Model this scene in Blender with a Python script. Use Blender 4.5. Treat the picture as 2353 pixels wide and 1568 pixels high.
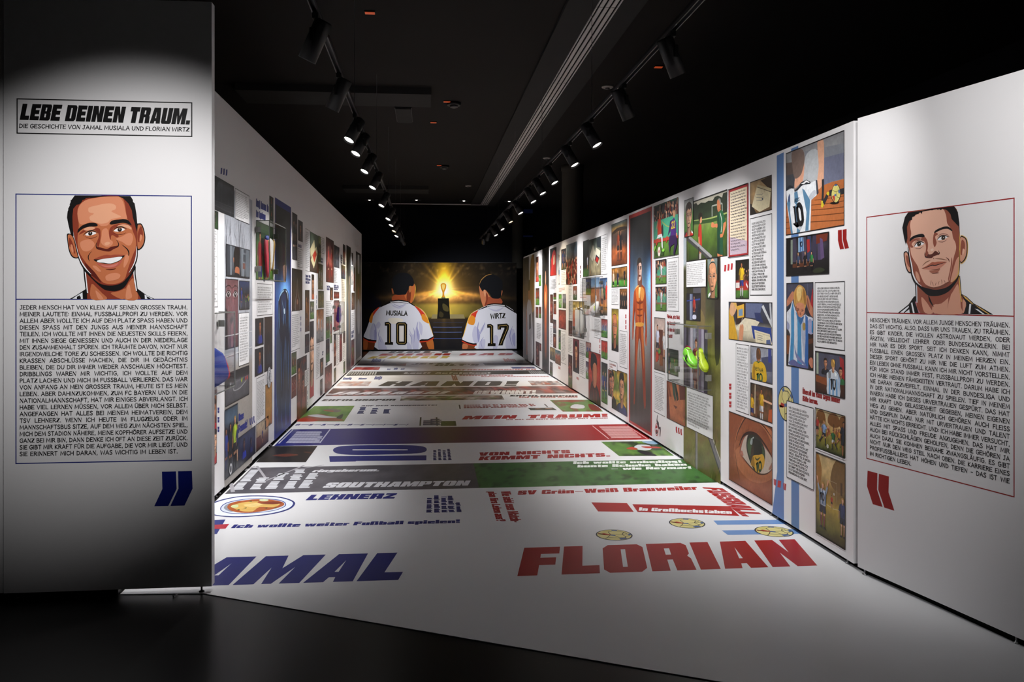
import bpy, math, random
import numpy as np
from mathutils import Vector, Matrix

for _o in list(bpy.data.objects):
    bpy.data.objects.remove(_o, do_unlink=True)
SC = bpy.context.scene
COL = SC.collection

# ------------------------------------------------------------------ camera
IMG_W, IMG_H = 2353.0, 1568.0
FPX, CX, CY = 1840.0, 1160.0, 683.5          # focal length and principal point in pixels
YAW = math.atan((CX - 980.0) / FPX)          # corridor runs along +Y, camera turned a little to the right
EYE = Vector((0.0, 0.0, 1.5))
cam_data = bpy.data.cameras.new('camera')
cam_data.sensor_width = 36.0
cam_data.lens = FPX * 36.0 / IMG_W
cam_data.shift_x = (IMG_W / 2 - CX) / IMG_W
cam_data.shift_y = (CY - IMG_H / 2) / IMG_W
cam_data.clip_start = 0.05
cam = bpy.data.objects.new('camera', cam_data)
COL.objects.link(cam)
cam.location = EYE
cam.rotation_euler = (math.radians(90), 0, -YAW)
SC.camera = cam

# ------------------------------------------------------------------ world and view
world = bpy.data.worlds.new('night_hall')
SC.world = world
world.use_nodes = True
world.node_tree.nodes['Background'].inputs[0].default_value = (0.10, 0.16, 0.42, 1)
world.node_tree.nodes['Background'].inputs[1].default_value = 0.02
SC.view_settings.view_transform = 'Standard'
SC.view_settings.look = 'None'
SC.view_settings.exposure = 0.0
SC.view_settings.gamma = 1.0
SC.view_settings.use_curve_mapping = False

# ------------------------------------------------------------------ helpers
FWD = Vector((math.sin(YAW), math.cos(YAW), 0))
RGT = Vector((math.cos(YAW), -math.sin(YAW), 0))
UP = Vector((0, 0, 1))


def ray(x, y):
    return FWD + RGT * ((x - CX) / FPX) + UP * ((CY - y) / FPX)


def lin(c):
    """hex string or 0-255 triple (as the eye sees it) -> linear rgb"""
    if isinstance(c, str):
        c = c.lstrip('#')
        if len(c) == 3:
            c = ''.join(k * 2 for k in c)
        c = [int(c[i:i + 2], 16) for i in (0, 2, 4)]
    out = []
    for k in c:
        k = max(0.0, min(1.0, k / 255.0))
        out.append(k / 12.92 if k <= 0.04045 else ((k + 0.055) / 1.055) ** 2.4)
    return tuple(out)


_lc = {}


def L(c):
    if isinstance(c, str):
        if c not in _lc:
            _lc[c] = lin(c)
        return _lc[c]
    return lin(c)


def lin_arr(a):
    a = np.clip(a / 255.0, 0, 1)
    return np.where(a <= 0.04045, a / 12.92, ((a + 0.055) / 1.055) ** 2.4)


def rgb(h):
    h = h.lstrip('#')
    if len(h) == 3:
        h = ''.join(k * 2 for k in h)
    return np.array([int(h[i:i + 2], 16) for i in (0, 2, 4)], float)


def tag(o, label=None, cat=None, group=None, kind=None):
    if label:
        o['label'] = label
    if cat:
        o['category'] = cat
    if group:
        o['group'] = group
    if kind:
        o['kind'] = kind
    return o


def empty(name, loc, label=None, cat=None, group=None):
    o = bpy.data.objects.new(name, None)
    COL.objects.link(o)
    o.location = loc
    o.empty_display_size = 0.1
    return tag(o, label, cat, group)


class MB:
    """mesh builder: collects boxes, prisms, tubes; one build() = one mesh object"""

    def __init__(s):
        s.v, s.f, s.sm = [], [], []

    def add(s, vs, fs, smooth=False):
        b = len(s.v)
        s.v += [tuple(p) for p in vs]
        s.f += [tuple(i + b for i in f) for f in fs]
        s.sm += [smooth] * len(fs)
        return s

    def box(s, x0, y0, z0, x1, y1, z1, M=None):
        vs = [(x, y, z) for z in (z0, z1) for (x, y) in ((x0, y0), (x1, y0), (x1, y1), (x0, y1))]
        if M is not None:
            vs = [M @ Vector(p) for p in vs]
        return s.add(vs, [(3, 2, 1, 0), (4, 5, 6, 7), (0, 1, 5, 4), (1, 2, 6, 5), (2, 3, 7, 6), (3, 0, 4, 7)])

    def bevbox(s, x0, y0, z0, x1, y1, z1, b, M=None):
        """box with its four vertical and the top edges chamfered"""
        ring = [(x0 + b, y0), (x1 - b, y0), (x1, y0 + b), (x1, y1 - b), (x1 - b, y1), (x0 + b, y1), (x0, y1 - b), (x0, y0 + b)]
        cx, cy = (x0 + x1) / 2, (y0 + y1) / 2

        def ins(p):
            return (p[0] + (b if p[0] < cx else -b) * 0.7, p[1] + (b if p[1] < cy else -b) * 0.7)
        vs = [(p[0], p[1], z0) for p in ring] + [(p[0], p[1], z1 - b) for p in ring] + [(*ins(p), z1) for p in ring]
        fs = [tuple(range(7, -1, -1)), tuple(range(16, 24))]
        for k in range(8):
            j = (k + 1) % 8
            fs += [(k, j, 8 + j, 8 + k), (8 + k, 8 + j, 16 + j, 16 + k)]
        if M is not None:
            vs = [M @ Vector(p) for p in vs]
        return s.add(vs, fs)

    def lathe(s, prof, n=16, M=None, smooth=True, cap=True):
        """prof: (radius, z) pairs"""
        vs = []
        for r, z in prof:
            for k in range(n):
                a = 2 * math.pi * k / n
                vs.append((r * math.cos(a), r * math.sin(a), z))
        fs = []
        for i in range(len(prof) - 1):
            for k in range(n):
                j = (k + 1) % n
                fs.append((i * n + k, i * n + j, (i + 1) * n + j, (i + 1) * n + k))
        if M is not None:
            vs = [M @ Vector(p) for p in vs]
        s.add(vs, fs, smooth)
        if cap:
            m = len(prof) - 1
            b = len(s.v) - len(vs)
            s.f += [tuple(b + k for k in range(n - 1, -1, -1)), tuple(b + m * n + k for k in range(n))]
            s.sm += [False, False]
        return s

    def tube(s, pts, r, n=8):
        pts = [Vector(p) for p in pts]
        vs, fs = [], []
        for i, p in enumerate(pts):
            t = (pts[min(i + 1, len(pts) - 1)] - pts[max(i - 1, 0)]).normalized()
            a = t.cross(Vector((0, 0, 1)))
            if a.length < 1e-3:
                a = t.cross(Vector((1, 0, 0)))
            a.normalize()
            b = t.cross(a)
            for k in range(n):
                q = 2 * math.pi * k / n
                vs.append(p + (a * math.cos(q) + b * math.sin(q)) * r)
        for i in range(len(pts) - 1):
            for k in range(n):
                j = (k + 1) % n
                fs.append((i * n + k, i * n + j, (i + 1) * n + j, (i + 1) * n + k))
        s.add(vs, fs, True)
        b = len(s.v) - len(vs)
        m = (len(pts) - 1) * n
        s.f += [tuple(b + k for k in range(n)), tuple(b + m + k for k in range(n - 1, -1, -1))]
        s.sm += [False, False]
        return s

    def mesh(s, name):
        me = bpy.data.meshes.new(name)
        me.from_pydata(s.v, [], s.f)
        me.polygons.foreach_set('use_smooth', s.sm)
        me.update()
        return me

    def build(s, name, mat, parent=None, label=None):
        o = bpy.data.objects.new(name, s.mesh(name))
        if mat is not None:
            o.data.materials.append(mat)
        COL.objects.link(o)
        if parent is not None:
            o.parent = parent
        if label:
            o['label'] = label
        return o


# ------------------------------------------------------------------ materials
def new_mat(name):
    m = bpy.data.materials.new(name)
    m.use_nodes = True
    nt = m.node_tree
    return m, nt, nt.nodes['Principled BSDF']


def solid(name, col, rough=0.5, metal=0.0, spec=0.5, var=0.0, vscale=6.0, bump=0.0, bscale=200.0, emit=None, estr=0.0):
    m, nt, p = new_mat(name)
    c = (*L(col), 1)
    p.inputs['Base Color'].default_value = c
    p.inputs['Roughness'].default_value = rough
    p.inputs['Metallic'].default_value = metal
    p.inputs['Specular IOR Level'].default_value = spec
    if emit is not None:
        p.inputs['Emission Color'].default_value = (*L(emit), 1)
        p.inputs['Emission Strength'].default_value = estr
    tc = nt.nodes.new('ShaderNodeTexCoord')
    if var > 0:
        nz = nt.nodes.new('ShaderNodeTexNoise')
        nz.inputs['Scale'].default_value = vscale
        nz.inputs['Detail'].default_value = 4
        nt.links.new(tc.outputs['Object'], nz.inputs['Vector'])
        mr = nt.nodes.new('ShaderNodeMapRange')
        mr.inputs[1].default_value, mr.inputs[2].default_value = 0.3, 0.7
        mr.inputs[3].default_value, mr.inputs[4].default_value = 1 - var, 1 + var
        nt.links.new(nz.outputs['Fac'], mr.inputs[0])
        mx = nt.nodes.new('ShaderNodeVectorMath')
        mx.operation = 'SCALE'
        mx.inputs[0].default_value = c[:3]
        nt.links.new(mr.outputs[0], mx.inputs['Scale'])
        nt.links.new(mx.outputs[0], p.inputs['Base Color'])
    if bump > 0:
        nb = nt.nodes.new('ShaderNodeTexNoise')
        nb.inputs['Scale'].default_value = bscale
        nt.links.new(tc.outputs['Object'], nb.inputs['Vector'])
        bp = nt.nodes.new('ShaderNodeBump')
        bp.inputs['Strength'].default_value = bump
        bp.inputs['Distance'].default_value = 0.001
        nt.links.new(nb.outputs['Fac'], bp.inputs['Height'])
        nt.links.new(bp.outputs[0], p.inputs['Normal'])
    return m


def ink_mat(name, rough, spec, grain=0.0, gscale=60.0, bump=0.0):
    """printed vinyl: colour of the print comes from the 'Col' attribute"""
    m, nt, p = new_mat(name)
    at = nt.nodes.new('ShaderNodeAttribute')
    at.attribute_name = 'Col'
    out = at.outputs['Color']
    tc = nt.nodes.new('ShaderNodeTexCoord')
    if grain > 0:
        nz = nt.nodes.new('ShaderNodeTexNoise')
        nz.inputs['Scale'].default_value = gscale
        nz.inputs['Detail'].default_value = 3
        nt.links.new(tc.outputs['Object'], nz.inputs['Vector'])
        mr = nt.nodes.new('ShaderNodeMapRange')
        mr.inputs[1].default_value, mr.inputs[2].default_value = 0.3, 0.7
        mr.inputs[3].default_value, mr.inputs[4].default_value = 1 - grain, 1 + grain
        nt.links.new(nz.outputs['Fac'], mr.inputs[0])
        mx = nt.nodes.new('ShaderNodeVectorMath')
        mx.operation = 'SCALE'
        nt.links.new(out, mx.inputs[0])
        nt.links.new(mr.outputs[0], mx.inputs['Scale'])
        out = mx.outputs[0]
    nt.links.new(out, p.inputs['Base Color'])
    p.inputs['Roughness'].default_value = rough
    p.inputs['Specular IOR Level'].default_value = spec
    if bump > 0:
        nb = nt.nodes.new('ShaderNodeTexNoise')
        nb.inputs['Scale'].default_value = 350
        nt.links.new(tc.outputs['Object'], nb.inputs['Vector'])
        bp = nt.nodes.new('ShaderNodeBump')
        bp.inputs['Strength'].default_value = bump
        bp.inputs['Distance'].default_value = 0.0006
        nt.links.new(nb.outputs['Fac'], bp.inputs['Height'])
        nt.links.new(bp.outputs[0], p.inputs['Normal'])
    return m


M_WALL = solid('white_laminate_wall', '#e9e8ea', 0.42, spec=0.4, var=0.015, vscale=1.3, bump=0.12, bscale=260)
M_FLOORW = solid('white_vinyl_floor', '#dcdde0', 0.36, spec=0.14, var=0.02, vscale=0.9, bump=0.06, bscale=300)
M_INK = ink_mat('printed_ink', 0.42, 0.4)
M_INKP = ink_mat('printed_picture', 0.40, 0.4, grain=0.10, gscale=45)
M_INKF = ink_mat('floor_print', 0.36, 0.14)
M_INKFP = ink_mat('floor_print_picture', 0.36, 0.14, grain=0.08, gscale=18)
M_INKM = ink_mat('mural_print', 0.75, 0.12)
M_BLACK = solid('matt_black_metal', '#141416', 0.45, spec=0.4)
M_BASE = solid('black_recess', '#050505', 0.8, spec=0.1)
M_STEEL = solid('zinc_screw', '#b4b4b6', 0.3, metal=1.0)
M_CEIL = solid('dark_ceiling_paint', '#211f1e', 0.85, spec=0.2, var=0.05, vscale=1.0)
M_CEILP = solid('dark_grey_ceiling_board', '#343434', 0.8, spec=0.2, var=0.04)
M_HALL = solid('black_hall_wall', '#17181d', 0.75, spec=0.2, var=0.06, vscale=0.8)
M_HALLB = solid('blue_black_hall_panel', '#141823', 0.7, spec=0.25, var=0.05, vscale=0.8)
M_COLUMN = solid('grey_plaster_column', '#4a4843', 0.8, spec=0.2, var=0.05)
M_SLAT = solid('white_diffuser_slat', '#d9d4d2', 0.5, spec=0.3)
M_TRACK = solid('grey_track_profile', '#59585a', 0.4, metal=0.6)
M_GREY = solid('clear_bracket_plastic', '#8f8f8a', 0.35, spec=0.5)


def dark_floor_mat():
    m, nt, p = new_mat('dark_terrazzo')
    tc = nt.nodes.new('ShaderNodeTexCoord')
    vo = nt.nodes.new('ShaderNodeTexVoronoi')
    vo.inputs['Scale'].default_value = 46
    nt.links.new(tc.outputs['Object'], vo.inputs['Vector'])
    nz = nt.nodes.new('ShaderNodeTexNoise')
    nz.inputs['Scale'].default_value = 30
    nt.links.new(tc.outputs['Object'], nz.inputs['Vector'])
    ad = nt.nodes.new('ShaderNodeMath')
    ad.operation = 'MULTIPLY_ADD'
    nt.links.new(nz.outputs['Fac'], ad.inputs[0])
    ad.inputs[1].default_value = 0.35
    nt.links.new(vo.outputs['Distance'], ad.inputs[2])
    cr = nt.nodes.new('ShaderNodeValToRGB')
    e = cr.color_ramp.elements
    e[0].position, e[0].color = 0.16, (0.16, 0.15, 0.13, 1)
    e[1].position, e[1].color = 0.20, (0.006, 0.0055, 0.0055, 1)
    nt.links.new(ad.outputs[0], cr.inputs[0])
    nt.links.new(cr.outputs[0], p.inputs['Base Color'])
    p.inputs['Roughness'].default_value = 0.3
    p.inputs['Specular IOR Level'].default_value = 0.2
    return m


M_DARKFLOOR = dark_floor_mat()


def acrylic_mat():
    m = bpy.data.materials.new('clear_acrylic')
    m.use_nodes = True
    nt = m.node_tree
    nt.nodes.clear()
    out = nt.nodes.new('ShaderNodeOutputMaterial')
    tr = nt.nodes.new('ShaderNodeBsdfTransparent')
    tr.inputs[0].default_value = (0.97, 0.972, 0.97, 1)
    gl = nt.nodes.new('ShaderNodeBsdfGlossy')
    gl.inputs['Roughness'].default_value = 0.03
    lw = nt.nodes.new('ShaderNodeLayerWeight')
    lw.inputs[0].default_value = 0.5
    pw = nt.nodes.new('ShaderNodeMath')
    pw.operation = 'POWER'
    nt.links.new(lw.outputs['Facing'], pw.inputs[0])
    pw.inputs[1].default_value = 4.0
    fr = nt.nodes.new('ShaderNodeMath')
    fr.operation = 'MULTIPLY_ADD'
    nt.links.new(pw.outputs[0], fr.inputs[0])
    fr.inputs[1].default_value = 0.35
    fr.inputs[2].default_value = 0.025
    mx = nt.nodes.new('ShaderNodeMixShader')
    nt.links.new(fr.outputs[0], mx.inputs[0])
    nt.links.new(tr.outputs[0], mx.inputs[1])
    nt.links.new(gl.outputs[0], mx.inputs[2])
    nt.links.new(mx.outputs[0], out.inputs[0])
    return m


M_ACRYL = acrylic_mat()
M_EDGE = solid('acrylic_edge', '#6f7270', 0.2, spec=0.5)


# ------------------------------------------------------------------ flat print on a plane
class Plane:
    def __init__(s, O, U, V):
        s.O, s.U, s.V = Vector(O), Vector(U).normalized(), Vector(V).normalized()
        s.N = s.U.cross(s.V)

    def px(s, x, y):
        d = ray(x, y)
        t = (s.O - EYE).dot(s.N) / d.dot(s.N)
        p = EYE + d * t - s.O
        return (p.dot(s.U), p.dot(s.V))

    def at(s, u, v, w=0.0):
        return s.O + s.U * u + s.V * v + s.N * w


def noise2(nx, ny, cells, seed, octaves=3):
    """smooth value noise on an nx x ny lattice, 0..1"""
    rs = np.random.RandomState(seed)
    out = np.zeros((ny, nx))
    amp, tot = 1.0, 0.0
    cx_, cy_ = cells
    for o in range(octaves):
        gx, gy = max(2, int(cx_) + 2), max(2, int(cy_) + 2)
        g = rs.rand(gy, gx)
        xs = np.linspace(0, gx - 1.001, nx)
        ys = np.linspace(0, gy - 1.001, ny)
        xi, yi = xs.astype(int), ys.astype(int)
        fx, fy = xs - xi, ys - yi
        fx, fy = fx * fx * (3 - 2 * fx), fy * fy * (3 - 2 * fy)
        a = g[np.ix_(yi, xi)] * (1 - fx) + g[np.ix_(yi, xi + 1)] * fx
        b = g[np.ix_(yi + 1, xi)] * (1 - fx) + g[np.ix_(yi + 1, xi + 1)] * fx
        out += amp * (a * (1 - fy)[:, None] + b * fy[:, None])
        tot += amp
        amp *= 0.55
        cx_, cy_ = cx_ * 2, cy_ * 2
    return out / tot


EPS = 0.00003


def smooth_loop(pts, sub=3, closed=True):
    n = len(pts)
    out = []
    rng = range(n) if closed else range(n - 1)
    for i in rng:
        if closed:
            p0, p1, p2, p3 = pts[(i - 1) % n], pts[i], pts[(i + 1) % n], pts[(i + 2) % n]
        else:
            p0, p1, p2, p3 = pts[max(i - 1, 0)], pts[i], pts[i + 1], pts[min(i + 2, n - 1)]
        for k in range(sub):
            t = k / sub
            t2, t3 = t * t, t * t * t
            out.append(tuple(0.5 * (2 * p1[j] + (p2[j] - p0[j]) * t + (2 * p0[j] - 5 * p1[j] + 4 * p2[j] - p3[j]) * t2
                                    + (3 * p1[j] - p0[j] - 3 * p2[j] + p3[j]) * t3) for j in (0, 1)))
    if not closed:
        out.append(tuple(pts[-1]))
    return out


def clip_poly(pts, x0, y0, x1, y1):
    def cut(ps, inside, inter):
        out = []
        for i in range(len(ps)):
            a, b = ps[i - 1], ps[i]
            ia, ib = inside(a), inside(b)
            if ib:
                if not ia:
                    out.append(inter(a, b))
                out.append(b)
            elif ia:
                out.append(inter(a, b))
        return out

    def ix(x):
        return lambda a, b: (x, a[1] + (b[1] - a[1]) * (x - a[0]) / (b[0] - a[0]))

    def iy(y):
        return lambda a, b: (a[0] + (b[0] - a[0]) * (y - a[1]) / (b[1] - a[1]), y)
    for ins, it in ((lambda p: p[0] >= x0, ix(x0)), (lambda p: p[0] <= x1, ix(x1)), (lambda p: p[1] >= y0, iy(y0)), (lambda p: p[1] <= y1, iy(y1))):
        pts = cut(pts, ins, it)
        if len(pts) < 3:
            return []
    return pts


class Ink:
    """coloured flat print on a plane; layers lie a few hundredths of a millimetre above each other"""

    def __init__(s, plane, base=0.0004):
        s.pl, s.v, s.f, s.c = plane, [], [], []
        s.w = base
        s.clip = None

    def up(s, k=1):
        s.w += EPS * k
        return s

    def poly(s, pts, col, up=True):
        if s.clip:
            pts = clip_poly(list(pts), *s.clip)
        if len(pts) < 3:
            return s
        if up:
            s.w += EPS
        b = len(s.v)
        for u, v in pts:
            s.v.append(tuple(s.pl.at(u, v, s.w)))
        a = 0.0
        for i in range(len(pts)):
            p, q = pts[i - 1], pts[i]
            a += p[0] * q[1] - q[0] * p[1]
        idx = tuple(range(b, b + len(pts)))
        s.f.append(idx if a > 0 else idx[::-1])
        c = L(col) if isinstance(col, str) else col
        s.c.append([c] * len(pts))
        return s

    def rect(s, u0, v0, u1, v1, col, up=True):
        return s.poly([(u0, v0), (u1, v0), (u1, v1), (u0, v1)], col, up)

    def blob(s, pts, col, sub=3):
        return s.poly(smooth_loop(pts, sub), col)

    def line(s, pts, t, col, taper=False, up=True):
        """polyline of width t (taper: thin ends)"""
        if up:
            s.w += EPS
        n = len(pts)
        l, r = [], []
        for i in range(n):
            a, b = pts[max(i - 1, 0)], pts[min(i + 1, n - 1)]
            dx, dy = b[0] - a[0], b[1] - a[1]
            d = math.hypot(dx, dy) or 1
            k = t / 2
            if taper:
                k *= 0.15 + 0.85 * math.sin(math.pi * i / (n - 1))
            l.append((pts[i][0] - dy / d * k, pts[i][1] + dx / d * k))
            r.append((pts[i][0] + dy / d * k, pts[i][1] - dx / d * k))
        for i in range(n - 1):
            s.poly([r[i], r[i + 1], l[i + 1], l[i]], col, up=False)
        return s

    def frame(s, u0, v0, u1, v1, t, col):
        s.w += EPS
        s.rect(u0, v0, u1, v0 + t, col, False)
        s.rect(u0, v1 - t, u1, v1, col, False)
        s.rect(u0, v0 + t, u0 + t, v1 - t, col, False)
        s.rect(u1 - t, v0 + t, u1, v1 - t, col, False)
        return s

    def ell(s, cu, cv, ru, rv, col, n=16, rot=0.0):
        c, q = math.cos(rot), math.sin(rot)
        return s.poly([(cu + ru * math.cos(a) * c - rv * math.sin(a) * q, cv + ru * math.cos(a) * q + rv * math.sin(a) * c)
                       for a in (2 * math.pi * k / n for k in range(n))], col)

    def grid(s, u0, v0, u1, v1, nx, ny, fn, quad=None):
        """fn(X, Y) -> array (ny+1, nx+1, 3) of 0-255 colours; X, Y run 0..1 (Y up)"""
        s.w += EPS
        X, Y = np.meshgrid(np.linspace(0, 1, nx + 1), np.linspace(0, 1, ny + 1))
        C = lin_arr(np.asarray(fn(X, Y), float))
        b = len(s.v)
        for j in range(ny + 1):
            for i in range(nx + 1):
                x, y = X[j, i], Y[j, i]
                if quad:
                    A, B, Cc, D = quad       # bl br tr tl
                    u = (A[0] * (1 - x) + B[0] * x) * (1 - y) + (D[0] * (1 - x) + Cc[0] * x) * y
                    v = (A[1] * (1 - x) + B[1] * x) * (1 - y) + (D[1] * (1 - x) + Cc[1] * x) * y
                else:
                    u, v = u0 + (u1 - u0) * x, v0 + (v1 - v0) * y
                s.v.append(tuple(s.pl.at(u, v, s.w)))
        for j in range(ny):
            for i in range(nx):
                k = b + j * (nx + 1) + i
                s.f.append((k, k + 1, k + nx + 2, k + nx + 1))
                s.c.append([tuple(C[j, i]), tuple(C[j, i + 1]), tuple(C[j + 1, i + 1]), tuple(C[j + 1, i])])
        return s

    def build(s, name, parent, mat=None, label=None):
        me = bpy.data.meshes.new(name)
        me.from_pydata(s.v, [], s.f)
        ca = me.color_attributes.new('Col', 'FLOAT_COLOR', 'CORNER')
        flat = np.ones((sum(len(f) for f in s.f), 4), np.float32)
        flat[:, :3] = np.array([c for fc in s.c for c in fc], np.float32).reshape(-1, 3)
        ca.data.foreach_set('color', flat.ravel())
        me.materials.append(mat or M_INK)
        me.update()
        o = bpy.data.objects.new(name, me)
        COL.objects.link(o)
        o.parent = parent
        if label:
            o['label'] = label
        return o
# ------------------------------------------------------------------ lettering
# comic hand lettering: glyph = width | polyline | polyline ... on a 100-high cap grid
COMIC = {k: (float(v.split('|')[0]), [[tuple(float(n) for n in p.split(',')) for p in pl.split()] for pl in v.split('|')[1:]]) for k, v in {
    'A': '84|0,0 40,100 84,0|15,34 70,38', 'B': '70|4,0 4,100|4,98 44,96 60,84 56,64 40,54 4,52|40,54 64,44 70,24 56,6 4,0',
    'C': '74|72,82 56,98 30,98 8,76 2,46 10,16 34,2 58,6 74,20', 'D': '78|6,0 6,100|2,98 36,94 66,76 78,48 64,18 36,2 2,0',
    'E': '64|64,98 4,98 2,2 64,4|4,52 54,54', 'F': '60|60,98 4,98 4,0|4,52 52,54', 'G': '80|74,84 54,100 28,96 6,74 2,44 12,14 36,0 62,4 78,22 78,46|46,46 84,46',
    'H': '76|4,0 4,100|74,0 74,100|4,50 74,53', 'I': '14|7,0 7,100', 'i': '12|6,0 6,100', 'J': '58|20,99 58,99|42,99 42,28 34,8 18,0 0,14',
    'K': '72|4,0 4,100|66,98 6,46 72,0', 'L': '60|4,100 4,2 60,3', 'M': '98|2,0 14,100 49,22 84,100 96,0', 'N': '82|4,0 6,100 76,2 78,100',
    'O': '84|40,100 12,84 2,50 12,16 42,0 72,16 84,50 72,84 42,100', 'P': '66|4,0 4,100|2,98 46,96 64,80 58,60 36,48 4,46',
    'Q': '86|42,100 12,84 2,50 12,16 42,0 72,16 84,50 72,84 42,100|50,26 88,-8', 'R': '74|4,0 4,100|2,98 46,96 62,82 56,62 36,52 4,50|34,50 74,0',
    'S': '64|60,88 42,100 18,98 4,80 14,62 46,46 62,28 52,8 26,0 0,14', 'T': '70|0,98 70,100|36,99 34,0', 'U': '76|4,100 4,34 16,8 38,0 60,10 72,34 74,100',
    'V': '78|0,100 36,0 78,100', 'W': '106|0,100 26,0 52,84 78,0 106,100', 'X': '72|0,100 72,0|70,100 2,0', 'Y': '70|0,100 36,50 36,0|70,100 36,50',
    'Z': '68|4,98 66,98 2,2 68,4', '.': '16|4,4 14,4', ',': '16|12,10 4,-16', ':': '16|8,18 8,26|8,62 8,70', '-': '40|4,46 38,46', '–': '56|4,46 54,46',
    '!': '16|8,100 8,30|8,2 8,10', "'": '12|6,100 6,76', '0': '70|36,100 10,84 2,50 10,16 36,0 60,16 68,50 60,84 36,100', '1': '30|2,80 22,100 22,0',
    '7': '62|0,98 62,98 22,0', '8': '64|32,100 8,88 10,64 32,54 58,38 58,14 32,0 6,14 8,40 32,54 56,66 56,88 32,100', '2': '62|4,78 20,98 46,98 58,78 50,56 2,2 62,2',
    '?': '56|2,82 22,100 46,96 54,76 30,48 30,30|30,2 30,10', '|': '10|5,0 5,100'}.items()}
DIA = {'Ä': 'A', 'Ö': 'O', 'Ü': 'U', 'ä': 'a', 'ö': 'o', 'ü': 'u'}
SPACE = 40.0
TRACK = 22.0


def comic_width(t):
    w = 0
    for ch in t:
        if ch == ' ':
            w += SPACE
        else:
            g = COMIC.get(DIA.get(ch, ch))
            if g:
                w += g[0] + TRACK
    return max(1.0, w - TRACK)


def affine(A, B, C, wid):
    ex = ((B[0] - A[0]) / wid, (B[1] - A[1]) / wid)
    ey = ((C[0] - A[0]) / 100.0, (C[1] - A[1]) / 100.0)
    return lambda x, y: (A[0] + ex[0] * x + ey[0] * y, A[1] + ex[1] * x + ey[1] * y)


def comic_word(ink, t, T, x, thick, col):
    for ch in t:
        if ch == ' ':
            x += SPACE
            continue
        g = COMIC.get(DIA.get(ch, ch))
        if not g:
            continue
        strokes = list(g[1])
        if ch in DIA:
            strokes += [[(g[0] * .3, 112), (g[0] * .3, 124)], [(g[0] * .7, 112), (g[0] * .7, 124)]]
        for pl in strokes:
            n = len(pl)
            lft, rgt = [], []
            for i in range(n):
                a, b = pl[max(i - 1, 0)], pl[min(i + 1, n - 1)]
                dx, dy = b[0] - a[0], b[1] - a[1]
                d = math.hypot(dx, dy) or 1
                ex = 0
                if i == 0 or i == n - 1:
                    ex = thick * .35 * (-1 if i == 0 else 1)
                k = thick / 2
                if 0 < i < n - 1:       # keep the stroke width at sharp turns
                    p0, p1, p2 = pl[i - 1], pl[i], pl[i + 1]
                    v1, v2 = (p1[0] - p0[0], p1[1] - p0[1]), (p2[0] - p1[0], p2[1] - p1[1])
                    l1, l2 = math.hypot(*v1) or 1, math.hypot(*v2) or 1
                    cs = max(-1, min(1, (v1[0] * v2[0] + v1[1] * v2[1]) / (l1 * l2)))
                    k /= max(0.45, math.sqrt((1 + cs) / 2))
                px_, py_ = pl[i][0] + dx / d * ex, pl[i][1] + dy / d * ex
                lft.append((px_ - dy / d * k, py_ + dx / d * k))
                rgt.append((px_ + dy / d * k, py_ - dx / d * k))
            for i in range(n - 1):
                ink.poly([T(x + p[0], p[1]) for p in (rgt[i], rgt[i + 1], lft[i + 1], lft[i])], col, up=False)
        x += g[0] + TRACK
    return x


def comic_line(ink, t, A, B, C, col, thick=13, just=True):
    """text from A (baseline start) to B (baseline end); C = cap top above A; words spread to fill"""
    words = t.split(' ')
    ws = [comic_width(w) for w in words]
    if just:
        # natural glyph width is set by the cap height, the rest goes to the word gaps
        hgt = math.hypot(C[0] - A[0], C[1] - A[1])
        full = math.hypot(B[0] - A[0], B[1] - A[1]) / hgt * 100.0
        gap = (full - sum(ws) * just) / max(1, len(words) - 1)
        sx = just
        if gap < 62:
            sx = (full - 62 * max(0, len(words) - 1)) / sum(ws)
            gap = 62
        if len(words) == 1:
            sx = full / sum(ws)
        T0 = affine(A, B, C, full)
    else:
        sx, gap = 1.0, SPACE * 1.2
        full = sum(ws) + gap * (len(words) - 1)
        T0 = affine(A, B, C, full)
    ink.up()
    x = 0.0
    for w, wd in zip(words, ws):
        x0 = x
        comic_word(ink, w, lambda a, b: T0(x0 + a * sx, b), 0.0, thick, col)
        x += wd * sx + gap
    return ink


# heavy block lettering: glyph = width; polygons on a 100-high grid
def _bg(s):
    w, rest = s.split(';', 1)
    polys = []
    for q in rest.split(';'):
        n = [float(k) for k in q.replace(' ', ',').split(',')]
        pts = [(n[i], n[i + 1]) for i in range(0, len(n), 2)]
        if len(pts) == 2:
            (a, b), (c, d) = pts
            pts = [(a, b), (c, b), (c, d), (a, d)]
        polys.append(pts)
    return float(w), polys


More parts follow.
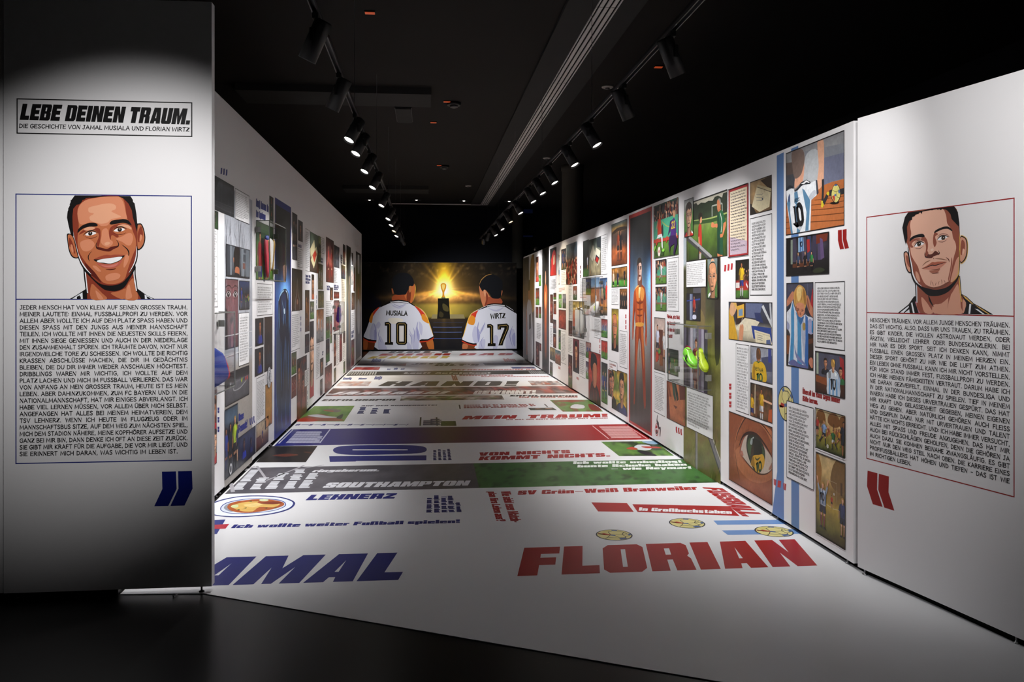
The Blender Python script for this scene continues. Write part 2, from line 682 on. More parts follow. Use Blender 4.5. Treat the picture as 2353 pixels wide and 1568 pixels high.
BLOCK = {k: _bg(v) for k, v in {
    'A': '92;0,0 20,100 46,100 46,76 42,34 46,34 46,16 40,16 37,0;92,0 80,100 46,100 46,76 50,34 46,34 46,16 52,16 55,0',
    'B': '90;0,0 38,100;38,0 50,20;38,42 50,58;38,80 50,100;50,0 80,0 90,10 90,42 84,50 90,58 90,90 80,100 50,100',
    'C': '88;10,0 38,0 38,100 10,100 0,90 0,10;38,0 50,22;38,78 50,100;50,0 78,0 88,10 88,38 50,38;50,62 88,62 88,90 78,100 50,100',
    'D': '90;0,0 38,100;38,0 50,18;38,82 50,100;50,0 78,0 90,12 90,88 78,100 50,100',
    'E': '80;0,0 40,100;40,0 80,25;40,38 74,63;40,75 80,100', 'F': '80;0,0 40,100;40,34 74,60;40,74 80,100',
    'G': '90;10,0 38,0 38,100 10,100 0,90 0,10;38,0 50,20;38,80 50,100;50,0 90,0 90,54 46,54 46,40 50,40;50,64 90,64 90,90 80,100 50,100',
    'H': '90;0,0 39,100;51,0 90,100;39,38 51,62', 'I': '42;0,0 42,100', 'J': '74;8,0 66,0 74,8 74,100 36,100 36,18 30,18 30,36 0,36 0,8',
    'K': '92;0,0 38,100;38,44 54,100 92,100 70,54 92,0 54,0 38,42', 'L': '78;0,0 42,100;42,0 78,27',
    'M': '122;0,0 0,100 46,100 61,52 76,100 122,100 122,0 84,0 84,56 70,0 52,0 38,56 38,0', 'N': '96;0,0 0,100 42,100 58,50 58,100 96,100 96,0 54,0 38,50 38,0',
    'O': '90;12,0 45,0 45,18 40,18 40,82 45,82 45,100 12,100 0,88 0,12;78,0 45,0 45,18 50,18 50,82 45,82 45,100 78,100 90,88 90,12',
    'P': '88;0,0 38,100;38,34 50,54;38,80 50,100;50,34 78,34 88,44 88,90 78,100 50,100',
    'R': '92;0,0 38,100;38,38 50,56;38,80 50,100;50,38 52,0 92,0 90,40 84,50 90,58 90,90 80,100 50,100',
    'S': '86;10,100 76,100 86,90 86,66 48,66 48,80 38,80 38,64 78,58 86,48 86,10 76,0 10,0 0,10 0,34 38,34 38,20 48,20 48,38 8,44 0,54 0,90',
    'T': '84;0,72 84,100;21,0 63,72', 'U': '90;10,0 80,0 90,10 90,100 51,100 51,20 39,20 39,100 0,100 0,10', 'V': '92;0,100 22,0 70,0 92,100 52,100 46,26 40,100',
    'W': '128;0,100 16,0 58,0 64,48 70,0 112,0 128,100 90,100 86,44 80,100 48,100 42,44 38,100', 'X': '92;0,0 26,50 0,100 40,100 46,70 52,100 92,100 66,50 92,0 52,0 46,30 40,0',
    'Y': '92;0,100 26,42 26,0 66,0 66,42 92,100 54,100 46,66 38,100', 'Z': '86;0,0 0,28 42,73 4,73 4,100 84,100 84,72 42,27 86,27 86,0',
    'a': '76;8,74 68,74 76,66 76,0 10,0 0,8 0,36 8,42 40,44 40,54 4,54', 'b': '78;0,0 37,100;37,0 43,16;37,58 43,74;43,0 70,0 78,8 78,66 70,74 43,74',
    'c': '72;8,0 64,0 72,8 72,28 40,28 40,18 34,18 34,56 40,56 40,46 72,46 72,66 64,74 8,74 0,66 0,8', 'd': '78;41,0 78,100;35,0 41,16;35,58 41,74;35,0 8,0 0,8 0,66 8,74 35,74',
    'e': '76;8,0 68,0 76,8 76,24 42,24 42,15 36,15 36,32 76,32 76,66 68,74 8,74 0,66 0,8', 'f': '56;10,0 46,0 46,50 56,50 56,72 46,72 46,78 56,78 56,100 18,100 10,92', 
    'g': '78;8,10 40,10 40,-4 4,-4 4,-22 70,-22 78,-14 78,74 8,74 0,66 0,18', 'h': '78;0,0 37,100;37,56 43,74;41,0 78,0 78,66 70,74 41,74', 'i': '38;0,0 38,74;0,82 38,100',
    'j': '40;0,-20 32,-20 40,-12 40,74 3,74 3,0 0,0;3,82 40,100', 'k': '82;0,0 36,100;36,34 48,74 82,74 62,38 82,0 48,0 36,32', 'l': '38;0,0 38,100',
    'm': '118;0,0 0,74 110,74 118,66 118,0 82,0 82,56 77,56 77,0 41,0 41,56 36,56 36,0', 'n': '78;0,0 0,74 70,74 78,66 78,0 42,0 42,56 36,56 36,0',
    'o': '78;8,0 39,0 39,16 36,16 36,58 39,58 39,74 8,74 0,66 0,8;70,0 39,0 39,16 42,16 42,58 39,58 39,74 70,74 78,66 78,8', 'p': '78;0,-22 37,74;37,0 43,16;37,58 43,74;43,0 70,0 78,8 78,66 70,74 43,74',
    'r': '58;0,0 0,74 58,74 58,46 37,46 37,0', 's': '70;8,74 62,74 70,66 70,50 38,50 38,57 33,57 33,49 64,44 70,36 70,8 62,0 8,0 0,8 0,26 33,26 33,16 38,16 38,26 6,32 0,40 0,66',
    't': '54;8,0 54,0 54,22 44,22 44,50 54,50 54,74 44,74 44,94 8,94', 'u': '78;8,0 78,0 78,74 42,74 42,18 36,18 36,74 0,74 0,8', 'v': '80;0,74 20,0 60,0 80,74 46,74 40,24 34,74',
    'w': '116;0,74 14,0 52,0 58,36 64,0 102,0 116,74 82,74 78,34 73,74 43,74 38,34 34,74', 'y': '80;0,74 20,6 14,-22 54,-22 80,74 46,74 40,32 34,74', 'z': '72;0,0 0,20 34,52 2,52 2,74 70,74 70,54 36,22 72,22 72,0',
    'ß': '84;0,0 0,90 10,100 70,100 80,90 80,62 72,54 84,46 84,8 76,0 44,0 44,16 50,16 50,40 44,40 44,60 46,60 46,82 38,82 38,0', 
    '.': '36;0,0 36,26', ',': '36;0,-18 14,-18 36,26 0,26', '!': '44;4,34 40,34 44,100 0,100;2,0 42,24', '-': '60;8,32 52,52', '–': '90;4,34 86,48', "'": '30;4,64 26,64 30,100 0,100', '?': '80;0,60 36,60 36,78 44,78 44,60 26,46 26,34 60,34 80,54 80,90 70,100 10,100 0,90;26,0 62,24',
    '1': '52;0,100 52,100 52,0 14,0 14,66 0,66', '0': '90;12,0 45,0 45,18 40,18 40,82 45,82 45,100 12,100 0,88 0,12;78,0 45,0 45,18 50,18 50,82 45,82 45,100 78,100 90,88 90,12',
    '7': '80;0,100 80,100 80,68 54,0 14,0 40,66 0,66', '8': '86;12,0 43,0 43,18 38,18 38,42 43,42 43,58 38,58 38,82 43,82 43,100 12,100 2,90 2,58 8,50 0,42 0,10;74,0 43,0 43,18 48,18 48,42 43,42 43,58 48,58 48,82 43,82 43,100 74,100 84,90 84,58 78,50 86,42 86,10',
}.items()}


def block_width(t, gap=8, space=46):
    w = 0
    for ch in t:
        w += space if ch == ' ' else BLOCK[DIA.get(ch, ch)][0] + gap
    return w - gap


def block_line(ink, t, A, B, C, col, gap=8, space=46):
    T = affine(A, B, C, block_width(t, gap, space))
    ink.up()
    x = 0.0
    for ch in t:
        if ch == ' ':
            x += space
            continue
        w, polys = BLOCK[DIA.get(ch, ch)]
        for pl in polys:
            ink.poly([T(x + p[0], p[1]) for p in pl], col, up=False)
        if ch in DIA:
            top = 80 if ch.islower() else 108
            for k in (.08, .58):
                ink.poly([T(x + w * k, top), T(x + w * (k + .34), top), T(x + w * (k + .34), top + 16), T(x + w * k, top + 16)], col, up=False)
        x += w + gap
    return ink


def greek(ink, u0, v0, u1, v1, rows, col, seed=0, fill=0.62, ragged=0.25, stroke=True):
    """copy too small to read in the photograph: rows of short upright strokes grouped like words"""
    rs = random.Random(seed)
    dv = (v1 - v0) / rows
    ink.up()
    for r in range(rows):
        vb = v1 - (r + 1) * dv + dv * (1 - fill) / 2
        vt = vb + dv * fill
        end = u1 - (u1 - u0) * rs.random() * ragged
        if r == rows - 1:
            end = u0 + (u1 - u0) * rs.uniform(.3, .8)
        u = u0
        cw = dv * fill * 0.8
        while u < end:
            n = rs.randint(2, 9)
            for k in range(n):
                if u > end:
                    break
                a = cw * rs.uniform(.18, .30)
                x = u + cw * .1
                kind = rs.randint(0, 4)
                ink.poly([(x, vb), (x + a, vb), (x + a, vt), (x, vt)], col, up=False)
                if kind in (0, 1):
                    ink.poly([(x + cw * .55, vb), (x + cw * .55 + a, vb), (x + cw * .55 + a, vt), (x + cw * .55, vt)], col, up=False)
                if kind in (0, 2):
                    ink.poly([(x, vt - a), (x + cw * .7, vt - a), (x + cw * .7, vt), (x, vt)], col, up=False)
                if kind in (1, 3):
                    m = (vb + vt) / 2
                    ink.poly([(x, m), (x + cw * .7, m), (x + cw * .7, m + a), (x, m + a)], col, up=False)
                if kind in (2, 4):
                    ink.poly([(x, vb), (x + cw * .7, vb), (x + cw * .7, vb + a), (x, vb + a)], col, up=False)
                u += cw
            u += cw * .6
    return ink


def slab(ink, words, A, B, C, col, seed=0):
    """heavy lettering too small to read: word blocks of upright bars between A and B, C = top above A"""
    rs = random.Random(seed)
    n = sum(words) + 0.7 * (len(words) - 1)
    T = affine(A, B, C, n)
    ink.up()
    x = 0.0
    for w in words:
        for k in range(w):
            lo = -18 if rs.random() < .08 else 0
            hi = 122 if (k == 0 or rs.random() < .15) else 100
            ink.poly([T(x + .03, lo), T(x + .90, lo), T(x + .90, hi), T(x + .03, hi)], col, up=False)
            x += 1
        x += .7
    return ink
# ------------------------------------------------------------------ structure
XL, XR = -1.56, 2.345
YF = 4.19
P_LEFT = Plane((XL, 0, 0), (0, 1, 0), (0, 0, 1))
P_RIGHT = Plane((XR, 0, 0), (0, -1, 0), (0, 0, 1))
P_FL = Plane((0, YF, 0), (1, 0, 0), (0, 0, 1))
P_FR = Plane((2.335, 4.165, 0), (0.207, -0.978, 0), (0, 0, 1))
P_FLOOR = Plane((0, 0, 0), (1, 0, 0), (0, 1, 0))
YM = 22.6
P_MURAL = Plane((0, YM, 0), (1, 0, 0), (0, 0, 1))
ZC = 4.2
HX0, HX1, HY0, HY1 = -5.5, 6.2, -3.5, 24.4


def struct(name, mb, mat, label=None, parent=None):
    o = mb.build(name, mat, parent, label)
    if parent is None:
        o['kind'] = 'structure'
    return o


# dark stone floor of the hall
struct('floor_hall', MB().box(HX0, HY0, -0.06, HX1, HY1, -0.004), M_DARKFLOOR, 'dark polished speckled stone floor of the hall')
# printed white vinyl floor of the corridor
e0 = P_FLOOR.px(467, 1364)
e1 = P_FLOOR.px(1660, 1568)
sl = (e1[1] - e0[1]) / (e1[0] - e0[0])
xr_end = 2.335 + 0.207 * 1.95
outline = [(XL + 0.02, 4.215), (e0[0], 4.185), (xr_end, e0[1] + sl * (xr_end - e0[0])), (XR + .03, 4.17), (XR + 0.05, 22.5), (XL - 0.02, 22.5)]
fl = MB()
n_ = len(outline)
fl.add([(x, y, -0.004) for x, y in outline] + [(x, y, 0.0) for x, y in outline],
       [tuple(range(n_ - 1, -1, -1)), tuple(range(n_, 2 * n_))] + [(k, (k + 1) % n_, n_ + (k + 1) % n_, n_ + k) for k in range(n_)])
FLOOR = struct('floor', fl, M_FLOORW, 'glossy white printed vinyl floor running between the picture walls')

# picture walls: 6 cm boards on screw feet with a dark gap below
WALL_L = struct('wall_left', MB().box(XL - 0.06, 4.26, 0.03, XL, 19.6, 3.03), M_WALL, 'tall white picture wall with blue headings on the left')
WALL_R = struct('wall_right', MB().box(XR, 4.21, 0.03, XR + 0.06, 19.3, 2.475), M_WALL, 'white picture wall with red headings on the right')
WALL_FL = struct('wall_front_left', MB().box(-2.085, YF, 0.032, -1.085, YF + 0.055, 3.0), M_WALL, 'tall white entrance panel with blue framed portrait and text')
struct('wall_front_far_left', MB().box(-4.4, YF + 0.004, 0.032, -2.092, YF + 0.055, 3.0), M_WALL, 'plain white panel at the left edge behind the portrait panel')
mfr = Matrix(((P_FR.U.x, -P_FR.N.x, 0, P_FR.O.x), (P_FR.U.y, -P_FR.N.y, 0, P_FR.O.y), (0, 0, 1, 0), (0, 0, 0, 1)))
WALL_FR = struct('wall_front_right', MB().box(0.012, 0, 0.032, 1.95, 0.055, 2.475, mfr), M_WALL, 'white entrance panel with red framed portrait and text')
# recessed black plinths and the screw feet
MB().box(XL - 0.05, 4.3, -0.004, XL - 0.03, 19.6, 0.03).build('plinth', M_BASE, WALL_L, 'black recessed plinth')
MB().box(XR + 0.03, 4.25, -0.004, XR + 0.05, 19.3, 0.03).build('plinth', M_BASE, WALL_R, 'black recessed plinth')
MB().box(0.03, 0.03, -0.004, 1.95, 0.045, 0.032, mfr).build('plinth', M_BASE, WALL_FR, 'black recessed plinth')


def foot(x, y, parent, mat=None):
    M = Matrix.Translation((x, y, 0))
    MB().lathe([(0.014, -0.003), (0.014, 0.004), (0.007, 0.008), (0.005, 0.008), (0.005, 0.034)], 8, M).build('levelling_foot', mat or M_STEEL, parent)


for k in range(16):
    for d in (0.05, 0.95):
        y = 4.25 + k + d
        if y < 19.2:
            foot(XR + 0.016, y, WALL_R)
        if y < 19.5:
            foot(XL - 0.016, y, WALL_L)
for u in (0.05, 0.95, 1.05, 1.9):
    p = mfr @ Vector((u, 0.014, 0))
    foot(p.x, p.y, WALL_FR)
for x in (-2.03, -1.14):
    foot(x, YF + 0.02, WALL_FL, M_BLACK)
# small L bracket where the left wall stands behind the portrait panel
MB().box(-1.63, 4.215, 0.0, -1.55, 4.255, 0.03).build('foot_bracket', M_BLACK, WALL_L)

# hall shell
struct('ceiling', MB().box(HX0, HY0, ZC, HX1, HY1, ZC + 0.1), M_CEIL, 'black hall ceiling high above the corridor')
WB = struct('wall_back', MB().box(HX0, HY1, -0.06, 2.93, HY1 + 0.1, ZC).box(3.27, HY1, -0.06, HX1, HY1 + 0.1, ZC).box(2.93, HY1, -0.06, 3.27, HY1 + 0.1, 1.2), M_HALLB, 'dark blue-black back wall of the hall')
for x in (-3.6, -2.1, -0.6, 0.9, 2.4):
    MB().box(x, HY1 - 0.012, 0, x + 1.46, HY1, 3.35).build('wall_board', M_HALLB, WB)
    MB().box(x, HY1 - 0.012, 3.4, x + 1.46, HY1, ZC - 0.12).build('wall_board', M_HALLB, WB)
WHR = struct('wall_hall_right', MB().box(HX1, HY0, -0.06, HX1 + 0.1, HY1, ZC), M_HALL, 'black side wall of the hall behind the right picture wall')
for k in range(14):
    y = 3.6 + k * 1.46
    MB().box(HX1 - 0.03, y, 0, HX1, y + 1.4, 3.9).build('wall_board', M_HALL, WHR)
struct('wall_hall_left', MB().box(HX0 - 0.1, HY0, -0.06, HX0, HY1, ZC), M_HALL, 'black side wall of the hall behind the left picture wall')
struct('wall_rear', MB().box(HX0, HY0 - 0.1, -0.06, HX1, HY0, ZC), M_HALL, 'black wall of the hall behind the viewer')

# the tall window with the blue dusk behind it
WIN = MB()
for z in (1.2, 2.27, 2.72):
    WIN.box(2.93, HY1 + 0.01, z, 3.27, HY1 + 0.05, z + 0.05)
WIN.box(2.93, HY1 + 0.01, 1.2, 2.95, HY1 + 0.05, ZC).box(3.25, HY1 + 0.01, 1.2, 3.27, HY1 + 0.05, ZC)
W1 = struct('window_1', WIN, M_BLACK, 'narrow tall window with blue dusk light behind the right wall')
M_DUSK = solid('dusk_window_glass', '#1a2240', 0.15, spec=0.5, emit='#4a5cae', estr=0.62)
M_NIGHT = solid('dark_window_glass', '#0c0f18', 0.2, spec=0.5, emit='#1a2244', estr=0.12)
MB().box(2.95, HY1 + 0.03, 1.25, 3.25, HY1 + 0.04, 2.27).build('pane', M_DUSK, W1, 'blue lit glass pane')
MB().box(2.95, HY1 + 0.03, 2.32, 3.25, HY1 + 0.04, 2.72).build('pane', M_DUSK, W1, 'blue lit glass pane')
MB().box(2.95, HY1 + 0.03, 2.77, 3.25, HY1 + 0.04, ZC).build('pane', M_NIGHT, W1, 'dark glass pane')

for x, y, r, lab in ((2.98, 16.2, 0.22, 'grey round column right behind the right picture wall'), (2.70, 23.7, 0.17, 'grey round column beside the blue window')):
    o = MB().lathe([(r + .02, -0.004), (r + .02, 0.12), (r, 0.14), (r, ZC - 0.12), (r + .015, ZC - 0.1), (r + .015, ZC)], 24, Matrix.Translation((x, y, 0))).build('column', M_COLUMN, None, lab)
    o['kind'] = 'structure'
    o['category'] = 'column'

# ceiling boards, linear air diffuser, soffits
CB = MB().bevbox(1.27, 2.0, ZC - 0.035, 1.98, 23.4, ZC, 0.0).build('ceiling_board', M_CEILP, None, 'long dark grey ceiling board around the white air slots')
tag(CB, cat='ceiling board')
DF = empty('linear_air_diffuser', (1.63, 12.5, ZC - 0.036), 'long white slatted air diffuser in the ceiling above the corridor', 'air diffuser')


def dfb(name, boxes, mat):
    mb = MB()
    for b in boxes:
        mb.box(*[b[i] - (1.63, 12.5, ZC - 0.036)[i % 3] for i in range(6)])
    return mb.build(name, mat, DF)


zs0, zs1 = ZC - 0.05, ZC - 0.036
dfb('slot_backing', [(1.55, 2.0, ZC - 0.04, 1.745, 23.05, ZC - 0.036)], M_BASE)
for a, b in ((1.545, 1.555), (1.573, 1.607), (1.627, 1.661), (1.681, 1.715), (1.735, 1.748)):
    y = 2.0
    while y < 22.9:
        y2 = min(y + 2.6, 22.95)
        dfb('slat', [(a, y, zs0, b, y2 - 0.012, zs1)], M_SLAT)
        y = y2
D2 = empty('linear_air_diffuser', (0.3, 23.04, ZC - 0.02), 'white air diffuser strip running across the far end of the ceiling', 'air diffuser')
for a, b in ((22.99, 23.03), (23.06, 23.09)):
    MB().box(-1.29, a - 23.04, -0.02, 1.44, b - 23.04, 0.0).build('slat', M_SLAT, D2)
for (x0, y0, x1, y1, lab) in ((-2.4, 10.35, 0.06, 11.05, 'dark grey ceiling soffit board above the middle of the corridor'), (-2.0, 19.5, 0.05, 20.3, 'dark grey ceiling soffit board near the far end')):
    tag(MB().bevbox(x0, y0, ZC - 0.09, x1, y1, ZC, 0.0).build('ceiling_soffit', M_CEILP, None, lab), cat='ceiling board')
hx, hy = P_FLOOR.px(0, 0) if False else (-0.33, 11.9)
HT = empty('access_hatch', (hx, hy, ZC), 'small square dark hatch in the ceiling', 'hatch')
MB().box(-.11, -.45, -0.03, .11, .45, 0).build('hatch_door', M_CEILP, HT)
MB().box(-.12, -.47, -0.012, -.11, .47, 0).box(.11, -.47, -0.012, .12, .47, 0).box(-.12, -.47, -0.012, .12, -.45, 0).box(-.12, .45, -0.012, .12, .47, 0).build('hatch_frame', M_BLACK, HT)
P_CEIL = Plane((0, 0, ZC), (1, 0, 0), (0, 1, 0))
M_LAMPG = solid('downlight_glow', '#ffffff', 0.3, emit='#fff6ea', estr=2.2)
M_ORANGE = solid('orange_glint_glow', '#a04424', 0.4, emit='#c8512a', estr=0.45)  # weak glow imitating orange reflections on the ceiling, no lamp
M_DISC = solid('pale_grey_plastic', '#b9b4ae', 0.5)
for x, y, lab in ((849, 459, 'leftmost of the four recessed ceiling downlights at the far end'), (957, 459, 'second from left of the four recessed ceiling downlights'), (1066, 461, 'third from left of the four recessed ceiling downlights'), (1170, 462, 'rightmost of the four recessed ceiling downlights')):
    u, v = P_CEIL.px(x, y)
    t = empty('ceiling_downlight', (u, v, ZC), lab, 'downlight', 'recessed ceiling downlights at the far end')
    MB().lathe([(0.13, -0.004), (0.135, -0.012), (0.10, -0.016), (0.095, -0.004)], 20, None, cap=False).build('trim_ring', M_TRACK, t)
    MB().lathe([(0.10, -0.002), (0.10, -0.006)], 20).build('reflector', M_CEILP, t)
    MB().lathe([(0.035, -0.006), (0.03, -0.02), (0.015, -0.026)], 12).build('bulb', M_LAMPG, t)
for x, y, lab in ((1043, 236, 'black smoke detector on the ceiling beside a painted orange reflection'), (1021, 381, 'farther black smoke detector on the ceiling')):
    u, v = P_CEIL.px(x, y)
    t = empty('smoke_detector', (u, v, ZC), lab, 'smoke detector', 'smoke detectors on the ceiling')
    MB().lathe([(0.10, 0), (0.10, -0.03), (0.085, -0.045)], 20).build('housing', M_BLACK, t)
    MB().lathe([(0.06, -0.045), (0.055, -0.065), (0.03, -0.075)], 16).build('sensor_cap', M_TRACK, t)
for x, y, lab in ((1076, 427, 'small pale round ceiling sensor left of the air diffuser'), (1396, 199, 'larger pale round ceiling sensor right of the air diffuser'), (1256, 363, 'middle pale round ceiling sensor right of the air diffuser')):
    u, v = P_CEIL.px(x, y)
    t = empty('ceiling_sensor', (u, v, ZC), lab, 'sensor', 'pale round ceiling sensors')
    MB().lathe([(0.075, 0), (0.075, -0.012), (0.06, -0.02)], 20).build('base_plate', M_DISC, t)
    MB().lathe([(0.03, -0.02), (0.028, -0.035), (0.012, -0.042)], 12).build('dome', M_TRACK, t)
for x, y, lab in ((850, 27, 'nearest painted orange reflection on the dark ceiling'), (1027, 232, 'orange light strip touching the smoke detector'), (996, 280, 'painted reddish reflection in the middle of the ceiling'), (1513, 152, 'painted dim red reflection right of the right spotlight track'), (1009, 379, 'faint orange light strip beside the farther smoke detector')):
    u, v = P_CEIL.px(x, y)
    t = empty('painted_ceiling_glint', (u, v, ZC), lab, 'painted reflection', 'painted orange reflections on the ceiling')
    MB().box(-0.05, -0.035, -0.012, 0.05, 0.035, 0).build('glint_backing', M_BLACK, t)
    MB().box(-0.045, -0.028, -0.017, 0.045, 0.028, -0.012).build('painted_glint', M_ORANGE, t)  # glowing colour stands in for light reflected by ceiling fittings
# ------------------------------------------------------------------ entrance panels: title, portraits, texts
INKBLACK, BLUE, RED = '#0d0c0e', '#101d74', '#93130f'


def cropT(plane, x0, y0, s):
    return lambda X, Y: plane.px(x0 + X / s, y0 + Y / s)


def trace(ink, T, items, sub=3):
    """items: (kind, colour, 'x,y x,y ...'[, width]) in crop pixels"""
    for it in items:
        kind, col, pts = it[0], it[1], [tuple(float(k) for k in p.split(',')) for p in it[2].split()]
        if kind == 'b':
            ink.poly([T(*p) for p in smooth_loop(pts, sub)], col)
        elif kind == 'p':
            ink.poly([T(*p) for p in pts], col)
        else:
            q = [T(*p) for p in smooth_loop(pts, sub, False)]
            a, b = T(pts[0][0], pts[0][1]), T(pts[0][0] + 10, pts[0][1])
            w = it[3] * math.hypot(b[0] - a[0], b[1] - a[1]) / 10
            ink.line(q, w, col, taper=(kind == 't'))


# title box
ink = Ink(P_FL)
a, b = P_FL.px(38, 226), P_FL.px(442, 315)
ink.frame(a[0], b[1], b[0], a[1], 0.0055, INKBLACK)
ink.build('title_frame', WALL_FL, label='thin black frame around the title')
ink = Ink(P_FL, 0.0006)
T = cropT(P_FL, 0, 180, 3.016)
block_line(ink, 'LEBE DEINEN TRAUM.', T(136, 288), T(1313, 321), T(158, 176), INKBLACK, gap=7, space=40)
ink.build('title_lettering', WALL_FL, label='heavy black slanted title lettering')
ink = Ink(P_FL, 0.0006)
comic_line(ink, 'DIE GESCHICHTE VON JAMAL MUSIALA UND FLORIAN WIRTZ', T(134, 343), T(1310, 369), T(136, 316), INKBLACK, thick=19, just=1.05)
ink.build('subtitle_lettering', WALL_FL)

# left text panel
fl0, fl1 = P_FL.px(35.5, 445), P_FL.px(441, 1059)
flm = P_FL.px(35.5, 688)[1]
ink = Ink(P_FL)
ink.frame(fl0[0], fl1[1], fl1[0], fl0[1], 0.0050, BLUE)
ink.rect(fl0[0], flm - 0.0025, fl1[0], flm + 0.0025, BLUE)
ink.build('portrait_frame', WALL_FL, label='thin blue frame around portrait and text')
TXT_L = '''JEDER MENSCH HAT VON KLEIN AUF SEINEN GROSSEN TRAUM.
MEINER LAUTETE: EINMAL FUSSBALLPROFI ZU WERDEN. VOR
ALLEM ABER WOLLTE ICH AUF DEM PLATZ SPASS HABEN UND
DIESEN SPASS MIT DEN JUNGS AUS MEINER MANNSCHAFT
TEILEN. ICH WOLLTE MIT IHNEN DIE NEUESTEN SKILLS FEIERN,
MIT IHNEN SIEGE GENIESSEN UND AUCH IN DER NIEDERLAGE
DEN ZUSAMMENHALT SPÜREN. ICH TRÄUMTE DAVON, NICHT NUR
IRGENDWELCHE TORE ZU SCHIESSEN. ICH WOLLTE DIE RICHTIG
KRASSEN ABSCHLÜSSE MACHEN, DIE DIR IM GEDÄCHTNIS
BLEIBEN, DIE DU DIR IMMER WIEDER ANSCHAUEN MÖCHTEST.
DRIBBLINGS WAREN MIR WICHTIG, ICH WOLLTE AUF DEM
PLATZ LACHEN UND MICH IM FUSSBALL VERLIEREN. DAS WAR
VON ANFANG AN MEIN GROSSER TRAUM, HEUTE IST ES MEIN
LEBEN. ABER DAHINZUKOMMEN, ZUM FC BAYERN UND IN DIE
NATIONALMANNSCHAFT, HAT MIR EINIGES ABVERLANGT. ICH
HABE VIEL LERNEN MÜSSEN, VOR ALLEM ÜBER MICH SELBST.
ANGEFANGEN HAT ALLES BEI MEINEM HEIMATVEREIN, DEM
TSV LEHNERZ. WENN ICH HEUTE IM FLUGZEUG ODER IM
MANNSCHAFTSBUS SITZE, AUF DEM WEG ZUM NÄCHSTEN SPIEL,
MICH DEM STADION NÄHERE, MEINE KOPFHÖRER AUFSETZE UND
GANZ BEI MIR BIN, DANN DENKE ICH OFT AN DIESE ZEIT ZURÜCK.
SIE GIBT MIR KRAFT FÜR DIE AUFGABE, DIE VOR MIR LIEGT. UND
SIE ERINNERT MICH DARAN, WAS WICHTIG IM LEBEN IST.'''.split('\n')
TXT_R = '''MENSCHEN TRÄUMEN. VOR ALLEM JUNGE MENSCHEN TRÄUMEN.
DAS IST WICHTIG. ALSO, DASS WIR UNS TRAUEN, ZU TRÄUMEN.
ES GIBT KINDER, DIE WOLLEN ASTRONAUT WERDEN, ODER
ÄRZTIN, VIELLEICHT LEHRER ODER BUNDESKANZLERIN. BEI
MIR WAR ES DER SPORT. SEIT ICH DENKEN KANN, NIMMT
FUSSBALL EINEN GROSSEN PLATZ IN MEINEM HERZEN EIN.
DIESER SPORT GEHÖRT ZU MIR WIE DIE LUFT ZUM ATMEN.
EIN LEBEN OHNE FUSSBALL KANN ICH MIR NICHT VORSTELLEN.
FÜR MICH STAND IMMER FEST, FUSSBALLPROFI ZU WERDEN.
ICH HABE MEINEN FÄHIGKEITEN VERTRAUT. DARUM HABE ICH
NIE DARAN GEZWEIFELT, EINMAL IN DER BUNDESLIGA UND
IN DER NATIONALMANNSCHAFT ZU SPIELEN. TIEF IN MEINEM
INNERN HABE ICH DIESES URVERTRAUEN GESPÜRT. DAS HAT
MIR KRAFT UND GELASSENHEIT GEGEBEN, MEINEN EIGENEN
WEG ZU GEHEN. ABER NATÜRLICH GEHÖREN AUCH FLEISS
UND DISZIPLIN DAZU. NUR MIT URVERTRAUEN UND TALENT
HÄTTE ICH NICHTS ERREICHT. UND: ICH HABE IMMER VERSUCHT,
ALLES MIT SPASS UND FREUDE ANZUGEHEN. DAS HAT MIR
AUCH BEI RÜCKSCHLÄGEN GEHOLFEN, DENN DIE GEHÖREN JA
AUCH DAZU. SIE KOMMEN BEINAHE ZWANGSLÄUFIG. ES GIBT
NICHT NUR DEN WEG STEIL NACH OBEN. DIE KARRIERE EINES
PROFIFUSSBALLERS HAT HÖHEN UND TIEFEN – DAS IST WIE
IM RICHTIGEN LEBEN.'''.split('\n')


def para(ink, lines, u0, u1, vfirst, vlast, cap, col=INKBLACK, thick=18.5, sx=0.95, last_nat=True):
    n = len(lines)
    for i, t in enumerate(lines):
        v = vfirst + (vlast - vfirst) * i / max(1, n - 1)
        e = u1
        if last_nat and i == n - 1:
            e = min(u1, u0 + cap / 100 * (comic_width(t) * sx + 22 * t.count(' ')))
        comic_line(ink, t, (u0, v), (e, v), (u0, v + cap), col, thick, sx)
    return ink


ink = Ink(P_FL)
u0 = P_FL.px(46, 900)[0]
u1 = P_FL.px(430.5, 900)[0]
para(ink, TXT_L, u0, u1, P_FL.px(46, 711.5)[1], P_FL.px(46, 1048.3)[1], 0.0196)
ink.build('body_text', WALL_FL, label='black hand-lettered text in the blue frame')
ink = Ink(P_FL)
T = cropT(P_FL, 0, 680, 3.136)
trace(ink, T, [('p', BLUE, '1167,1268 1268,1266 1273,1392 1213,1515 1112,1517 1170,1393'), ('p', BLUE, '1283,1265 1383,1263 1388,1390 1330,1512 1228,1515 1286,1390')])
ink.build('quotation_mark', WALL_FL, label='large dark blue closing quotation mark')

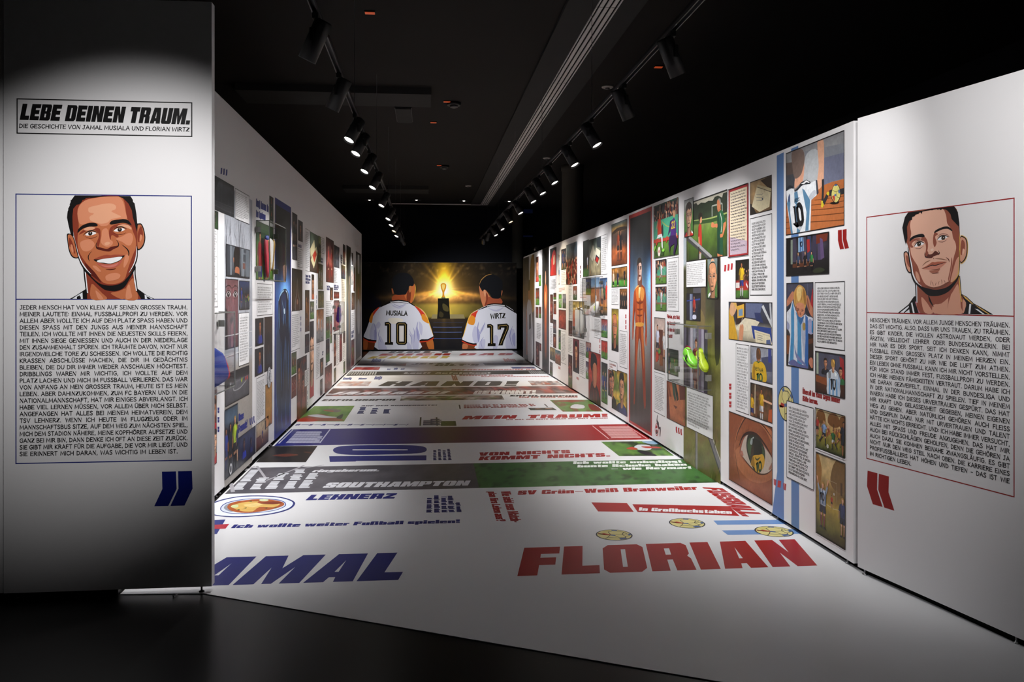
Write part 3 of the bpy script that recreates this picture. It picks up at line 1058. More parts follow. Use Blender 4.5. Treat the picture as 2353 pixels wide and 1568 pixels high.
# portrait on the left panel
S0, S1, S2, S3, S4 = '#5b1d16', '#8a3926', '#c06f48', '#d98c69', '#e5a684'
K = '#120f10'
ink = Ink(P_FL, 0.0008)
T = cropT(P_FL, 140, 440, 6.03)
trace(ink, T, [
    ('p', K, '120,1492 215,1440 350,1350 385,1492'), ('p', K, '1050,1340 1190,1440 1300,1492 1050,1492'),
    ('p', '#e9ecf2', '160,1488 225,1444 300,1400 262,1490'), ('p', K, '222,1490 222,1462 262,1440 276,1490'), ('p', '#e9ecf2', '276,1490 284,1410 300,1400 304,1490'),
    ('p', '#e9ecf2', '1165,1490 1160,1430 1205,1452 1275,1490'), ('p', K, '1200,1490 1185,1455 1225,1470 1245,1490'),
    ('p', S1, '330,1050 1025,1050 1015,1250 1050,1380 1110,1492 365,1492 362,1350'),
    ('b', S2, '425,1285 500,1340 570,1410 640,1492 420,1492'), ('b', S2, '690,1410 800,1385 905,1345 880,1440 870,1492 800,1480'),
    ('b', S3, '480,1375 540,1420 590,1492 520,1492'), ('b', S2, '905,1330 1000,1200 1020,1300 1070,1492 880,1492'), ('b', S3, '915,1340 950,1290 970,1380 985,1470 900,1485'),
    ('l', K, '325,1080 335,1200 352,1330 362,1420', 26), ('l', '#f3f3f6', '338,1110 348,1200 362,1330 372,1410', 15),
    ('l', K, '1028,1040 1026,1150 1046,1290 1056,1390', 22), ('l', '#f3f3f6', '1016,1060 1014,1150 1034,1285 1048,1380', 15),
    ('b', K, '306,1040 380,1125 470,1225 560,1285 680,1306 800,1285 920,1195 1000,1075 1032,1000 1022,1090 950,1220 880,1330 780,1380 690,1382 600,1360 500,1280 400,1180 320,1095'),
    ('b', K, '83,610 95,585 130,588 170,625 200,700 228,830 252,912 200,928 145,896 108,805 92,700'),
    ('b', S2, '97,620 110,600 135,602 165,635 190,710 215,830 238,905 200,915 155,885 120,800 104,700'),
    ('b', S1, '112,650 140,665 180,760 200,860 180,850 150,780 120,760'), ('b', S3, '135,740 160,745 178,830 165,850 140,800'),
    ('b', K, '1055,465 1080,445 1118,450 1152,520 1172,640 1155,735 1112,798 1058,806 1050,650'),
    ('b', S2, '1065,480 1085,462 1112,466 1140,530 1158,640 1142,725 1105,782 1066,790 1060,650'),
    ('b', S1, '1110,480 1138,560 1130,640 1090,700 1068,690 1066,580'), ('b', S3, '1100,600 1130,620 1112,680 1090,690'),
    ('b', S1, '200,100 560,60 880,70 980,150 1040,330 1058,520 1056,760 1042,940 1010,1030 940,1150 880,1240 790,1290 680,1305 580,1285 480,1200 380,1110 300,1010 250,880 220,760 180,600 160,420 170,250'),
    ('b', S2, '238,240 330,130 480,90 640,70 820,70 880,150 910,330 930,400 975,480 1000,560 1035,650 1042,760 1010,880 960,1000 930,1100 880,1220 790,1275 680,1285 590,1265 520,1190 430,1080 350,990 270,870 238,760 232,640 250,480'),
    ('b', S3, '235,250 330,130 480,92 640,74 800,74 868,160 900,300 912,380 800,380 690,420 650,470 560,480 500,440 400,430 300,460 247,420'),
    ('b', S4, '380,250 400,220 520,190 600,172 700,168 762,200 755,250 700,275 780,320 835,355 700,385 650,430 560,450 470,430 410,400 400,350 460,310 392,290'),
    ('b', S3, '275,700 380,665 440,690 470,740 430,800 370,832 310,822 275,770'), ('b', S3, '760,660 850,625 930,580 985,590 1000,660 970,740 920,748 850,700'),
    ('b', S1, '250,600 300,545 400,505 470,505 540,520 552,600 545,690 520,770 495,720 530,610 480,545 400,530 310,575'),
    ('b', S1, '668,560 690,500 760,460 860,448 940,458 985,490 860,475 760,500 715,550 800,610 780,640 705,605 690,690 672,640'),
    ('b', S4, '320,520 400,490 480,505 440,530 350,545'), ('b', S4, '780,485 860,455 950,475 980,530 900,500'),
    ('b', K, '235,580 240,530 300,472 400,437 480,440 512,466 490,486 400,490 320,512 262,552'),
    ('b', K, '680,435 720,402 800,392 880,386 940,406 982,472 930,452 860,437 760,452 692,460'),
    ('b', S2, '310,610 360,565 430,545 500,572 470,615 380,632'), ('b', S2, '715,550 770,505 840,490 910,525 860,560 780,570'),
    ('b', '#f2f2f4', '340,602 380,570 440,560 492,578 450,602 380,613'), ('b', '#f2f2f4', '735,548 780,515 840,505 888,530 840,554 780,558'),
    ('b', '#20140f', '380,585 395,562 425,560 438,580 425,606 392,608'), ('b', '#20140f', '786,532 802,508 835,506 848,528 834,554 800,556'),
    ('p', '#ffffff', '402,572 414,570 415,580 404,582'), ('p', '#ffffff', '812,518 824,516 825,526 814,528'),
    ('t', K, '308,615 350,572 420,545 480,558 512,578', 16), ('t', K, '712,555 760,510 830,490 890,508 914,526', 16),
    ('t', S0, '335,625 400,652 470,640 510,615', 8), ('t', S0, '730,575 800,598 870,590 905,570', 8),
    ('b', S3, '575,540 630,510 662,560 680,660 722,700 705,750 640,770 580,742 552,690 566,620'),
    ('b', S0, '500,768 560,780 640,798 700,768 790,752 800,728 798,768 730,802 680,832 620,830 560,816 505,800'),
    ('b', S4, '608,718 650,700 686,714 660,740 620,748'), ('t', K, '500,705 490,750 505,795 545,795', 12), ('t', K, '770,670 800,720 795,762 765,775', 12),
    ('t', K, '430,828 385,890 385,935 400,970', 12), ('t', K, '845,738 920,800 945,860 930,925', 16),
    ('b', '#a04a36', '455,945 560,897 640,880 690,886 760,876 885,886 800,912 690,927 560,948'),
    ('b', K, '455,945 540,942 690,922 820,902 886,888 850,932 800,972 690,1006 600,1000 510,982'),
    ('b', '#f4f4f6', '500,966 560,942 690,924 842,906 838,935 790,968 690,1000 600,990 530,985'),
    ('b', '#bd5f50', '495,988 600,1006 690,1010 790,986 855,938 820,1010 760,1050 690,1068 610,1060 540,1030'), ('b', '#cf7a6c', '560,1020 650,1030 750,1010 800,990 760,1035 690,1052 610,1046'),
    ('b', S0, '620,1080 690,1076 765,1068 730,1086 680,1092'), ('b', S3, '620,1180 680,1142 770,1130 826,1160 800,1212 720,1236 640,1240'),
    ('b', S3, '440,1040 480,1030 530,1070 560,1112 510,1108'), ('b', S3, '900,880 945,900 930,980 880,1060 870,1010'),
    ('b', S1, '1000,880 1045,800 1050,900 1010,1030 940,1150 900,1190 940,1050'), ('b', S0, '330,990 400,1050 470,1120 520,1190 560,1260 500,1215 400,1130'),
    ('t', K, '215,800 255,925 305,1030 370,1115 425,1165', 26), ('t', '#f5f5f8', '228,815 264,925 314,1022 374,1100 424,1150', 16),
    ('t', K, '1060,740 1058,890 1030,1000 945,1145', 22), ('t', '#f5f5f8', '1050,760 1048,880 1018,1000 945,1130', 14),
    ('p', K, '195,57 150,118 138,122 140,145 125,180 128,196 104,240 106,258 96,280 88,360 110,470 140,590 180,625 168,500 163,350 175,240 222,185 256,180 290,150 302,120 340,108 348,94 400,86 420,92 560,74 640,70 800,68 870,98 940,170 985,262 1000,362 1025,440 1050,560 1063,470 1050,320 1032,212 1024,165 1002,148 1000,118 966,66'),
])
ink.build('portrait', WALL_FL, M_INK, 'comic portrait of a smiling young man with short black hair')

# right text panel
fr0 = P_FR.px(1991, 498.6)
fr1 = P_FR.px(2331.5, 1144)
frm = P_FR.px(1992.2, 718.6)[1]
ink = Ink(P_FR)
ink.frame(fr0[0], fr1[1], fr1[0], fr0[1], 0.0050, RED)
ink.rect(fr0[0], frm - 0.0025, fr1[0], frm + 0.0025, RED)
ink.build('portrait_frame', WALL_FR, label='thin red frame around portrait and text')
ink = Ink(P_FR)
u0 = P_FR.px(1999.5, 900)[0]
u1 = P_FR.px(2320, 900)[0]
para(ink, TXT_R, u0, u1, P_FR.px(1999.5, 740)[1], P_FR.px(1999.5, 1046.5)[1], 0.0196)
ink.build('body_text', WALL_FR, label='black hand-lettered text in the red frame')
ink = Ink(P_FR)
T = cropT(P_FR, 1950, 700, 3.136)
trace(ink, T, [('p', RED, '137,1198 208,1217 205,1335 245,1460 175,1440 133,1310'), ('p', RED, '218,1220 291,1240 288,1355 330,1487 258,1464 214,1335')])
ink.build('quotation_mark', WALL_FR, label='large red opening quotation mark')
F0, F1, F2, F3 = '#5a2a22', '#95513f', '#d79c83', '#e6b39c'
ink = Ink(P_FR, 0.0008)
T = cropT(P_FR, 2060, 465, 5.808)
trace(ink, T, [
    ('p', K, '22,1475 160,1366 235,1258 275,1250 320,1482'), ('p', K, '872,1225 940,1262 1035,1352 1130,1402 1292,1498 888,1492'),
    ('p', '#e9ecf2', '50,1473 165,1382 168,1400 95,1475'), ('p', '#e9ecf2', '110,1476 172,1430 178,1478'), ('p', '#e9ecf2', '195,1345 212,1335 245,1480 222,1480'), ('p', '#d9ae5a', '880,1236 935,1270 1030,1362 1015,1362 920,1285'), ('p', '#d9ae5a', '1045,1365 1130,1415 1250,1495 1230,1496 1120,1425'),
    ('p', '#e9ecf2', '975,1360 1000,1358 985,1490 962,1490'), ('p', '#e9ecf2', '1045,1420 1090,1430 1180,1494 1150,1494 1090,1450'),
    ('p', '#b7788a', '250,1330 290,1300 330,1482 300,1482'), ('p', F1, '262,1075 838,985 862,1230 900,1290 935,1380 888,1492 322,1482 272,1400'),
    ('b', F2, '335,1265 400,1330 440,1390 490,1482 390,1482 350,1400'), ('b', F2, '495,1372 600,1352 720,1245 800,1115 826,1105 850,1240 862,1400 868,1490 510,1486'), ('b', F1, '685,1420 700,1330 730,1230 700,1260 690,1350'),
    ('b', F2, '885,1300 930,1340 920,1420 892,1480'), ('b', K, '430,1240 470,1330 500,1400 440,1320'),
    ('l', K, '262,1080 266,1200 270,1330', 22), ('l', '#dfe3ea', '270,1090 274,1200 276,1340', 12), ('l', '#d9ae5a', '838,985 846,1100 858,1250 872,1330', 14), ('l', K, '848,985 858,1110 872,1250', 8),
    ('b', K, '250,1065 320,1118 420,1148 520,1168 640,1148 720,1105 800,1028 838,955 832,1010 780,1100 700,1190 600,1240 500,1254 420,1240 340,1170 270,1100'),
    ('b', K, '98,680 110,660 140,655 166,700 186,780 216,880 205,940 160,938 125,865 102,745'), ('b', F2, '110,688 120,672 140,670 158,708 178,785 204,880 196,925 165,922 135,855 114,745'), ('b', F1, '128,720 150,715 172,800 186,870 160,850 140,800'),
    ('b', '#d9ae5a', '850,470 905,452 948,500 960,600 948,722 905,800 850,796'), ('b', K, '850,478 902,460 942,504 952,600 942,718 900,792 850,790'), ('b', F2, '852,490 900,474 930,512 940,600 930,708 894,778 852,776'), ('b', F1, '880,500 915,540 915,620 880,700 858,690 860,570'), ('b', F3, '890,620 912,640 895,700 880,690'),
    ('b', F1, '160,150 400,95 600,85 780,60 830,200 846,400 848,700 838,900 812,1000 720,1090 600,1132 500,1142 400,1122 330,1090 270,1040 230,940 200,800 160,600 130,500 120,350'),
    ('b', F3, '190,270 215,200 262,170 360,120 480,100 620,92 652,140 670,200 680,280 720,340 745,400 760,480 790,540 800,620 772,720 750,830 725,960 700,1060 620,1120 500,1136 420,1112 370,1070 320,960 290,860 240,780 200,700 186,600 180,520 200,420 186,330'),
    ('b', F2, '800,772 840,735 834,900 808,1000 725,1066 762,900'), ('b', F2, '260,920 300,960 320,1060 290,1050 262,990'),
    ('b', F1, '360,450 405,490 425,560 415,650 385,725 398,610 380,530 330,498'), ('b', F1, '508,410 560,425 520,460 540,540 512,600 490,520'), ('b', F1, '185,520 230,490 290,480 330,490 240,520 205,560 230,600 190,600'),
    ('b', K, '182,525 188,482 240,446 300,428 355,422 380,450 365,466 290,470 222,492'), ('b', K, '508,412 520,380 580,346 650,324 700,328 748,372 742,386 690,356 620,362 560,388'),
    ('b', '#f2f2f4', '245,592 280,545 330,530 376,550 330,577 280,592'), ('b', '#f2f2f4', '550,502 590,460 640,450 686,465 640,492 590,506'),
    ('b', '#3a3226', '278,562 290,535 320,532 332,552 322,580 290,586'), ('b', '#3a3226', '602,480 614,452 644,450 656,468 646,498 614,502'), ('p', '#ffffff', '306,548 316,546 316,554 307,556'), ('p', '#ffffff', '628,466 638,464 638,472 629,474'),
    ('t', K, '238,596 275,542 330,526 382,550', 14), ('t', K, '545,502 590,456 645,446 712,464', 14), ('t', F0, '232,570 270,518 330,505 360,515', 7), ('t', F0, '548,462 600,425 660,425 705,445', 7), ('t', F0, '250,610 310,620 370,580', 6), ('t', F0, '555,520 620,532 685,495', 6),
    ('b', F0, '385,700 420,672 436,695 480,690 520,650 556,668 578,690 545,706 500,722 470,746 390,738'), ('b', F1, '415,650 430,690 390,735 385,690'), ('b', '#f2cfbd', '460,630 490,615 500,640 470,655'),
    ('t', K, '385,660 386,720 430,745', 10), ('t', K, '560,640 580,680 560,706', 9), ('b', '#b0604a', '345,886 420,842 480,800 520,802 560,792 682,796 600,822 520,843 480,847 400,882'), ('b', '#cd8570', '365,888 480,849 600,826 672,802 600,870 540,896 470,902 400,896'),
    ('t', K, '342,886 400,872 480,840 520,845 600,820 684,796', 9), ('b', '#a96a55', '440,915 500,908 588,885 552,940 490,952'), ('t', F0, '480,955 530,946 575,940', 8), ('t', F0, '470,902 540,898 590,880', 6),
    ('t', F0, '665,735 700,762 712,800', 10), ('b', F1, '738,735 752,790 735,900 702,1050 695,1020 720,900 735,800'), ('b', '#7e4c3d', '385,1115 430,1122 500,1136 600,1112 690,1062 712,1068 620,1136 500,1150 420,1138'),
    ('t', '#8f6250', '455,1110 465,1070 470,1040', 7), ('t', '#8f6250', '500,1125 490,1085 480,1060', 7), ('t', '#8f6250', '560,1110 570,1070 580,1055', 7), ('t', '#8f6250', '610,1095 612,1060 605,1030', 7), ('t', '#8f6250', '655,1080 650,1055 640,1040', 7), ('t', '#8f6250', '520,1120 530,1090 540,1070', 7),
    ('t', '#9a6e55', '350,850 400,800 460,775', 9), ('t', '#9a6e55', '520,750 600,755 690,775', 9), ('t', F0, '500,740 505,760', 8),
    ('t', K, '158,600 175,740 200,860 215,970 258,1075 340,1132', 26), ('t', '#f3f4f8', '168,610 188,740 212,860 226,960 270,1060 345,1122', 15), ('t', '#d9ae5a', '838,250 852,500 850,700 840,900 812,1000 740,1072', 16), ('t', K, '850,640 852,760 846,900 838,970', 9),
    ('p', K, '160,137 118,200 84,340 108,480 132,565 152,480 146,330 176,250 200,236 214,238 216,196 250,186 262,160 300,158 320,128 345,156 352,120 372,108 420,112 430,94 470,92 480,112 500,90 545,86 560,106 572,86 600,106 620,84 660,96 690,112 730,160 742,222 790,272 835,322 852,480 846,280 826,130 776,54'),
])
ink.build('portrait', WALL_FR, M_INK, 'comic portrait of a young man with a tilted head and short dark hair')

# ------------------------------------------------------------------ mural at the far end
mu0 = P_MURAL.px(826, 804)
mu1 = P_MURAL.px(1187, 604.5)
MURAL = empty('backdrop_mural', (0.85, YM, 0.0), 'wide backlit-looking mural of two footballers seen from behind facing a golden cup', 'mural')


def mural_obj(o):
    o.parent = MURAL
    o.matrix_parent_inverse = Matrix.Translation((-0.85, -YM, 0.0))
    return o


mural_obj(MB().box(mu0[0], YM, 0.02, mu1[0], YM + 0.05, mu1[1] + 0.01).build('mural_board', M_BLACK, None))
for x in (mu0[0] + .3, mu1[0] - .3):
    mural_obj(MB().box(x - .03, YM, -0.004, x + .03, YM + .4, 0.02).box(x - .02, YM + .05, -.004, x + .02, YM + .07, 1.9).build('support_foot', M_BLACK, None))


def f_mural(X, Y):
    nx, ny = X.shape[1], X.shape[0]
    px = 826 + X * 361
    py = 804 - Y * 199.5
    cxm, cym = (px - 820) * 6.033, (py - 590) * 6.033          # crop coordinates
    C = np.zeros(X.shape + (3,))
    C[:] = rgb('#050609')
    n1 = noise2(nx, ny, (14, 8), 3)[::-1]
    n2 = noise2(nx, ny, (60, 30), 9, 2)
    C += (n1 * 20)[..., None] * np.array([1, .85, .7])
    C += np.clip(n2 - .55, 0, 1)[..., None] * np.array([160, 130, 90]) * (np.exp(-((cym - 180) / 90) ** 2) * .9)[..., None]
    # stand and pitch
    stand = np.exp(-((cym - 560) / 75) ** 2) * np.exp(-((cxm - 1200) / 620) ** 2)
    C += stand[..., None] * np.array([120, 80, 45]) * (0.5 + n2)[..., None]
    pitch = np.clip((cym - 640) / 40, 0, 1) * np.clip((870 - cym) / 30, 0, 1) * np.exp(-((cxm - 1200) / 520) ** 2)
    C += pitch[..., None] * np.array([105, 100, 35])
    stairs = np.clip((cym - 860) / 30, 0, 1)
    C *= (1 - .8 * stairs)[..., None]
    C += stairs[..., None] * np.array([12, 14, 22]) * 1.0
    # glow
    dx, dy = cxm - 1200, cym - 450
    r = np.hypot(dx, dy * 1.05)
    C += (np.exp(-(r / 125) ** 2) * 1.0)[..., None] * np.array([250, 240, 170])
    C += (np.exp(-r / 260))[..., None] * np.array([235, 168, 52])
    ang = np.arctan2(dy, dx)
    rays = np.clip(np.cos(ang * 9 + 1.3) * np.cos(ang * 14), 0, 1) ** 2
    C += (rays * np.exp(-r / 230))[..., None] * np.array([190, 140, 40])
    beam = np.exp(-(dx / (70 - np.clip(dy, -400, 0) * .14)) ** 2) * np.clip(-dy / 90, 0, 1)
    C += (beam * np.clip(1.15 + dy / 600, .2, 1))[..., None] * np.array([215, 170, 20])
    hz = np.exp(-((cym - 500 + np.abs(dx) * .03 - np.abs(dx) * .12) / 28) ** 2) * np.exp(-np.abs(dx) / 600)
    C += hz[..., None] * np.array([110, 76, 22])
    # blue shape at the left edge
    bl = np.clip((cxm * -1.0 + (cym - 350) * 1.0 + 80) / 60, 0, 1) * (cym < 720) * (cxm < 330)
    C = C * (1 - .6 * bl[..., None]) + bl[..., None] * np.array([10, 14, 38]) * .6
    return C


ink = Ink(P_MURAL, 0.001)
ink.grid(mu0[0], mu0[1], mu1[0], mu1[1], 150, 84, f_mural)
mural_obj(ink.build('stadium_picture', None, M_INKM, 'dark stadium with a golden burst of light'))
T = cropT(P_MURAL, 820, 590, 6.033)
ink = Ink(P_MURAL, 0.002)
trace(ink, T, [('l', '#5a6a9a', '1055,978 1260,980 1455,978', 7), ('l', '#5a6a9a', '1062,1048 1260,1050 1455,1048', 7), ('l', '#46558a', '1070,1135 1260,1137 1450,1135', 7), ('l', '#3a3f55', '1060,912 1260,912 1480,912', 5),
               ('p', '#8f845c', '1050,800 1480,800 1500,860 1030,860')
               ]) 
mural_obj(ink.build('steps_picture', None, M_INKM, 'blue-lit steps'))
ink = Ink(P_MURAL, 0.0025)
trace(ink, T, [('p', '#16150f', '1122,580 1275,578 1284,700 1292,862 1112,862 1124,700'), ('b', '#4f4828', '1190,650 1260,690 1270,760 1200,740'), ('b', '#3a3420', '1150,760 1200,790 1190,840 1140,830'),
               ('b', '#d9941e', '1163,385 1200,368 1237,386 1234,440 1212,492 1213,540 1224,576 1172,576 1186,540 1186,492 1168,440'), ('b', '#f6d878', '1178,392 1200,384 1222,394 1214,440 1200,470 1184,440'), ('p', '#3a6a5a', '1172,566 1226,566 1228,578 1170,578')])
mural_obj(ink.build('cup_picture', None, M_INKM, 'golden cup on a dark pedestal'))
SW, SL, SL2 = '#dcdfec', '#c2c4de', '#a3a5ce'
ink = Ink(P_MURAL, 0.003)
ink.clip = (mu0[0], mu0[1], mu1[0], mu1[1])
trace(ink, T, [
    ('p', '#6b3418', '85,1120 262,1160 232,1290 85,1290'), ('b', '#a85a2c', '95,1150 150,1170 140,1290 95,1290'), ('p', '#4a2415', '870,1165 1050,1125 1078,1290 905,1290'), ('b', '#b5672f', '960,1150 1045,1135 1070,1290 1000,1290'),
    ('b', '#a44f2c', '505,540 640,520 690,560 735,650 505,620'), ('b', '#c96f3d', '780,360 806,420 796,530 768,630 735,640 690,600 660,540 700,470 740,410'), ('b', '#7c3a22', '700,470 740,410 752,470 735,640 690,600'),
    ('b', '#15171c', '490,340 510,280 560,240 630,222 710,235 770,290 792,360 780,405 742,412 720,455 700,480 680,522 640,528 540,528 510,480 495,420'), ('b', '#a35a34', '482,440 498,450 510,500 500,520 486,480'), ('b', '#c07a48', '725,415 750,408 752,470 735,500 722,470'),
    ('b', SW, '460,625 580,612 720,632 800,680 900,740 960,820 1010,960 1060,1110 980,1145 870,1158 865,1290 295,1290 255,1160 170,1145 95,1112 130,1020 180,880 230,760 330,690'),
    ('b', SL, '480,660 580,700 690,655 600,720 520,700'), ('b', SL, '230,920 280,1000 260,1160 180,1130 190,1000'), ('b', SL2, '240,1020 275,1050 270,1180 240,1150'), ('b', SL, '320,1100 370,1180 420,1290 310,1290 290,1200'), ('b', SL, '720,1000 780,1090 830,960 860,1080 850,1290 780,1290 760,1150'), ('b', SL2, '830,980 870,1080 860,1170 830,1100'), ('b', SL, '700,1180 750,1230 760,1290 700,1290'), ('b', SL, '300,900 330,940 300,1000 262,960'), ('b', '#ece8da', '440,860 560,850 650,880 560,930 460,920'), ('b', SL, '860,900 910,960 900,1090 870,1040'),
    ('p', K, '455,618 330,690 230,758 320,706 470,640'), ('p', K, '720,625 800,676 880,725 800,690 715,640'), ('l', K, '462,622 580,606 716,626', 16), ('l', '#e8e8ea', '470,632 580,620 716,638', 8), ('l', K, '462,642 580,634 716,650', 6),
    ('b', '#d2402a', '225,770 290,708 310,710 262,770 220,830'), ('b', '#e08a2c', '170,890 200,800 225,775 222,840 205,920'), ('b', '#d2402a', '800,685 880,730 945,800 960,860 905,840 860,760'), ('b', '#e0902e', '900,800 950,815 1000,920 960,915 905,870'),
    ('p', K, '92,1112 175,1152 272,1158 270,1182 170,1176 92,1136'), ('p', '#c23a22', '92,1132 170,1172 268,1180 266,1194 168,1186 90,1146'), ('p', K, '868,1156 980,1146 1062,1104 1066,1122 985,1166 868,1178'), ('p', '#c23a22', '868,1176 985,1164 1066,1120 1064,1138 985,1180 870,1192'),
    ('t', '#e8b848', '800,676 900,735 965,820 1015,960 1064,1108', 12), ('t', '#e8b848', '800,380 812,430 802,530 776,630', 9), ('t', '#8e90c2', '240,930 262,1020 256,1150', 12), ('t', '#8e90c2', '320,1010 300,1090 340,1200', 9), ('t', '#8e90c2', '846,900 832,1000 850,1120', 14), ('t', '#8e90c2', '780,980 800,1060 790,1200', 9), ('t', '#8e90c2', '720,1060 760,1140 750,1260', 9), ('t', '#9fa1cc', '500,650 590,690 680,652', 10)])
comic_line(ink, 'MUSIALA', T(408, 810), T(697, 818), T(412, 750), '#1b1a10', 24, False)
trace(ink, T, [('p', '#14120c', '386,910 440,903 476,935 476,1182 502,1186 502,1224 388,1222 390,1188 420,1184 420,958 386,958'), ('p', '#14120c', '543,930 570,908 672,910 698,938 696,1200 670,1226 570,1224 543,1196'), ('p', '#e6e3e0', '588,958 652,958 650,1178 588,1178'), ('l', '#c8a860', '404,930 440,925 456,945 454,1195', 6), ('l', '#c8a860', '566,940 580,930 662,932 674,948 672,1195 660,1204 580,1202 566,1190 566,940', 6)], 1)
mural_obj(ink.build('footballer_picture', None, M_INKM, 'left footballer from behind in a white shirt'))
ink = Ink(P_MURAL, 0.003)
ink.clip = (mu0[0], mu0[1], mu1[0], mu1[1])
trace(ink, T, [
    ('p', '#7a4426', '1465,1200 1660,1220 1652,1290 1462,1290'), ('b', '#b9704a', '1470,1210 1540,1225 1520,1290 1465,1290'),
    ('b', '#cf8058', '1698,400 1745,480 1770,455 1800,480 1850,560 1885,600 1870,660 1795,692 1752,692 1722,600 1704,500'), ('b', '#a85438', '1830,560 1985,575 2006,655 1800,680 1795,600'), ('b', '#e3a078', '1755,465 1778,458 1790,520 1778,560 1762,520'), ('b', '#8a3f2c', '1790,500 1820,560 1790,690 1770,680 1790,600'),
    ('b', '#14161b', '1698,400 1720,330 1790,270 1860,248 1940,265 2010,330 2022,400 2010,500 1985,572 1940,584 1870,572 1840,512 1800,472 1762,458 1745,485'), ('t', '#b98a4a', '1700,390 1725,325 1795,262 1870,243', 10), ('b', '#b06a48', '2008,470 2020,480 2012,520 2000,540'),
    ('b', SW, '1800,680 1900,662 2050,672 2195,770 2230,900 2230,1290 1672,1290 1660,1200 1620,1204 1540,1184 1458,1150 1490,1060 1530,920 1580,800 1690,730'),
    ('b', SL, '1820,710 1930,740 2040,700 1960,760 1880,750'), ('b', SL, '1640,960 1700,1060 1680,1200 1620,1180 1600,1060'), ('b', SL2, '1680,1000 1710,1080 1690,1190 1670,1120'), ('b', SL, '1720,1000 1780,920 1760,1000 1700,1090'), ('b', SL, '2100,1040 2180,1010 2200,1200 2190,1290 2080,1290 2060,1180'), ('b', SL, '1700,1180 1780,1150 1760,1290 1690,1290'), ('b', SL2, '2150,1100 2195,1060 2195,1240 2160,1200'), ('b', SL, '1900,1100 1960,1120 1940,1290 1890,1290'),
    ('p', K, '1800,682 1690,735 1580,800 1680,745 1812,698'), ('p', K, '2050,670 2200,768 2200,785 2045,690'), ('l', K, '1805,672 1900,655 2050,664', 16), ('l', '#e8e8ea', '1808,684 1900,667 2050,678', 8), ('l', K, '1808,694 1900,678 2050,690', 6),
    ('b', '#d2402a', '1585,800 1680,745 1660,790 1640,850 1580,860'), ('b', '#e0902e', '1540,920 1580,815 1640,850 1630,930 1600,950'), ('t', '#e8b848', '1690,728 1582,796 1528,920 1488,1060 1458,1148', 11), ('t', '#8e90c2', '1690,900 1672,1020 1690,1180', 14), ('t', '#8e90c2', '1780,900 1740,1000 1700,1090', 10), ('t', '#8e90c2', '2160,960 2120,1100 2160,1250', 12), ('t', '#8e90c2', '1760,1110 1720,1180 1740,1270', 9),
    ('p', K, '1458,1148 1540,1190 1620,1206 1662,1202 1660,1222 1620,1226 1540,1210 1456,1166'), ('p', '#c23a22', '1456,1162 1540,1206 1620,1224 1660,1220 1660,1234 1620,1238 1540,1222 1454,1178')])
comic_line(ink, 'WIRTZ', T(1858, 860), T(2054, 850), T(1855, 796), '#1b1a10', 24, False)
trace(ink, T, [('p', '#14120c', '1806,940 1855,933 1892,958 1892,1198 1924,1204 1922,1242 1812,1242 1815,1204 1845,1198 1842,985 1806,988'), ('p', '#14120c', '1948,938 2078,928 2108,958 2104,1012 2034,1180 2022,1232 1962,1234 1980,1165 2044,1000 2044,985 2000,985 1998,1012 1950,1012'), ('l', '#c8a860', '1824,960 1855,956 1870,972 1868,1210', 6), ('l', '#c8a860', '1968,1000 1970,962 2072,950 2086,966 2082,1005 1992,1215', 6)], 1)
mural_obj(ink.build('footballer_picture', None, M_INKM, 'right footballer from behind in a white shirt'))
# ------------------------------------------------------------------ printed pictures on the long walls
SKIN = ['#d9a07c', '#c98a66', '#e2b08e', '#a86a48', '#8a5236']
HAIR = ['#1d1714', '#2c2019', '#5a3a20', '#b58a42', '#6b6560']


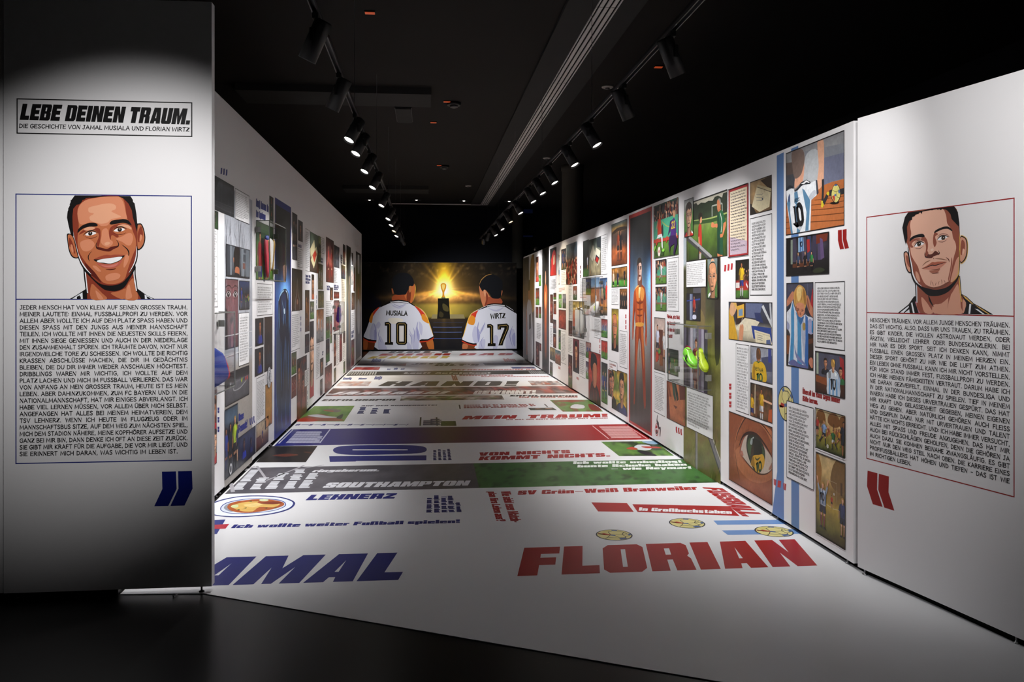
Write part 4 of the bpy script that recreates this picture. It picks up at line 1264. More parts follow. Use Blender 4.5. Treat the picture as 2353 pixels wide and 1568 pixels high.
class Pic:
    """one printed picture: coordinates run 0..1 over the picture"""

    def __init__(s, plane, x0, x1, yt, yb, base=0.0005):
        a, b = plane.px(x0, yt), plane.px(x0, yb)
        c = plane.px(x1, yt)
        s.u0, s.v0 = a[0], b[1]
        s.W, s.H = c[0] - a[0], a[1] - b[1]
        s.ink = Ink(plane, base)
        s.ink.clip = (s.u0, s.v0, s.u0 + s.W, s.v0 + s.H)
        s.ar = s.H / s.W
        s.pl = plane

    def q(s, x, y):
        return (s.u0 + x * s.W, s.v0 + y * s.H)

    def bg(s, stops, amp=18, cells=(5, 5), seed=1, nx=None, ny=None, tint=None):
        st = [(k, rgb(c)) for k, c in stops]
        nx = nx or 26
        ny = ny or max(14, min(64, int(26 * s.ar)))

        def fn(X, Y):
            C = np.zeros(X.shape + (3,))
            ys = [k for k, c in st]
            for j in range(3):
                C[..., j] = np.interp(Y, ys, [c[j] for k, c in st])
            n = noise2(X.shape[1], X.shape[0], (cells[0] * 1.6, cells[1] * 1.6), seed, 4) - .5
            C *= (1 + n * amp * .055)[..., None]
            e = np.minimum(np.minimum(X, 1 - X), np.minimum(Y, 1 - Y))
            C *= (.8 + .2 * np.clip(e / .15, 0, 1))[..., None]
            if tint:
                m = np.clip((noise2(X.shape[1], X.shape[0], (cells[0] * 1.5, cells[1] * 1.5), seed + 7) - .52) * 6, 0, 1)
                C = C * (1 - m[..., None] * .7) + rgb(tint) * m[..., None] * .7
            return C
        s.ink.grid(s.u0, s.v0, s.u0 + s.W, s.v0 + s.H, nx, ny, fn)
        return s

    def gridf(s, fn, nx, ny):
        s.ink.grid(s.u0, s.v0, s.u0 + s.W, s.v0 + s.H, nx, ny, fn)
        return s

    def rect(s, x0, y0, x1, y1, col):
        s.ink.rect(*s.q(x0, y0), *s.q(x1, y1), col)
        return s

    def poly(s, pts, col):
        s.ink.poly([s.q(*p) for p in pts], col)
        return s

    def blob(s, pts, col):
        s.ink.poly([s.q(*p) for p in smooth_loop(pts, 3)], col)
        return s

    def line(s, pts, t, col):
        s.ink.line([s.q(*p) for p in pts], t * s.H, col)
        return s

    def ball(s, x, y, r, c1='#e8e6da', c2='#2a2a2e'):
        R = r * s.H
        u, v = s.q(x, y)
        s.ink.ell(u, v, R * 1.08, R * 1.08, '#1a1a1a', 14).ell(u, v, R, R, c1, 14)
        for k in range(5):
            a = 1.2 + k * 2 * math.pi / 5
            s.ink.ell(u + R * .62 * math.cos(a), v + R * .62 * math.sin(a), R * .2, R * .2, c2, 6)
        s.ink.ell(u, v, R * .24, R * .24, c2, 5)
        return s

    def fig(s, x, y, h, shirt, shorts, skin=SKIN[0], hair=HAIR[0], socks=None, pose='stand', flip=1, num=None):
        """standing or running figure, feet at (x, y), height h of the picture"""
        k = h * s.ar * flip

        def P(pts, col, sm=False):
            q = [(x + a * k, y + b * h) for a, b in pts]
            (s.blob if sm else s.poly)(q, col)

        def two(pts, col, f=.68, cut=.45):
            """part with a shaded left side"""
            P(pts, col)
            m = min(p[0] for p in pts)
            M = max(p[0] for p in pts)
            c = m + (M - m) * cut
            q = clip_poly([tuple(p) for p in pts], -9, -9, c, 9)
            if len(q) > 2:
                P(q, shade(col, f))
        socks = socks or skin
        if pose == 'run':
            two([(-.1, .5), (.02, .5), (-.08, .33), (-.17, .29), (-.21, .34)], skin)
            two([(-.2, .35), (-.11, .31), (-.3, .13), (-.35, .17)], socks)
            P([(-.36, .18), (-.29, .12), (-.33, .05), (-.41, .1), (-.43, .14)], '#24242a')
            two([(0, .5), (.11, .5), (.155, .28), (.075, .27)], skin)
            two([(.075, .29), (.155, .29), (.125, .05), (.075, .05)], socks)
            P([(.065, .06), (.125, .06), (.2, .01), (.2, -.01), (.07, -.01)], '#24242a')
            two([(-.12, .52), (.12, .52), (.165, .36), (.03, .35), (-.01, .43), (-.15, .37)], shorts)
        else:
            for g in (-1, 1):
                two([(g * .115, .5), (g * .01, .5), (g * .025, .27), (g * .1, .27)], skin)
                two([(g * .1, .28), (g * .028, .28), (g * .022, .2), (g * .042, .04), (g * .082, .04), (g * .108, .2)], socks)
                P([(g * .09, .05), (g * .035, .05), (g * .03, -.005), (g * .14, -.005), (g * .13, .02)], '#24242a')
            two([(-.12, .53), (.12, .53), (.145, .34), (.02, .33), (0, .43), (-.02, .33), (-.145, .34)], shorts)
        if pose == 'arms':
            for g in (-1, 1):
                P([(g * .12, .78), (g * .16, .84), (g * .25, 1.03), (g * .27, 1.1), (g * .23, 1.1), (g * .2, 1.03)], skin)
                P([(g * .08, .76), (g * .12, .85), (g * .2, .97), (g * .235, .92), (g * .16, .76)], shade(shirt, .85))
        elif pose == 'run':
            P([(-.12, .8), (-.27, .68), (-.25, .55), (-.2, .53), (-.21, .65), (-.1, .71)], shade(skin, .8))
            P([(-.13, .82), (-.23, .71), (-.17, .65), (-.1, .7)], shade(shirt, .75))
            P([(.12, .8), (.26, .68), (.34, .8), (.3, .84), (.25, .77), (.12, .72)], skin)
            P([(.1, .83), (.15, .81), (.24, .72), (.18, .66), (.1, .72)], shirt)
        else:
            for g in (-1, 1):
                P([(g * .14, .78), (g * .195, .64), (g * .2, .47), (g * .18, .43), (g * .155, .46), (g * .15, .62), (g * .11, .72)], shade(skin, 1 if g > 0 else .72))
                P([(g * .09, .845), (g * .15, .815), (g * .208, .66), (g * .145, .64), (g * .12, .72)], shade(shirt, 1 if g > 0 else .7))
        P([(-.145, .81), (-.055, .862), (.055, .862), (.145, .81), (.13, .65), (.125, .5), (-.125, .5), (-.13, .65)], shirt)
        P([(-.145, .81), (-.09, .845), (-.06, .7), (-.08, .6), (-.05, .5), (-.125, .5), (-.13, .65)], shade(shirt, .68))
        P([(.02, .84), (.1, .82), (.09, .68), (.04, .74)], shade(shirt, 1.16))
        P([(-.02, .52), (.05, .64), (.1, .52)], shade(shirt, .8))
        P([(-.035, .835), (0, .82), (.035, .835), (.03, .9), (-.03, .9)], shade(skin, .7))
        P([(-.05, .935), (-.042, .89), (0, .868), (.042, .89), (.05, .935), (.04, .985), (-.04, .985)], skin, True)
        P([(-.05, .935), (-.042, .89), (-.005, .87), (-.02, .92), (-.03, .97), (-.045, .98)], shade(skin, .66), True)
        P([(-.056, .93), (-.06, .98), (-.02, 1.012), (.03, 1.012), (.06, .975), (.056, .935), (.042, .965), (-.03, .972)], hair, True)
        if h * s.H > .3:
            P([(-.026, .935), (-.006, .938), (-.006, .93), (-.026, .929)], '#1d1512')
            P([(.01, .938), (.03, .935), (.03, .929), (.01, .93)], '#1d1512')
            P([(-.01, .893), (.016, .893), (.004, .887)], shade(skin, .45))
        return s

    def bust(s, x, y, h, shirt, skin=SKIN[0], hair=HAIR[0], turn=0.0, bald=False, back=False):
        """head and shoulders; chin at y, head height h"""
        k = h * s.ar

        def P(pts, col, sm=True):
            q = [(x + a * k, y + b * h) for a, b in pts]
            (s.blob if sm else s.poly)(q, col)
        K_ = '#17120f'
        P([(-.92, -.95), (-.86, -.44), (-.5, -.26), (0, -.18), (.5, -.26), (.86, -.44), (.92, -.95)], K_)
        P([(-.9, -.95), (-.83, -.46), (-.5, -.29), (0, -.2), (.5, -.29), (.83, -.46), (.9, -.95)], shirt)
        P([(-.9, -.95), (-.83, -.46), (-.52, -.3), (-.42, -.55), (-.5, -.95)], shade(shirt, .64))
        P([(.3, -.3), (.62, -.36), (.6, -.62), (.42, -.7)], shade(shirt, 1.18))
        P([(-.22, -.28), (-.2, .2), (.2, .2), (.22, -.28), (0, -.42)], shade(skin, .8))
        P([(-.22, -.28), (-.2, .2), (.18, .08), (-.05, -.1), (-.1, -.36)], shade(skin, .5))
        P([(-.39, .5), (-.37, .28), (-.26, .09), (-.1, -.03), (.1, -.03), (.26, .09), (.37, .28), (.39, .5), (.36, .77), (.2, .96), (-.2, .96), (-.36, .77)], K_)
        P([(-.37, .5), (-.35, .3), (-.25, .11), (-.1, 0), (.1, 0), (.25, .11), (.35, .3), (.37, .5), (.34, .75), (.2, .93), (-.2, .93), (-.34, .75)], hair if back else skin)
        if back:
            P([(-.34, .3), (-.24, .05), (-.16, -.2), (.16, -.2), (.24, .05), (.34, .3), (.2, .2), (0, .16), (-.2, .2)], skin)
            P([(-.34, .3), (-.24, .05), (-.16, -.2), (-.04, -.2), (-.1, .1), (-.2, .22)], shade(skin, .7))
            P([(.0, .9), (.24, .8), (.3, .5), (.16, .6)], shade(hair, 1.5))
            return s
        P([(-.37, .5), (-.35, .3), (-.25, .11), (-.06, 0), (-.16, .24), (-.2, .5), (-.26, .78), (-.34, .75)], shade(skin, .66))
        P([(.12, .34), (.3, .4), (.32, .28), (.2, .14)], shade(skin, 1.12))
        P([(-.08, .72), (.16, .78), (.24, .66), (0, .64)], shade(skin, 1.12))
        for g in (-1, 1):
            P([(g * .36, .54), (g * .43, .55), (g * .44, .42), (g * .39, .3), (g * .35, .36)], shade(skin, .9 if g > 0 else .6))
        if not bald:
            P([(-.38, .48), (-.42, .78), (-.26, 1.02), (.06, 1.07), (.34, .97), (.42, .72), (.38, .48), (.34, .66), (.24, .78), (.08, .72), (-.06, .8), (-.2, .72), (-.33, .68)], hair)
            P([(.05, 1.0), (.26, .93), (.34, .76), (.2, .88)], shade(hair, 1.6))
        t = turn * .08
        for g in (-1, 1):
            c = g * .17 + t
            P([(c - .11, .45), (c, .5), (c + .11, .45), (c + .08, .53), (c - .08, .53)], shade(skin, .74))
            P([(c - .08, .462), (c, .492), (c + .08, .462), (c, .44)], '#e4dfda')
            P([(c - .033, .465), (c, .494), (c + .033, .465), (c, .44)], '#1c1411')
            s.ink.line([s.q(x + (c + d) * k, y + e * h) for d, e in ((-.09, .462), (0, .5), (.09, .464))], .02 * h * s.H, K_)
            P([(c - .13, .555 - g * .01), (c, .6), (c + .13, .565 + g * .01), (c + .1, .545), (c, .57), (c - .1, .54)], K_ if not bald else shade(hair, .6), False)
        P([(t - .07, .27), (t - .05, .48), (t, .5), (t + .02, .32), (t + .07, .27), (t, .235)], shade(skin, .74))
        P([(t, .44), (t + .03, .46), (t + .06, .3), (t + .02, .3)], shade(skin, 1.12))
        P([(t - .14, .155), (t, .175), (t + .14, .16), (t + .06, .12), (t - .06, .115)], shade(skin, .58))
        s.ink.line([s.q(x + (t + d) * k, y + e * h) for d, e in ((-.15, .158), (0, .148), (.15, .162))], .014 * h * s.H, K_)
        return s

    def crowd(s, x0, y0, x1, y1, n, seed=1, cols=None):
        rs = random.Random(seed)
        cols = cols or ['#8a2a22', '#2a2e3e', '#b06a4a', '#d9c8a8', '#4a4e5e', '#a8402c', '#20222a', '#c98a66']
        r = math.sqrt((x1 - x0) * s.W * (y1 - y0) * s.H / n) * .55
        for i in range(n):
            u, v = s.q(rs.uniform(x0, x1), rs.uniform(y0, y1))
            s.ink.ell(u, v - r * .9, r * .9, r, rs.choice(cols), 6)
            s.ink.ell(u, v + r * .3, r * .45, r * .55, rs.choice(SKIN), 6)
        return s

    def strokes(s, n, cols, seed=1, lo=.05, hi=.25, ang=0.6, y0=0, y1=1):
        """loose brush strokes"""
        rs = random.Random(seed)
        for i in range(n):
            x, y = rs.random(), rs.uniform(y0, y1)
            l = rs.uniform(lo, hi)
            a = ang + rs.uniform(-.5, .5)
            dx, dy = l * math.cos(a) * .5 * s.ar ** .5, l * math.sin(a) * .5
            w = l * .16
            s.poly([(x - dx, y - dy - w * .3), (x + dx * .3, y + dy * .3 - w), (x + dx, y + dy), (x - dx * .2, y - dy * .2 + w)], rs.choice(cols))
        return s

    def frame(s, t=0.006, col='#141416'):
        s.ink.clip = None
        s.ink.frame(s.u0 - t / 2, s.v0 - t / 2, s.u0 + s.W + t / 2, s.v0 + s.H + t / 2, t, col)
        return s


def shade(c, f):
    r = rgb(c)
    return '#%02x%02x%02x' % tuple(int(max(0, min(255, k * f))) for k in r)


SIDE = {'L': None, 'R': None}


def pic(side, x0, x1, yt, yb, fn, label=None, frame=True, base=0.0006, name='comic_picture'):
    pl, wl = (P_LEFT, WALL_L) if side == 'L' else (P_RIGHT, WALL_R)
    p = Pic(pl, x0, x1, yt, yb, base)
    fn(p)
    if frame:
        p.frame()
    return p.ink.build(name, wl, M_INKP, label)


def textbox(side, x0, x1, yt, yb, lines=None, rows=0, fill=True, frame=True, seed=0, base=0.0010, col=INKBLACK, pad=.08, cap=None, ragged=.2):
    pl, wl = (P_LEFT, WALL_L) if side == 'L' else (P_RIGHT, WALL_R)
    p = Pic(pl, x0, x1, yt, yb, base)
    if fill:
        p.rect(0, 0, 1, 1, '#e6e6e8')
    p.ink.clip = None
    m = pad * min(p.W, p.H)
    if lines:
        n = len(lines)
        dv = (p.H - 2 * m) / n
        cp = dv * .62
        for i, t in enumerate(lines):
            v = p.v0 + p.H - m - (i + 1) * dv + dv * .2
            wd = cp / 100 * (comic_width(t) + 14 * t.count(' '))
            wmax = p.W - 2 * m
            comic_line(p.ink, t, (p.u0 + m, v), (p.u0 + m + min(wd, wmax), v), (p.u0 + m, v + cp), col, 23, False)
    elif rows:
        greek(p.ink, p.u0 + m, p.v0 + m, p.u0 + p.W - m, p.v0 + p.H - m, rows, col, seed, ragged=ragged)
    if frame:
        p.frame(0.005)
    return p.ink.build('text_box', wl, M_INK)


def heading(side, rows, col, label=None, base=0.0008, gap=6, parent=None, plane=None):
    """rows: (text, A px, B px, C px)"""
    pl, wl = (P_LEFT, WALL_L) if side == 'L' else (P_RIGHT, WALL_R)
    ink = Ink(pl, base)
    for t, A, B, C in rows:
        block_line(ink, t, pl.px(*A), pl.px(*B), pl.px(*C), col, gap, 40)
    return ink.build('heading_lettering', wl, M_INK, label)


def marks(side, quads, col, label=None, base=0.0009):
    """quotation marks: each quad list in photo pixels"""
    pl, wl = (P_LEFT, WALL_L) if side == 'L' else (P_RIGHT, WALL_R)
    ink = Ink(pl, base)
    ink.up()
    for q in quads:
        ink.poly([pl.px(*p) for p in q], col, up=False)
    return ink.build('quotation_mark', wl, M_INK, label)


def tick3(x0, y0, x1, y1, dirn=1, sl=0.0):
    """three slanted ticks in a row inside a pixel box; sl = slope of the wall line"""
    w = (x1 - x0) / 3
    out = []
    for k in range(3):
        a = x0 + k * w
        dy = (a - x0) * sl
        out.append([(a + w * .2, y0 + dy), (a + w * .75, y0 + dy), (a + w * .7, (y0 + y1) / 2 + dy), (a + w * (.6 if dirn < 0 else .95), y1 + dy), (a + w * (.05 if dirn < 0 else .4), y1 + dy), (a + w * .15, (y0 + y1) / 2 + dy)])
    return out


def pairs(x0, x1, ys, h):
    out = []
    for y in ys:
        for k in (0, .52):
            yy = y + k * h
            out.append([(x0, yy), (x1, yy), (x1 - (x1 - x0) * .1, yy + h * .44), (x0 + (x1 - x0) * .1, yy + h * .44)])
    return out
# ------------------------------------------------------------------ right wall pictures
JB = '#5a7fb4'


def tracer(side, x0, y0, s):
    return cropT(P_LEFT if side == 'L' else P_RIGHT, x0, y0, s)


# light blue stripes running down to the floor
ink = Ink(P_RIGHT, 0.0003)
R_ = P_RIGHT.px
ink.poly([R_(1785, 358), R_(1801, 350), R_(1801.5, 1197), R_(1774.5, 1180), R_(1786, 1085)], JB)
ink.build('stripe', WALL_R, M_INK, 'light blue vertical stripe')
ink = Ink(P_RIGHT, 0.0003)
ink.poly([R_(1818, 342), R_(1834.5, 335), R_(1836.5, 1218), R_(1818.5, 1206)], JB)
ink.build('stripe', WALL_R, M_INK, 'light blue vertical stripe behind the pictures')


def p_jersey(p):
    p.bg([(0, '#a86436'), (.45, '#b06a3c'), (.55, '#8d8f94'), (1, '#a5a6aa')], 6, (3, 4), 4)
    T = tracer('R', 1795, 320, 6.53)
    trace(p.ink, T, [
        ('p', '#82868f', '360,180 948,60 948,600 760,640 640,690 360,700'), ('p', '#6d7187', '640,280 948,200 948,590 860,610 760,640 640,690'), ('p', '#5b4d48', '78,360 200,340 205,560 78,580'), ('p', '#44464c', '78,545 200,520 212,700 78,760'), ('p', '#b4693a', '440,900 640,690 760,645 948,595 948,1290 440,1370'), ('p', '#aa5f34', '78,1000 160,1000 160,1440 78,1440'),
        ('l', '#6b3a1c', '460,1065 700,1045 948,1015', 6), ('l', '#6b3a1c', '460,1152 700,1132 948,1105', 6), ('l', '#6b3a1c', '440,1243 700,1228 948,1210', 6), ('l', '#6b3a1c', '450,990 700,965 948,925', 5), ('l', '#6b3a1c', '500,915 700,890 948,850', 4), ('l', '#6b3a1c', '80,1250 150,1240', 5), ('l', '#6b3a1c', '80,1340 150,1330', 5), ('l', '#6b3a1c', '80,1170 140,1165', 5),
        ('b', '#b4b8bc', '350,330 420,180 560,180 565,590 520,615 440,645 380,605 325,650'), ('b', '#dca78a', '545,60 600,20 645,60 640,640 620,690 560,755 542,640 566,400'),
        ('b', '#d9a084', '295,450 350,350 335,600 300,650 208,738 212,590 270,560'), ('b', '#75625a', '160,210 240,140 330,165 356,300 330,440 295,540 230,592 195,562 170,400'),
        ('p', '#dfe3e8', '78,780 190,722 205,790 300,700 340,680 440,655 522,618 545,832 455,912 440,1368 150,1425 92,1000'),
        ('p', '#557f9f', '198,800 246,780 262,890 235,1000 206,960'), ('p', '#557f9f', '205,1000 255,980 265,1200 300,1310 285,1395 235,1410 240,1300 225,1200'), ('p', '#557f9f', '318,742 352,762 437,912 428,1100 412,1372 364,1380 384,1100 345,900'), ('p', '#557f9f', '90,965 128,812 142,960 135,1080 178,1420 148,1426 122,1150'), ('b', '#3c4f78', '108,880 130,820 138,900 118,950'),
        ('b', '#b9bec6', '420,860 500,760 530,820 460,910'), ('b', '#b9bec6', '180,1270 240,1330 330,1250 350,1200 300,1360 230,1320'),
        ('p', '#2a2d33', '192,738 206,794 252,768 302,708 340,684 440,672 444,640 380,608 300,650 260,720 205,768'), ('t', '#e8e8ea', '305,665 345,660 380,632 430,655', 14), ('p', '#2a2d33', '78,745 130,690 195,715 190,745 130,730 78,785'), ('p', '#3a3e48', '522,612 545,616 566,810 536,838'),
        ('p', '#17171a', '172,1014 214,1002 238,1282 214,1288 192,1036'), ('l', '#17171a', '240,1010 275,985 308,1040 326,1180 318,1258 284,1268 258,1200 244,1080 240,1010', 36),
        ('l', '#2b2b2e', '628,600 630,760 624,930', 30), ('p', '#cdb92e', '605,925 640,925 642,995 620,1032 604,1012'), ('l', '#2b2b2e', '640,965 668,900 700,835', 36), ('b', '#cdb92e', '684,820 700,790 728,800 722,835 700,840'), ('l', '#2b2b2e', '725,812 770,800', 44), ('l', '#2b2b2e', '890,790 948,775', 44), ('b', '#16120f', '735,965 770,945 868,940 860,965 790,980'),
        ('b', '#1c1a16', '752,840 775,730 825,668 880,720 898,830 870,920 825,958 775,920'), ('b', '#cfc675', '760,840 780,735 825,676 874,724 890,830 864,912 825,950 782,912'), ('b', '#4c6696', '860,770 885,760 886,812 866,808'), ('b', '#4c6696', '800,690 830,676 850,692 820,705'), ('b', '#b23a2a', '770,860 800,845 812,885 800,935 785,900'), ('b', '#4c6696', '800,835 830,820 832,845 812,858'), ('l', '#8a8240', '770,760 830,790 885,745', 5), ('l', '#8a8240', '830,790 840,860 880,880', 5)])
    comic_line(p.ink, 'MESS', T(203, 950), T(278, 925), T(203, 900), '#23384a', 20, False)


pic('R', 1807, 1940.2, 353.2, 540.5, p_jersey, 'boy from behind in a blue and white striped shirt numbered 10 with a football')


def p_locker(p):
    p.bg([(0, '#0c0b0c'), (.3, '#1c1a1e'), (.7, '#3a3744'), (1, '#1a191c')], 14, (6, 4), 5)
    for k, c in enumerate(['#3e3a4e', '#2a2834', '#474256', '#2e3b5a', '#38344a', '#4a3f5e']):
        p.poly([(.15 + k * .12, .35), (.25 + k * .12, .35), (.24 + k * .12, .98), (.16 + k * .12, .98)], c)
    p.rect(.0, 0, .1, 1, '#0a0a0b').rect(.11, .3, .16, .95, '#7d8a7c').poly([(.16, .2), (.55, .22), (.55, .32), (.16, .3)], '#5a2f18').poly([(.72, .75), (.95, .8), (.98, 1), (.72, 1)], '#6b2c1c')
    p.poly([(.3, .98), (.42, .98), (.44, .62), (.3, .6)], '#8fb0cc').poly([(.33, .98), (.36, .98), (.37, .6), (.34, .6)], '#3f6ea8').poly([(.39, .98), (.41, .98), (.42, .62), (.39, .62)], '#3f6ea8')
    comic_line(p.ink, '10', p.q(.34, .74), p.q(.4, .74), p.q(.34, .86), '#16233a', 26, False)
    p.poly([(.5, .9), (.57, .9), (.58, .6), (.52, .55)], '#a3282a').poly([(.8, .9), (.86, .85), (.9, .4), (.82, .35)], '#5d4a72')
    for x, sh, hr in ((.3, '#3a4a66', HAIR[3]), (.47, '#14141a', HAIR[3]), (.62, '#2f7a3f', HAIR[1])):
        p.fig(x, .06, .52, sh, '#1b1b22', SKIN[0], hr, '#17171c')
    p.blob([(.65, .1), (.8, .16), (.92, .1), (.85, .04), (.7, .03)], '#2c3320')


pic('R', 1807.4, 1905.6, 549.3, 634.3, p_locker, 'dark changing room with three boys on a bench')
marks('R', [[(1660 + x / 4.613, 300 + y / 4.613) for x, y in q] for q in (((1226, 1058), (1266, 1052), (1268, 1160), (1290, 1254), (1248, 1262), (1226, 1165)), ((1277, 1052), (1318, 1044), (1316, 1150), (1342, 1246), (1300, 1255), (1277, 1158)))], RED, 'red quotation mark beside the striped shirt picture')


def p_boyshirt(p):
    p.bg([(0, '#1c1210'), (.35, '#33302f'), (.6, '#454556'), (1, '#4b4c61')], 8, (3, 5), 6)
    T = tracer('R', 1795, 640, 7.13)
    trace(p.ink, T, [
        ('p', '#3a3b50', '92,220 528,200 528,330 92,340'), ('l', '#5a5d74', '432,80 436,290', 8), ('p', '#7a4524', '92,930 150,940 140,1240 92,1240'), ('p', '#26140e', '430,880 528,880 528,1500 430,1480'), ('p', '#5c3018', '450,1000 528,980 528,1060 450,1080'),
        ('p', '#a8242c', '515,170 528,170 528,650 455,570 480,400'), ('b', '#b9785a', '92,370 150,262 190,212 216,240 212,320 160,400 92,462'), ('b', '#b9785a', '418,285 450,300 490,430 528,510 528,640 470,570 424,430'), ('b', '#8a5138', '424,330 440,340 470,520 440,470'),
        ('p', '#23252e', '92,500 180,380 200,430 120,560'), ('p', '#23252e', '395,500 420,470 480,600 470,650 400,560'),
        ('p', '#cdd2dc', '186,360 235,520 320,645 395,590 440,620 524,650 524,910 440,900 446,1470 330,1448 116,1418 150,920 92,770 92,560 150,490'), ('b', '#8f95b4', '92,700 140,760 130,840 95,820'), ('b', '#9a9cc0', '440,700 500,680 520,900 450,890'),
        ('p', '#3d86b6', '190,380 215,520 216,1000 202,1428 140,1415 166,900 164,540'), ('p', '#3d86b6', '240,540 320,645 332,700 332,1000 344,1448 264,1436 272,1000 268,690'), ('p', '#2f64a8', '398,600 440,640 448,1000 444,1470 384,1455 400,1000'), ('p', '#2f86c0', '505,700 524,690 524,900 500,880'),
        ('b', '#a9afc2', '340,700 380,720 396,1000 380,1300 345,1000'), ('b', '#6f78a6', '220,1080 260,1240 400,1400 380,1420 250,1300'), ('b', '#5a5f92', '120,1380 210,1330 300,1400 430,1440 430,1480 200,1430'), ('b', '#a08440', '356,740 396,735 400,830 378,855 358,830'), ('b', '#2d5f96', '270,600 320,650 380,620 330,760 300,720'),
        ('b', '#c98462', '238,450 300,395 384,430 386,560 330,636 275,600'), ('b', '#9a5a40', '240,460 260,470 290,600 270,595'), ('p', '#241a16', '270,515 298,508 300,522 272,528'), ('p', '#241a16', '335,530 368,520 370,534 338,544'), ('t', '#7a4a34', '262,495 300,490', 6), ('t', '#7a4a34', '332,515 372,500', 6), ('b', '#9a5a40', '308,560 326,560 330,600 312,604'),
        ('b', '#c4934a', '212,240 245,160 300,105 370,145 405,215 418,330 412,440 388,500 372,420 300,398 252,420 236,475 212,380'), ('b', '#e2c078', '260,180 310,130 350,170 330,300 290,380 262,300'), ('b', '#96692e', '360,180 400,230 410,420 380,400'), ('t', '#8a5f28', '250,200 235,330 240,440', 8), ('t', '#8a5f28', '330,160 345,300 320,390', 8),
        ('b', '#c07a60', '455,1370 480,1300 520,1320 528,1440 500,1470'), ('b', '#120c0a', '92,1260 120,1300 118,1400 92,1420')])


pic('R', 1807.9, 1869, 651.9, 839.9, p_boyshirt, 'blond boy pulling a blue and white striped shirt over his face')
textbox('R', 1873.5, 1941.4, 649.9, 797.3, '''MEIN LEBEN BEGANN IN BRAUWEILER,
EINEM STADTTEIL VON PULHEIM VOR
DEN TOREN VON KÖLN. HIER VERLEBTE
ICH MEINE KINDHEIT. MEINE GANZE
FAMILIE LIEBT UND LEBT FUSSBALL.
SOLANGE ICH MICH ERINNERN KANN,
LAGEN ÜBERALL IM HAUS IMMER BÄLLE
HERUM. MIT DEN GESCHWISTERN ÜBTE
ICH IM WOHNZIMMER DOPPELPÄSSE,
IM SCHLAFZIMMER SPIELTEN WIR EINS
GEGEN EINS. AN EINEM WEIHNACHTS-
ABEND LAG DANN PLÖTZLICH EIN
TRIKOT VON LIONEL MESSI UNTER DEM
TANNENBAUM. DAS SCHÖNSTE GESCHENK
ÜBERHAUPT. MESSI WAR DER HELD
MEINER KINDHEIT UND ICH NUN STOLZER
BESITZER DIESES SHIRTS MIT DEN
HIMMELBLAUEN UND WEISSEN STREIFEN
MIT DER MAGISCHEN NUMMER ZEHN AUF
DEM RÜCKEN. DAS TRIKOT SOLLTE MICH IN
ALLEN LEBENSLAGEN BEGLEITEN.'''.split('\n'))


def p_kids10(p):
    p.bg([(0, '#3a2012'), (.3, '#5a3018'), (.5, '#4a4a5a'), (1, '#56566a')], 10, (4, 4), 7)
    p.rect(.03, .45, .1, 1, '#aab8a0').rect(.12, .4, .3, 1, '#4a4c5e').poly([(.82, .95), (.95, .9), (1, .4), (.86, .5)], '#a3282a').poly([(0, .42), (.45, .38), (.45, .2), (0, .26)], '#8a4a24')
    p.bust(.35, .66, .2, '#22242e', SKIN[1], HAIR[1], 1).bust(.86, .5, .2, '#2d6a3c', SKIN[1], HAIR[0], -1)
    p.blob([(.42, .0), (.46, .5), (.54, .62), (.62, .64), (.72, .6), (.8, .5), (.84, 0)], '#cfd8e2')
    for a in (.47, .59, .71):
        p.poly([(a, 0), (a + .06, 0), (a + .05, .58), (a + .01, .56)], '#6da0cc')
    p.poly([(.42, .02), (.4, .5), (.46, .55), (.47, .3)], '#cfd8e2').poly([(.82, .02), (.86, .4), (.8, .55), (.78, .3)], '#9fb6d2')
    comic_line(p.ink, '10', p.q(.54, .16), p.q(.7, .16), p.q(.54, .42), '#16161a', 24, False)
    comic_line(p.ink, 'MESSI', p.q(.54, .46), p.q(.7, .46), p.q(.54, .53), '#23384a', 18, False)
    p.bust(.62, .64, .24, '#cfd8e2', SKIN[0], HAIR[3], 0, False, True)


pic('R', 1874.6, 1942.2, 807.5, 900.2, p_kids10, 'boy from behind in a number 10 shirt facing two other boys')
B_ = lambda x, y: (1660 + x / 4.613, 600 + y / 4.613)
heading('R', [('Überall im Haus lagen immer', B_(850, 1408), B_(1248, 1510), B_(850, 1352)), ('Bälle herum.', B_(850, 1482), B_(1013, 1525), B_(852, 1428))], RED, 'red heading above the garden football picture')
# wall ball
ink = Ink(P_RIGHT, 0.0009)
cu, cv = P_RIGHT.px(1806, 928)
rb = cv - P_RIGHT.px(1806, 967)[1]


